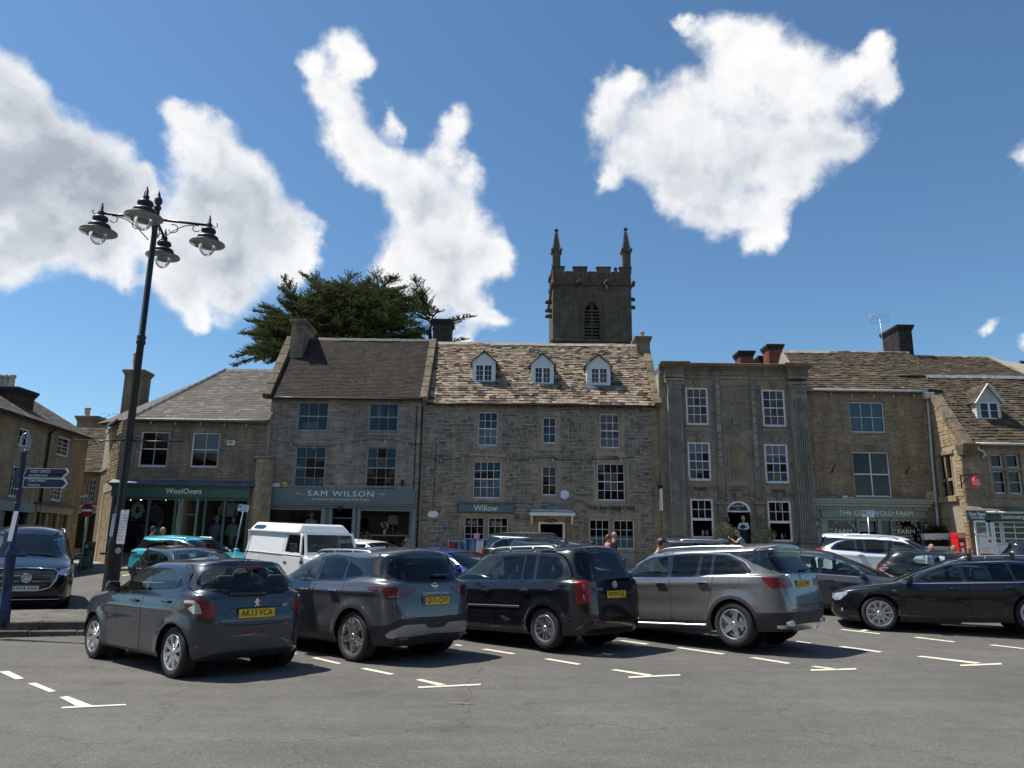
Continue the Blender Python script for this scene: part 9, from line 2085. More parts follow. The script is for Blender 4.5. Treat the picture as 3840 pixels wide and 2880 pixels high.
def br(z_,ln_):
 b=MB()
 for s_ in(-1,1):
  c0=Vector((lean*z_,0,z_));b.tube([c0,c0+Vector((s_*ln_,0,-.0))],.012,6);b.tube([c0+Vector((0,0,.10)),c0+Vector((s_*ln_*.8,0,-.12))],.008,5)
  b.tube([c0+Vector((s_*(.25+.07*math.cos(R(i*30))),0,-.10+.07*math.sin(R(i*30))))for i in range(12)],.008,5);b.ball(c0+Vector((s_*.09,-.02,.02)),.03,8,5)
 b.build('hanging_basket_bracket',M_LBLK,lroot)
br(at_depth(*K1(890,725),Ylamp).z-zl,1.05)
for(k_,x_)in((KL,(730,1405)),):pass
tc_=at_depth(*K1(845,1315),Ylamp-.15)-L;pn=MB();pn.hexa([(tc_.x-.09,-.12,tc_.z-.32),(tc_.x+.09,-.18,tc_.z-.32),(tc_.x+.09,-.185,tc_.z-.32),(tc_.x-.09,-.125,tc_.z-.32),(tc_.x-.07,-.12,tc_.z+.30),(tc_.x+.11,-.18,tc_.z+.30),(tc_.x+.11,-.185,tc_.z+.30),(tc_.x-.07,-.125,tc_.z+.30)])
o=pn.build('paper_notice',mat('paper_white',(.72,.72,.74),.7),loc=L);tag(o,'white paper notice tied round the lamp column','notice')
for k in range(9):ln_=MB();w_=.12 if k%3 else .08;ln_.box(tc_.x-.05,tc_.x-.05+w_,-.19,-.186,tc_.z+.2-k*.055,tc_.z+.215-k*.055);ln_.build('print_line',mat('grey_print',(.42,.42,.45),.8),o)
pn=MB();t2=at_depth(*K1(790,1310),Ylamp-.1)-L;pn.hexa([(t2.x-.05,-.14,t2.z-.2),(t2.x+.03,-.17,t2.z-.2),(t2.x+.03,-.175,t2.z-.2),(t2.x-.05,-.145,t2.z-.2),(t2.x-.03,-.14,t2.z+.22),(t2.x+.05,-.17,t2.z+.22),(t2.x+.05,-.175,t2.z+.22),(t2.x-.03,-.145,t2.z+.22)])
pn.build('paper_notice',mat('sleeve_grey',(.30,.33,.38),.3),o)
ds=MB();dp_=at_depth(*K1(816,1483),Ylamp-.19)-L;M=frameM(dp_,(1,0,0),(0,0,1),(0,-1,0));ds.lathe([(.055,0),(.055,.003),(0,.003)],18,M,sm=False);ds.build('sticker',mat('sticker_grey',(.42,.40,.42),.5),lroot)
# ---- blue fingerpost
M_BLUE=mat('post_blue',(.006,.020,.075),.4,coat=.2,var=.2);fb=gpt(*D1(15,815));Yf_=13.6;fp_=at_depth(*D1(15,815),Yf_)
fr_=thing('fingerpost','blue fingerpost with three white-lettered arrow boards, cut by the left edge','signpost',(fp_.x,Yf_,.2));L=fr_.location.copy()
zt_=at_depth(*KA(265,300),Yf_).z-.2;zs_=at_depth(*KA(115,1380),Yf_).z-.2;ln_x=(at_depth(*KA(262,320),Yf_).x-fp_.x)/zt_;Mf=Matrix.Identity(4);Mf[0][2]=ln_x
c=MB();c.lathe([(.11,0),(.11,.3),(.085,.36),(.082,zs_-.12),(.10,zs_-.08),(.095,zs_),(.062,zs_+.06),(.050,zs_+.12),(.046,zt_-.02),(.058,zt_),(.058,zt_+.03),(.0,zt_+.03)],18,Mf)
for f_ in(.78,.70,.62,.56):c.lathe([(.045,zt_*f_-.02),(.06,zt_*f_-.01),(.06,zt_*f_+.02),(.045,zt_*f_+.03)],16,Mf,caps=False)
c.build('column',M_BLUE,fr_)
rz=zt_+.20;c=MB();c.tube([(ln_x*rz+.06*math.cos(a),.05*math.cos(a),rz+.17*math.sin(a))for a in np.linspace(0,2*math.pi,28)],.015,8,caps=False);c.tube([(ln_x*rz+.035*math.cos(a),.03*math.cos(a),rz+.13*math.sin(a))for a in np.linspace(0,2*math.pi,24)],.006,6,caps=False);c.build('ring_finial',mat('galvanised',(.30,.32,.36),.35,.7),fr_)
FS=Fr((0,Yf_-.04,0),L=L)
W2_=MATS['sign_white']
for(tx,a,b)in((('Post Office',),(285,463),(760,540)),(('Information',),(262,517),(715,572)),(('Car Park','Toilets'),(255,578),(745,678))):
 ra_=FS.rect(KA(*a),KA(*b));u0,u1,z0,z1=ra_;tip=(z1-z0)*.55
 out=MB();pts=[(u0,z0),(u1-tip,z0),(u1-tip*.7,z0-.01),(u1,(z0+z1)/2),(u1-tip*.7,z1+.01),(u1-tip,z1),(u0,z1)]
 vs=[FS.P(p[0],p[1],0)for p in pts]+[FS.P(p[0],p[1],-.03)for p in pts];n=len(pts);out.add(vs,[tuple(range(n)),tuple(range(n,2*n))[::-1]]+[(i,n+i,n+(i+1)%n,(i+1)%n)for i in range(n)])
 o=out.build('sign_board',W2_,fr_)
 inn=MB();e_=.010;cx_,cz_=(u0+u1)/2,(z0+z1)/2;ps=[(u0+e_,z0+e_),(u1-tip-e_*.2,z0+e_),(u1-e_*1.5,cz_),(u1-tip-e_*.2,z1-e_),(u0+e_,z1-e_)];inn.add([FS.P(p[0],p[1],.003)for p in ps],[tuple(range(5))]);inn.build('sign_face',M_BLUE,o)
 for i,s in enumerate(tx):
  hh=(z1-z0)/len(tx);zc_=z1-hh*(i+.5);big=hh*.62;wd={'Post Office':.46,'Information':.46,'Car Park':.40,'Toilets':.27}[s];u_=u0+(.09 if s!='Post Office' else .09)
  me_=text_mesh(s.upper(),big*1.05,.002,'LEFT');xs_=[v.co.x for v in me_.vertices];k_=wd*(u1-u0)/(max(xs_)-min(xs_))/.98
  for v in me_.vertices:v.co.x*=k_*.98
  me_.transform(FS.M(u_,zc_,.006));link('lettering',me_,W2_,o)
pn=MB();q_=at_depth(*KA(150,1105),Yf_-.1)-L;pn.hexa([(q_.x-.07,-.10,q_.z-.26),(q_.x+.03,-.13,q_.z-.26),(q_.x+.03,-.135,q_.z-.26),(q_.x-.07,-.105,q_.z-.26),(q_.x-.03,-.10,q_.z+.26),(q_.x+.07,-.13,q_.z+.26),(q_.x+.07,-.135,q_.z+.26),(q_.x-.03,-.105,q_.z+.26)])
o=pn.build('paper_notice',MATS['paper_white'],loc=L);tag(o,'white paper notice fixed to the blue fingerpost','notice')
# ---- signs, bin, post box
def disc_sign():
 Y=30.;p=at_depth(*KA(975,930),Y);z0=ground_z(p.x,Y)
 t=thing('no_entry_sign','round red no-entry sign on a grey pole by the litter bin','road sign',(p.x,Y,z0));L=t.location.copy()
 m=MB();r_=at_depth(*KA(1047,930),Y).x-p.x;M=frameM(Vector((0,-.05,p.z-z0)),(1,0,0),(0,0,1),(0,-1,0));m.lathe([(r_,-.01),(r_,.0),(0,.0)],32,M,sm=False);d=m.build('disc',MATS['galvanised'],t)
 m=MB();m.lathe([(r_*.96,.002),(0,.002)],32,M,sm=False,caps=False);m.build('red_face',mat('sign_red',(.30,.008,.02),.4),d)
 m=MB();m.box(-r_*.8,r_*.8,-.056,-.053,p.z-z0-r_*.18,p.z-z0+r_*.18);m.build('white_bar',W2_,d)
 m=MB();m.tube([(0,0,0),(0,0,p.z-z0+.45)],.04,10);m.build('pole',mat('grey_pole',(.25,.26,.26),.5,.3),t)
 m=MB();zz=p.z-z0+.5;m.hexa([(-.30,-.12,zz),(.02,-.12,zz+.02),(.02,.1,zz+.02),(-.3,.1,zz),(-.28,-.1,zz+.06),(.02,-.1,zz+.10),(.02,.08,zz+.10),(-.28,.08,zz+.06)]);m.tube([(0,0,zz-.1),(-.05,0,zz+.04)],.03,8);m.build('sign_light',MATS['galvanised'],t)
disc_sign()
def bin_():
 Y=30.6;p=gpt(*K1(603,1590));Y=31.9;c=at_depth(*K1(603,1500),Y);g_=ground_z(c.x,Y)+.12;H=at_depth(*K1(610,1422),Y).z-g_;r_=(at_depth(*K1(655,1500),Y).x-at_depth(*K1(563,1500),Y).x)/2
 t=thing('litter_bin','dark green round litter bin on the pavement corner','litter bin',(c.x,Y,g_));M_B=mat('bin_green',(.010,.05,.036),.4,var=.25)
 m=MB();m.lathe([(r_*1.1,0),(r_*1.08,.05),(r_*.93,.08),(r_*.95,H*.60),(r_*1.0,H*.62),(r_*1.0,H*.66),(r_*.94,H*.68)],28);b=m.build('body',M_B,t)
 m=MB();m.lathe([(r_*.94,H*.68),(r_*.95,H*.93),(r_*1.0,H*.95),(r_*1.0,H*.985),(r_*.9,H),(0,H)],28);m.build('hood',M_B,t)
 m=MB();m.box(-.17,.17,-r_-.005,-r_*.75,H*.74,H*.90);m.build('mouth',M_WELL,t)
 m=MB();m.box(.04,.16,-r_-.02,-r_*.98,H*.75,H*.89);m.build('ash_plate',mat('ash_plate',(.42,.38,.28),.5),t)
bin_()
def psign(px,base_px,tilt,lab,Yb):
 a=at_depth(*base_px,Yb);z0=ground_z(a.x,Yb);top=at_depth(*px,Yb)
 t=thing('parking_sign',lab,'parking sign',(a.x,Yb,z0));v=top-Vector((a.x,Yb,z0));foot=Vector((0,0,0))
 m=MB();m.tube([foot,v],.028,10);m.build('pole',MATS['galvanised'],t)
 up=v.normalized();out=Vector((-.12,-1,0)).normalized();x=up.cross(out)*-1;x=out.cross(up)*-1;x=Vector((1,.0,0))if x.x==0 else x;x=(x if x.x>0 else-x).normalized()
 M=frameM(v+out*.05-up*.05,x,up,x.cross(up))@Matrix.Scale(.6,4);s_=MB();s_.box(-.34,.34,-.21,.21,-.01,.0);s_.xf(M);b=s_.build('plate',W2_,t)
 q_=MB();q_.box(-.31,-.13,.0,.18,.001,.003);q_.xf(M);pl=q_.build('blue_square',mat('sign_blue',(.01,.08,.40),.4),b)
 text('P',M@Matrix.Translation((-.22,.09,.004)),W2_,b,.17,depth=.001,bold=.006)
 for s,yy,sz,xx in(('8am - 6pm',.14,.075,.10),('2 hours',.045,.075,.10),('No return',-.05,.075,.0),('within 4 hours',-.14,.075,.0)):text(s,M@Matrix.Translation((xx,yy,.002)),MATS['sign_blue'],b,sz,depth=.0008,bold=.002)
psign(K1(1688,1180),K1(1600,1500),0,'leaning white and blue parking sign in front of the clothes shop',27.5)
psign(D5(672,48),D5(690,330),0,'upright white and blue parking sign before the farm shop lettering',28.5)
def postbox():
 Y=32.9;a=at_depth(*KN(1240,1180),Y);zt0=at_depth(*KN(1240,1005),Y).z;zg=ground_z(a.x,Y)+.1;xl,xr=at_depth(*KN(1175,1150),Y).x,at_depth(*KN(1310,1150),Y).x
 t=thing('post_box','bright red square post box against the sunlit corner wall','post box',((xl+xr)/2,Y,zg));H=zt0-zg;w=(xr-xl)/2*.95;MR=MATS['post_red']
 m=MB();m.box(-w,w,-.02,.5,0,H*.80);b=m.build('body',MR,t,bevel=.03,seg=2)
 m=MB();m.prism([(-.02,H*.80),(.5,H*.80),(.52,H),(-.05,H)],-w,w,'x');m.build('hood',MR,t,bevel=.02)
 m=MB();m.box(-w*.8,w*.8,-.055,-.05,H*.83,H*.96);m.build('notice',mat('pale_notice',(.50,.55,.40),.5),t)
 m=MB();m.box(-w*.75,w*.4,-.03,-.018,H*.70,H*.74);m.build('slot',M_WELL,t)
 m=MB();m.box(-w*.5,w*.3,-.03,-.018,H*.56,H*.66);m.box(-w*.3,w*.3,-.03,-.018,H*.30,H*.48);m.build('collection_plate',W2_,t)
 m=MB();m.box(-w*.9,w*.55,-.025,-.018,H*.1,H*.52);m.build('door',MR,t)
postbox()
def posign():
 Y=YN-.75;c=at_depth(*KN(1458,242),Y);t=thing('post_office_sign','round red hanging post office sign on a black bracket','hanging sign',(c.x,Y,c.z))
 r_=.20;m=MB();M=frameM((0,0,0),(.93,.37,0),(0,0,1),(.37,-.93,0));m.lathe([(r_,-.04),(r_,.03),(r_*.97,.04),(0,.04)],36,M@Matrix.Diagonal((1,1.28,1,1)),sm=False);d=m.build('disc',mat('sign_bright_red',(.85,.02,.04),.35),t)
 text('POST',M@Matrix.Translation((-.01,.065,.045)),W2_,d,.14,depth=.002,bold=.003);text('OFFICE',M@Matrix.Translation((0,-.065,.045)),W2_,d,.125,depth=.002,bold=.003)
 m=MB();m.bar((-.22,.75,.36),(.08,-.12,.36),.03,.05);m.bar((-.21,.72,.40),(-.21,.72,-.2),.05,.04);m.bar((-.20,.7,.0),(-.05,.2,.34),.02,.02);m.tube([(0,.05,.36),(0,.05,.25)],.012,6);m.build('bracket',M_IRON,t)
posign()
t=thing('hanging_sign','dark hanging sign seen edge on between the rubble house and the wine bar','hanging sign',tuple(at_depth(*K3(1600,1130),34.7)));m=MB();m.box(-.03,.03,-.35,.15,-.75,.25);m.build('board',W2_,t);m=MB();m.box(-.05,.05,-.4,.3,.25,.40);m.bar((-.05,.3,.6),(0,.3,-.3),.04,.04);m.build('bracket',M_IRON,t)
pq=at_depth(*KA(110,570),29.3);t=thing('hanging_sign','pale grey hanging board over the far-left shopfront','hanging sign',tuple(pq));rr_=(at_depth(*KA(195,570),29.3).x-pq.x);m=MB();m.prism([(-rr_,.30),(rr_,.30),(rr_,-.15),(rr_*.5,-.42),(-rr_*.5,-.42),(-rr_,-.15)],-.02,.02,'y');m.build('board',mat('slate_board',(.16,.19,.23),.5),t);m=MB();m.bar((-rr_*1.3,0,.36),(rr_,0,.36),.03,.03);m.bar((-rr_*1.3,0,1.0),(-rr_*1.3,0,-.1),.03,.03);m.bar((-rr_*1.3,0,.95),(rr_*.6,0,.4),.012,.012);m.build('bracket',M_IRON,t)
# ---- festoon lights
def festoon(pts,Y,lab,d=.12):
 P=[at_depth(*p,Y-d)for p in pts];o=P[0];t=thing('festoon_lights',lab,'string lights',tuple(o),0,'festoon strings across the facades');c=MB();V_=[]
 for a,b in zip(P[:-1],P[1:]):
  for k in range(5):u_=k/5;V_.append(a.lerp(b,u_)-o)
 V_.append(P[-1]-o);c.tube(V_,.012,5);c.build('cable',M_IRON,t);dist=0
 tot=0;
 for a,b in zip(V_[:-1],V_[1:]):
  tot+=(b-a).length
  if tot>.95:tot=0;m=MB();m.tube([b,b-Vector((0,0,.05))],.02,6);m.ball(b-Vector((0,0,.09)),.035,8,6);m.build('bulb',mat('bulb_glass',(.62,.60,.50),.15,coat=1.),t)
festoon([K2(135,660),K2(165,760),K2(240,788),K2(390,812),K2(540,820),K2(700,800),K2(845,772),K2(1000,778),K2(1140,805)],YS,'sagging string of bulbs across the home shop front')
festoon([K3(35,880),K3(95,895),K3(240,905),K3(375,880),K3(500,885),K3(690,908),K3(870,892),K3(1030,908),K3(1200,905),K3(1385,895),K3(1425,880),K3(1550,800)],YT,'sagging string of bulbs across the dormered house front')
festoon([K5(210,505),K5(360,518),K5(470,530),K5(560,522),K5(640,535),K5(775,530),K5(940,525)],YF,'string of bulbs under the white gutter of the farm shop',.2)
festoon([K1(895,585),K1(1080,590),K1(1245,596),K1(1420,600),K1(1640,606),K1(1800,612)],YW,'string of bulbs under the slate eaves of the corner shop',.3)
# ---- olive trees, planters, rails of clothes
M_OLV=leafmat('olive_leaf',(.07,.085,.045),(.20,.22,.13),.15)
def olive(px,py,Y,r_,lab,tall=1.0):
 c=at_depth(px,py,Y);zg=ground_z(c.x,Y)+.12;t=thing('olive_tree',lab,'potted tree',(c.x,Y,zg));rc=random.Random(int(px));hz=c.z-zg
 m=MB();m.lathe([(.20,0),(.26,.45),(.28,.46),(.28,.50),(.23,.50),(.23,.44),(0,.44)],20);m.build('pot',mat('dark_pot',(.04,.04,.042),.6),t)
 m=MB();m.tube([(0,0,.4),(.02,0,hz-.25),(0,0,hz)],[.035,.028,.015],8)
 for k in range(9):a=rc.uniform(0,6.28);m.tube([(0,0,hz-.3),(r_*.6*math.cos(a),r_*.6*math.sin(a),hz+rc.uniform(-.1,.5)*r_)],[.014,.005],5)
 m.build('trunk',M_BARK,t);V,Fc,T=[],[],[]
 for i in range(2200):
  v=Vector((rc.gauss(0,1),rc.gauss(0,1),rc.gauss(0,1))).normalized()*(rc.random()**.45)*r_*(1+.18*math.sin(i*.13));v.z*=tall;v.x*=1+.1*math.sin(v.z*9)
  c_=v+Vector((0,0,hz));d=(v.normalized()+Vector((rc.uniform(-.8,.8),rc.uniform(-.8,.8),rc.uniform(-.2,1)))).normalized()*.065;w=d.cross(Vector((rc.random(),rc.random(),rc.random()))).normalized()*.013;k_=len(V);V+=[c_-d*.5,c_+w,c_+d*.5,c_-w];Fc.append((k_,k_+1,k_+2,k_+3));T.append(rc.random())
 me=mesh_from('foliage',V,Fc);at=me.attributes.new('tone','FLOAT','FACE');at.data.foreach_set('value',T);o=link('crown',me,M_OLV,t);o['kind']='stuff'
KM=crop(2600,1820,.18083)
olive(*KM(640,1010),33.7,.50,'olive tree in a pot to the left of the wine bar door');olive(*KM(1470,1050),33.7,.46,'olive tree in a pot to the right of the wine bar door')
hr=at_depth(*KM(1258,1005),33.6);zg=ground_z(hr.x,33.6);t=thing('handrail','black sloping handrail beside the wine bar steps','handrail',(hr.x,33.6,zg));m=MB();m.tube([(0,.5,0),(0,.5,hr.z-zg+.02),(.65,-.3,hr.z-zg-.85),(.65,-.3,0)],.025,8);m.build('rail',M_IRON,t)
for i,(x,y)in enumerate(((760,1045),(905,1040),(800,1235),(950,1235))):
 c=at_depth(*KN(x+20,y),34.9);zz=c.z;w_=.42
 t=thing('window_box',['upper left','upper right','lower left','lower right'][i]+' white trough of plants on the wall right of the farm shop','planter',tuple(c),0,'white troughs right of the farm shop')
 m=MB();m.hexa([(-w_*.9,-.12,-.2),(w_*.9,-.12,-.2),(w_*.9,.15,-.2),(-w_*.9,.15,-.2),(-w_,-.15,.08),(w_,-.15,.08),(w_,.15,.08),(-w_,.15,.08)]);m.build('trough',M_FRAME,t,bevel=.01)
 rc=random.Random(i);V,Fc,T=[],[],[]
 for k in range(500):
  c_=Vector((rc.uniform(-w_,w_),rc.uniform(-.15,.15),.08+rc.random()**1.5*.32));d=Vector((rc.uniform(-1,1),rc.uniform(-1,1),rc.uniform(0,1))).normalized()*.08;w=d.cross(Vector((.3,.2,1))).normalized()*.02;j=len(V);V+=[c_,c_+w+d*.5,c_+d,c_-w+d*.5];Fc.append((j,j+1,j+2,j+3));T.append(rc.random()*.6)
 me=mesh_from('plants',V,Fc);at=me.attributes.new('tone','FLOAT','FACE');at.data.foreach_set('value',T);o=link('plants',me,leafmat('planter_green',(.015,.03,.012),(.05,.08,.03))if 'planter_green' not in MATS else MATS['planter_green'],t);o['kind']='stuff'
def cloth(mb,x,y,z,w,h,d,mi=0):
 mb.hexa([(x-w*.5,y-d,z-h),(x+w*.5,y-d,z-h),(x+w*.5,y+d,z-h),(x-w*.5,y+d,z-h),(x-w*.35,y-d*.5,z),(x+w*.35,y-d*.5,z),(x+w*.35,y+d*.5,z),(x-w*.35,y+d*.5,z)],mi)
def clothes_rail(p,w,cols,lab,Y):
 c=at_depth(*p,Y);zg=ground_z(c.x,Y)+.12;H=c.z-zg;t=thing('clothes_rail',lab,'clothes rail',(c.x,Y,zg));m=MB();m.tube([(-w,0,0),(-w,0,H),(w,0,H),(w,0,0)],.018,6);m.build('rail',M_CHROME,t);rc=random.Random(int(p[0]))
 for k in range(len(cols)):
  g_=MB();x=-w*.85+1.7*w*k/max(1,len(cols)-1);cloth(g_,x,0,H-.05,.13,rc.uniform(.55,.8),.22);g_.tube([(x,0,H+.02),(x,0,H-.06)],.006,4);g_.build('garment',mat('cloth_%s'%cols[k],{'red':(.30,.01,.03),'navy':(.02,.03,.10),'white':(.6,.6,.62),'blue':(.08,.16,.34),'cream':(.5,.46,.38),'grey':(.2,.2,.22)}[cols[k]],.9,var=.3,vscale=20),t,bevel=.02)
 return t,c,H
clothes_rail(K3(278,1432),.33,['red','red','navy','blue','navy'],'rail of red and navy clothes left of the sale windows',33.9)
t,c,H=clothes_rail(K3(410,1420),.55,['blue','navy','blue','grey','blue','white','cream','white','navy','blue'],'rail of blue and white clothes under the sale windows',33.9)
m=MB();m.box(-.12,.12,-.03,-.01,H+.03,H+.25);o=m.build('price_card',mat('pink_card',(.6,.35,.42),.6),t)
text('12',frameM((0,-.032,H+.14),(1,0,0),(0,0,1),(0,-1,0)),MATS['sign_blue'],o,.15,depth=.001)
F3=Fr((0,YT,0))
for i,(a,b)in enumerate((((350,1298),(425,1328)),((503,1302),(578,1333)))):
 r_=F3.rect(K3(*a),K3(*b),-.17);c=Vector(((r_[0]+r_[1])/2,YT+.16,(r_[2]+r_[3])/2));t=thing('sale_poster',['red sale poster in the left window under the small shop sign','red sale poster in the right window under the small shop sign'][i],'poster',tuple(c));w_,h_=(r_[1]-r_[0])/2,(r_[3]-r_[2])/2
 m=MB();m.box(-w_,w_,-.005,.005,-h_,h_);o=m.build('sheet',mat('poster_red',(.85,.03,.07),.5),t);text('SALE',frameM((0,-.006,0),(1,0,0),(0,0,1),(0,-1,0)),W2_,o,h_*1.7,width=w_*1.8,depth=.001,bold=.008)
def mannequin(p,Y,lab,top,hat=None,legs=None,s=1.,head=True):
 c=at_depth(*p,Y);t=thing('mannequin',lab,'mannequin',tuple(c),0,'shop window mannequins');m=MB()
 m.lathe([(.10,-.95),(.13,-.62),(.17,-.55),(.20,-.3),(.21,-.12),(.17,-.03),(.06,.02),(.05,.06),(0,.06)],14,Matrix.Diagonal((1.1*s,.65*s,s,1)))
 for sg in(-1,1):m.tube([(sg*.19*s,0,-.06*s),(sg*.26*s,-.02,-.30*s),(sg*.24*s,-.08,-.52*s)],[.06,.05,.04],8)
 m.build('garment',top,t)
 if legs:
  m=MB()
  for sg in(-1,1):m.tube([(sg*.09*s,0,-.55*s),(sg*.10*s,0,-1.35*s)],[.09,.06],8)
  m.build('trousers',legs,t)
 if head:m=MB();m.ball((0,0,.19*s),.10*s,10,8,(.85,.95,1.25));m.build('head',mat('mannequin_white',(.62,.60,.56),.5),t)
 if hat:m=MB();m.lathe([(.24*s,.20*s),(.12*s,.25*s),(.11*s,.36*s),(0,.39*s)],16);m.build('hat',hat,t)
cl=lambda n,c:mat('wool_'+n,c,.95,var=.2,vscale=30)
mannequin(K1(1498,1300),35.3,'mannequin in pale denim and sun hat in the green shop window',cl('denim',(.16,.24,.32)),mat('straw',(.55,.50,.40),.9),cl('navy',(.02,.04,.08)))
mannequin(K1(1612,1300),35.2,'mannequin in mint top at the right of the green shop window',cl('mint',(.22,.42,.36)),None,cl('teal',(.03,.12,.15)))
mannequin(K1(1100,1320),35.6,'pale blue mannequin low behind the window',cl('pale',(.30,.42,.46)))
mannequin(K2(463,1290),35.7,'white mannequin with cap in the left grey shop window',cl('white',(.55,.55,.55)),mat('straw'))
mannequin(K1(975,1300),35.6,'mannequin in dusty pink dress in the green shop window',cl('pink',(.30,.14,.17)),None,None,1.0,False)
for i,(p,n_,c_,lab)in enumerate(((K1(1068,1225),'grey',(.07,.08,.10),'grey jumper hanging high in the green shop window'),(K1(1580,1185),'cream',(.48,.46,.40),'cream cardigan hanging in the right pane of the green shop window'),(K1(905,1320),'dark',(.03,.035,.045),'dark coat hanging at the left of the green shop window'))):
 c=at_depth(*p,35.2);t=thing('hanging_garment',lab,'clothing',tuple(c));m=MB()
 m.hexa([(-.28,-.05,-.42),(.28,-.05,-.42),(.28,.05,-.42),(-.28,.05,-.42),(-.30,-.05,.22),(.30,-.05,.22),(.30,.05,.22),(-.30,.05,.22)])
 for sg in(-1,1):m.tube([(sg*.26,0,.18),(sg*.40,0,-.1),(sg*.42,0,-.42)],[.09,.075,.06],8)
 m.build('garment',cl(n_,c_),t,bevel=.04,seg=2);m=MB();m.tube([(-.2,0,.25),(0,0,.33),(.2,0,.25)],.01,5);m.tube([(0,0,.33),(0,0,.5)],.006,4);m.build('hanger',W2_,t)
c=at_depth(*K1(950,1203),34.9);t=thing('flower_decoration','large mint paper flower with red centre in the green shop window','decoration',tuple(c));m=MB()
for k in range(8):a=k*math.pi/4;m.ball((.20*math.cos(a),0,.26*math.sin(a)),.12,10,5,(1,.18,1.1))
m.build('petals',mat('mint_felt',(.40,.60,.50),.9),t);m=MB();m.ball((0,-.03,0),.085,10,6,(1,.4,1));m.build('centre',mat('felt_red',(.35,.02,.05),.9),t)
c=at_depth(*K2(992,1295),35.9);t=thing('table_lamp','white-shaded lamp in the right grey shop window','lamp',tuple(c));m=MB();m.lathe([(.30,-.2),(.21,.2)],20,caps=False);m.build('lamp_shade',mat('shade_cloth',(.5,.47,.42),.9),t);m=MB();m.tube([(0,0,-.7),(0,0,.1)],.02,8);m.lathe([(.12,-.72),(.10,-.68),(0,-.66)],14);m.build('stem',M_CHROME,t)
t=thing('display_table','white console table in the right grey shop window','table',tuple(at_depth(*K2(950,1392),35.8)));m=MB();m.box(-1.0,1.0,-.2,.2,-.05,0);m.build('table_top',M_FRAME,t)
for sx_ in(-1,1):
 for sy_ in(-1,1):m=MB();m.box(sx_*.95-.03,sx_*.95+.03,sy_*.16-.03,sy_*.16+.03,-.8,-.052);m.build('leg',M_FRAME,t)
for(p,lab,cc)in((K2(938,1345),'vase of white roses in the right grey shop window',(.60,.58,.56)),(K2(815,1410),'bunch of pink and white flowers low in the right grey shop window',(.55,.33,.33))):
 c=at_depth(*p,35.5);t=thing('flower_vase',lab,'flowers',tuple(c));rc=random.Random(int(p[0]));m=MB();m.lathe([(.07,-.4),(.09,-.2),(.05,-.1),(.06,-.08)],12);m.build('vase',M_FRAME,t)
 for k in range(16):m=MB();m.ball((rc.uniform(-.26,.26),rc.uniform(-.1,.1),rc.uniform(-.05,.28)),.05,7,5);m.build('bloom',mat('bloom_%d'%int(cc[1]*100),cc,.8),t)
for i,(px_,py_,lab)in enumerate(((850,985,'left lampshade in the first-floor window of the home shop'),(988,985,'right lampshade in the first-floor window of the home shop'),(383,955,'lampshade in the left first-floor window of the home shop'))):
 t=thing('lampshade',lab,'lamp',tuple(at_depth(*K2(px_,py_),35.3)));m=MB();m.lathe([(.17,-.12),(.12,.14)],16,caps=False);m.build('shade',MATS['shade_cloth'],t);m=MB();m.tube([(0,0,-.42),(0,0,.05)],.018,6);m.build('stem',M_IRON,t)
for i,(px_,py_,lab)in enumerate(((875,1030,'dark jar on the first-floor window shelf of the home shop'),(962,1035,'white bowl on the first-floor window shelf of the home shop'),(528,1052,'white vase in the left first-floor window of the home shop'))):
 t=thing('pottery',lab,'pottery',tuple(at_depth(*K2(px_,py_),35.15)));m=MB();m.lathe([(.08,-.12),(.14,.0),(.10,.1),(.08,.1)],14);m.build('pot',mat('pot_pale',(.45,.44,.41),.6)if i else mat('pot_dark',(.14,.11,.09),.6),t)
t=thing('window_shelf','wooden shelf inside the right first-floor window of the home shop','shelf',tuple(at_depth(*K2(918,1052),35.15)));m=MB();m.box(-.62,.62,-.1,.1,-.02,.02);m.build('board',mat('shelf_wood',(.35,.27,.18),.7),t)
for i,px_ in enumerate((905,980)):
 t=thing('striped_shirt',['left','right'][i]+' blue striped shirt hanging in the top right window of the home shop','clothing',tuple(at_depth(*K2(px_,600),35.2)));m=MB();cloth(m,0,0,.25,.42,.55,.05);m.build('garment',mat('shirt_blue',(.22,.27,.38),.9,var=.6,vscale=18),t,bevel=.03)
t=thing('carton','cream box in the top left window of the home shop','box',tuple(at_depth(*K2(460,685),35.2)));m=MB();m.box(-.35,.35,-.15,.15,-.14,.14);m.build('carton',mat('carton_cream',(.42,.38,.33),.8),t)
t=thing('balloon','pink balloon inside the news shop upper window','balloon',tuple(at_depth(*KN(1765,290),YN+.5)));m=MB();m.ball((0,0,0),.24,16,12,(1,1,1.1));m.build('balloon',mat('balloon_pink',(.40,.22,.26),.4),t)
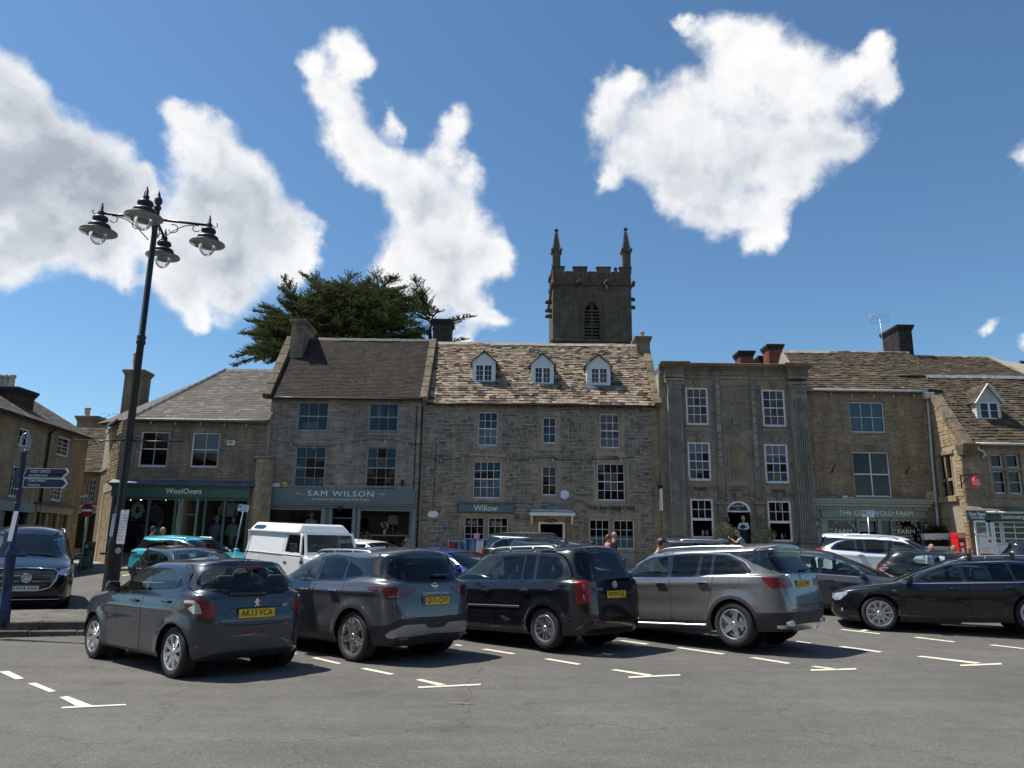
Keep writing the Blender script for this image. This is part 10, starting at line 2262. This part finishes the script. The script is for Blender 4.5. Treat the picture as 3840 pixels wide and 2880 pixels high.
# ---- houses behind the viewer (they mirror in the windows)
for i,(x0,x1,h,lab)in enumerate(((-34,-20,7.0,'stone house across the square behind the viewer, left end'),(-19.5,-6,8.2,'stone house across the square behind the viewer, left of centre'),(-5.5,8,6.6,'stone house across the square directly behind the viewer'),(8.5,21,8.0,'stone house across the square behind the viewer, right of centre'),(21.5,36,7.2,'stone house across the square behind the viewer, right end'))):
 r=thing('opposite_house',lab,'building',((x0+x1)/2,-20,0),0,'stone buildings round the square');b=MB();hw_=(x1-x0)/2
 b.box(-hw_,hw_,-8,0,0,h);b.build('wall',S_FARM,r);b=MB();b.prism([(.3,h-.1),(-4,h+4),(-8.3,h-.1)],-hw_,hw_,'x');b.build('roof',T_COTS,r)
 for k in range(4):
  for z_ in(1.0,4.0):
   w=MB();u_=-hw_+hw_*2*(k+.5)/4;w.box(u_-.55,u_+.55,.0,.04,z_,z_+1.5);ww=w.build('window',M_FRAME,r);p=MB();p.box(u_-.47,u_+.47,.042,.05,z_+.08,z_+1.42);p.build('pane',M_GLP,ww)
   # ==== people
M_SKIN=mat('skin',(.50,.27,.19),.55,var=.12,vscale=20)
def skinmesh(name,chains,m,parent,sub=1,loops=()):
 """chains: lists of (point, radius); chains share a joint when points coincide"""
 bm=bmesh.new();lay=bm.verts.layers.skin.verify();K={}
 def V(p,r_):
  k=tuple(round(c,4)for c in p)
  if k not in K:v=bm.verts.new(p);v[lay].radius=(r_,r_)if not isinstance(r_,tuple)else r_;K[k]=v;v[lay].use_root=(len(K)==1)
  return K[k]
 for ch in chains:
  vs=[V(p,r_)for p,r_ in ch]
  for a,b in zip(vs[:-1],vs[1:]):
   if a is not b and not bm.edges.get((a,b)):bm.edges.new((a,b))
 me=bpy.data.meshes.new(name);bm.to_mesh(me);bm.free();o=link(name,me,m,parent)
 s=o.modifiers.new('skin','SKIN');s.use_smooth_shade=True;s.branch_smoothing=.4;u=o.modifiers.new('sub','SUBSURF');u.levels=sub;u.render_levels=sub
 return o
def person(label,x,y,face,H,top,legs,hair,hairstyle='short',sleeves=True,arms=('down','down'),bend=0.,nod=0.,z=None,apron=None,cap=None,holds=None,sex='m',stripes=None):
 """face: heading of the chest in degrees; H: standing height"""
 zg=ground_z(x,y)if z is None else z;t=thing('person',label,'person',(x,y,zg),R(face),'people in the square');s=H/1.75;sh=.195 if sex=='m' else .17
 hip=Vector((0,0,.95*s));B=Matrix.Rotation(R(bend),3,'Y')
 tp=lambda v:hip+B@(Vector(v)*s)
 wst,chs,nck=tp((0,0,.15)),tp((.0,0,.36)),tp((0,0,.52));hb=tp((.01,0,.60))
 J={}
 for sg,nm in((1,'L'),(-1,'R')):
  J['sh'+nm]=tp((0,sg*sh,.47));st=arms[0 if nm=='L' else 1]
  P={'down':((.02,sg*(sh+.05),.18),(.06,sg*(sh+.04),-.07)),'front':((.06,sg*(sh+.06),.22),(.27,sg*.07,.20)),'phone':((.20,sg*(sh+.05),.30),(.24,sg*.07,.60)),'reach':((.14,sg*(sh+.02),.22),(.36,sg*.12,.12)),'up':((.24,sg*(sh),.36),(.38,sg*.05,.62))}[st]
  J['el'+nm],J['wr'+nm]=tp(P[0]),tp(P[1])
 legch=[];ft=[]
 for sg in(1,-1):
  hj=Vector((0,sg*.09*s,.90*s));kn=Vector((.03*s,sg*.10*s,.50*s));an=Vector((-.01*s,sg*.10*s,.09*s));legch.append([(hip,.125*s),(hj,.10*s),(kn,.062*s),(an,.042*s)]);ft.append((an,Vector((.15*s,sg*.12*s,.04*s))))
 ch=[[(hip,.12*s),(wst,.105*s),(chs,.12*s),(nck,.06*s),(hb,.048*s),(tp((.015,0,.66)),.052*s)]]
 for nm in 'LR':ch.append([(chs,.12*s),(J['sh'+nm],.058*s),(J['el'+nm],.038*s),(J['wr'+nm],.025*s)])
 for c in legch:ch.append([(p,r_*.92)for p,r_ in c])
 for a,b in ft:ch.append([(a,.04*s),(b,.03*s)])
 body=skinmesh('body',ch,M_SKIN,t)
 for nm,sg in(('L',1),('R',-1)):
  w=J['wr'+nm];d=(w-J['el'+nm]).normalized();sd=d.cross(Vector((1,0,0))if abs(d.x)<.8 else Vector((0,0,1))).normalized();pn=d.cross(sd);pal=w+d*.085*s
  hm=MB();hm.tube([w-d*.02,w+d*.03*s,pal],[.022*s,.034*s,.036*s],8)
  for k,ln in enumerate((.062,.074,.069,.052)):
   b0=pal+sd*(k-1.5)*.019*s-d*.012;k1=b0+d*ln*.5*s+pn*.004;k2=k1+(d*.6+pn*.8).normalized()*ln*.35*s;k3=k2+(d*.1+pn).normalized()*ln*.25*s;hm.tube([b0,k1,k2,k3],[.0095*s,.009*s,.008*s,.006*s],6)
  b0=w+d*.03*s+sd*.03*s*sg;hm.tube([b0,b0+(d+sd*sg*.8).normalized()*.035*s,b0+(d*1.2+sd*sg*.3+pn*.5).normalized()*.062*s],[.012*s,.010*s,.008*s],6);hm.build('hand',M_SKIN,t)
 cs=[[(hip+Vector((0,0,-.03*s)),.135*s),(wst,.125*s),(chs,.138*s),(tp((0,0,.475)),.10*s)]]
 for nm in 'LR':
  e=J['wr'+nm]if sleeves else J['sh'+nm].lerp(J['el'+nm],.62);mid=[]if not sleeves else[(J['el'+nm],.050*s)]
  cs.append([(chs,.138*s),(J['sh'+nm],.072*s)]+mid+[(J['sh'+nm].lerp(J['el'+nm],.62)if not sleeves else J['el'+nm].lerp(J['wr'+nm],.93),.052*s if not sleeves else .036*s)])
 skinmesh('shirt',cs,top,t)
 skinmesh('trousers',[[(p,r_*1.12)for p,r_ in c]for c in legch],legs,t)
 for(a,b)in ft:sm=MB();sm.hexa([(a.x-.07,a.y-.045,0),(b.x+.04,b.y-.045,0),(b.x+.04,b.y+.045,0),(a.x-.07,a.y+.045,0),(a.x-.06,a.y-.035,.10),(b.x-.02,b.y-.035,.05),(b.x-.02,b.y+.035,.05),(a.x-.06,a.y+.035,.10)]);sm.build('shoe',M_BLKPL,t,bevel=.02,seg=2)
 hc=tp((.025,0,.70));HM=Matrix.Translation(hc)@(B.to_4x4()@Matrix.Rotation(R(nod),4,'Y'));hs=.118*s
 V=[];n,m_=24,18
 for i in range(m_+1):
  ph=math.pi*i/m_
  for k in range(n):
   th=2*math.pi*k/n;X,Y_,Z=math.sin(ph)*math.cos(th),math.sin(ph)*math.sin(th),math.cos(ph)
   x_,y_,z_=X*.84,Y_*.68,Z*1.04
   if Z<0:y_*=1-.28*(-Z)**1.3;x_*=1-.12*(-Z)if X>0 else 1-.35*(-Z)
   if X>.6:x_+=.17*math.exp(-((Y_/.10)**2))*math.exp(-((Z+.12)/.16)**2)-.05*math.exp(-((abs(Y_)-.26)/.11)**2)*math.exp(-((Z-.06)/.10)**2)+.03*math.exp(-(Y_/.22)**2)*math.exp(-((Z+.42)/.07)**2)
   V.append(HM@Vector((x_*hs,y_*hs,z_*hs)))
 h=MB();h.add(V,[(i*n+k,i*n+(k+1)%n,(i+1)*n+(k+1)%n,(i+1)*n+k)for i in range(m_)for k in range(n)],sm=True)
 for sg in(-1,1):h.ball((0,0,0),.001);h.v[-1]=h.v[-1]
 hd=h.build('head',M_SKIN,t)
 for sg in(-1,1):
  e=MB();e.ball(HM@Vector((.02*hs,sg*.69*hs,-.04*hs)),.26*hs,8,6,(.45,.3,.9));e.build('ear',M_SKIN,hd)
  e=MB();e.ball(HM@Vector((.76*hs,sg*.26*hs,.06*hs)),.085*hs,8,6);e.build('eye',mat('eye_dark',(.03,.02,.015),.3),hd)
 e=MB();e.ball(HM@Vector((.80*hs,0,-.42*hs)),.16*hs,8,6,(.3,1.1,.28));e.build('mouth',mat('lips',(.33,.12,.10),.5),hd)
 if hair:
  g_=MB();V=[];rr=random.Random(int(x*100))
  for i in range(13):
   ph=math.pi*i/12*(.62 if hairstyle=='short' else .80)
   for k in range(20):
    th=2*math.pi*k/20;X,Y_,Z=math.sin(ph)*math.cos(th),math.sin(ph)*math.sin(th),math.cos(ph)
    f=1.0 if X>.25 and Z<.45 else 1.12;j=1+rr.uniform(-.04,.05)*(2.2 if hairstyle=='curly' else 1)
    q=Vector((X*.86*f*j-(.06 if f>1 else .12),Y_*.74*f*j,Z*1.09*j*(1 if f>1 else 1)+.04))
    if X>.25 and Z<.45:q.x=min(q.x,.45);q.y*=1.06
    V.append(HM@(q*hs))
  g_.add(V,[(i*20+k,i*20+(k+1)%20,(i+1)*20+(k+1)%20,(i+1)*20+k)for i in range(12)for k in range(20)],sm=True)
  if hairstyle=='long':g_.ball(HM@Vector((-.55*hs,0,-.35*hs)),.6*hs,10,8,(.7,.95,1.3))
  if hairstyle=='quiff':
   for k in range(14):g_.ball(HM@Vector((rr.uniform(-.1,.65)*hs,rr.uniform(-.45,.45)*hs,rr.uniform(.88,1.05)*hs)),rr.uniform(.12,.2)*hs,7,5)
  if hairstyle=='curly':
   for k in range(40):a,b=rr.uniform(0,6.28),rr.uniform(.1,1.5);g_.ball(HM@Vector((math.sin(b)*math.cos(a)*.8*hs-.12*hs,math.sin(b)*math.sin(a)*.78*hs,math.cos(b)*1.08*hs+.05*hs)),rr.uniform(.12,.2)*hs,6,4)
  g_.build('hair',hair,t)
 if cap:
  g_=MB();V=[]
  for i in range(8):
   ph=math.pi*.5*i/7*1.05
   for k in range(20):th=2*math.pi*k/20;V.append(HM@(Vector((math.sin(ph)*math.cos(th)*.93-.04,math.sin(ph)*math.sin(th)*.80,math.cos(ph)*.92+.32))*hs))
  g_.add(V,[(i*20+k,i*20+(k+1)%20,(i+1)*20+(k+1)%20,(i+1)*20+k)for i in range(7)for k in range(20)],sm=True)
  g_.hexa([HM@(Vector(v)*hs)for v in((.7,-.55,.26),(1.42,-.40,.22),(1.42,.40,.22),(.7,.55,.26),(.7,-.55,.34),(1.40,-.38,.28),(1.40,.38,.28),(.7,.55,.34))]);g_.build('cap',cap,t)
 if apron:
  a=MB();n_=10
  vs=[]
  for i in range(n_+1):
   th=R(-70+140*i/n_);c_,s_=math.cos(th),math.sin(th)
   vs+=[hip+Vector(((.165*c_)*s,.18*s_*s,-.50*s)),wst+Vector((.150*c_*s,.155*s_*s,0)),tp((.150*c_-.0,.12*s_,.40))]
  a.add(vs,[(3*i+j,3*i+3+j,3*i+4+j,3*i+1+j)for i in range(n_)for j in range(2)],sm=True);a.build('apron',apron,t)
 if holds:
  p=(J['wrL']+J['wrR'])/2 if holds[0]=='both' else J['wr'+holds[0]];k_=thing(holds[1],holds[2],holds[1].replace('_',' '),tuple(t.location+Matrix.Rotation(R(face),3,'Z')@(p+Vector((.03,0,.06)))),R(face));q=MB();q.box(*holds[3]);q.build('case',holds[4],k_,bevel=.006)
 return t
def px_person(px,Y,label,face,*a,zz=None,**k):
 p=at_depth(*px,Y);zg=ground_z(p.x,Y)if zz is None else zz;Hh=(p.z-zg)
 return person(label,p.x,Y,face,Hh*k.pop('f',1.0),*a,z=zg,**k)
NAVY=mat('cloth_navy2',(.018,.022,.035),.9,var=.2,vscale=20);DEN=mat('denim_dark',(.03,.045,.09),.9,var=.2);PINKT=mat('cloth_pink',(.42,.22,.20),.9);WSH=mat('shirt_white',(.62,.65,.72),.85,var=.06)
HB=mat('hair_blond',(.36,.26,.15),.6,var=.3,vscale=40);HD_=mat('hair_dark',(.035,.02,.012),.5,var=.4,vscale=40);HG=mat('hair_ginger_grey',(.30,.19,.11),.7,var=.3,vscale=40);CAPM=mat('cap_black',(.015,.015,.018),.8)
px_person(K1(1060,1312),27.3,'man in black cap and navy polo raising a phone before the green shop',-50,NAVY,DEN,HD_,sleeves=False,arms=('down','phone'),cap=CAPM,holds=('R','phone','dark phone held up by the man in the black cap',(0,.012,-.04,.04,-.01,.14),M_BLKPL),f=.975)
px_person(K1(1128,1328),27.6,'smiling blond woman beside the man with the raised phone',-60,PINKT,DEN,HB,hairstyle='long',sex='f')
px_person(K3(1298,1377),27.4,'bald man in dark shirt looking right past the black roof rails',5,NAVY,DEN,None)
px_person(K3(1260,1394),27.5,'woman with pinned-up auburn hair beside the bald man',20,PINKT,DEN,mat('hair_auburn',(.14,.05,.025),.6,var=.3,vscale=40),hairstyle='short',sex='f')
px_person(K4(88,1427),17.6,'dark-haired man in white shirt and dark straps bending his head between the cars',-25,mat('shirt_bright',(.75,.76,.78),.85),NAVY,HD_,hairstyle='short',nod=22,arms=('reach','reach'),f=1.03,bend=12)
xw=at_depth(*KM(1040,640),34.5);zst=ground_z(xw.x,YM)+.12+.31
person('waitress in white shirt and black apron standing in the wine bar doorway',xw.x,34.55,-125,xw.z-zst,WSH,NAVY,HB,hairstyle='long',arms=('front','front'),z=zst,apron=CAPM,sex='f')
xm=at_depth(*KM(885,968),31.0);zm=ground_z(xm.x,31.0)
STR=bpy.data.materials.new('striped_jersey');STR.use_nodes=True;q_=NT(STR.node_tree);b_=STR.node_tree.nodes['Principled BSDF'];tc_=q_.n('ShaderNodeTexCoord');sp_=q_.n('ShaderNodeSeparateXYZ');q_.l(tc_.outputs['Object'],sp_.inputs[0])
q_.l(q_.ramp(q_.m('FRACT',q_.m('MULTIPLY',sp_.outputs[2],13.)),[(0,(.02,.06,.16)),(.30,(.02,.06,.16)),(.34,(.34,.46,.56)),(.80,(.42,.55,.62)),(.86,(.02,.06,.16))]),b_.inputs['Base Color']);b_.inputs['Roughness'].default_value=.9
person('man in grey cap and blue striped jersey raising both hands to a camera',xm.x+.35,31.0,172,(xm.z-zm)*1.06,STR,mat('jeans_pale',(.16,.26,.40),.9),HG,sleeves=False,arms=('up','up'),bend=24,cap=mat('cap_grey',(.05,.045,.045),.9),holds=('both','camera','small black camera raised by the man in the striped jersey',(-.02,.03,-.06,.06,-.04,.05),M_BLKPL))
px_person(KN(775,1188),22.6,'sandy-haired person whose head shows above the black coupe-roofed hatchback',-90,WSH,DEN,mat('hair_sandy',(.38,.27,.17),.7,var=.3,vscale=40),sex='f')
px_person(KN(1112,1207),22.9,'person with curly ginger hair above the roof in front of the post box',-80,NAVY,DEN,HG,hairstyle='curly')
px_person(KN(1372,1240),23.4,'person with black hair just showing beside the post box',-70,NAVY,DEN,HD_,hairstyle='curly')
px_person(KN(2240,1050),29.0,'person in pale blue shirt cut by the right edge before the stationery window',-100,mat('shirt_pale_blue',(.20,.32,.55),.9),DEN,HD_)
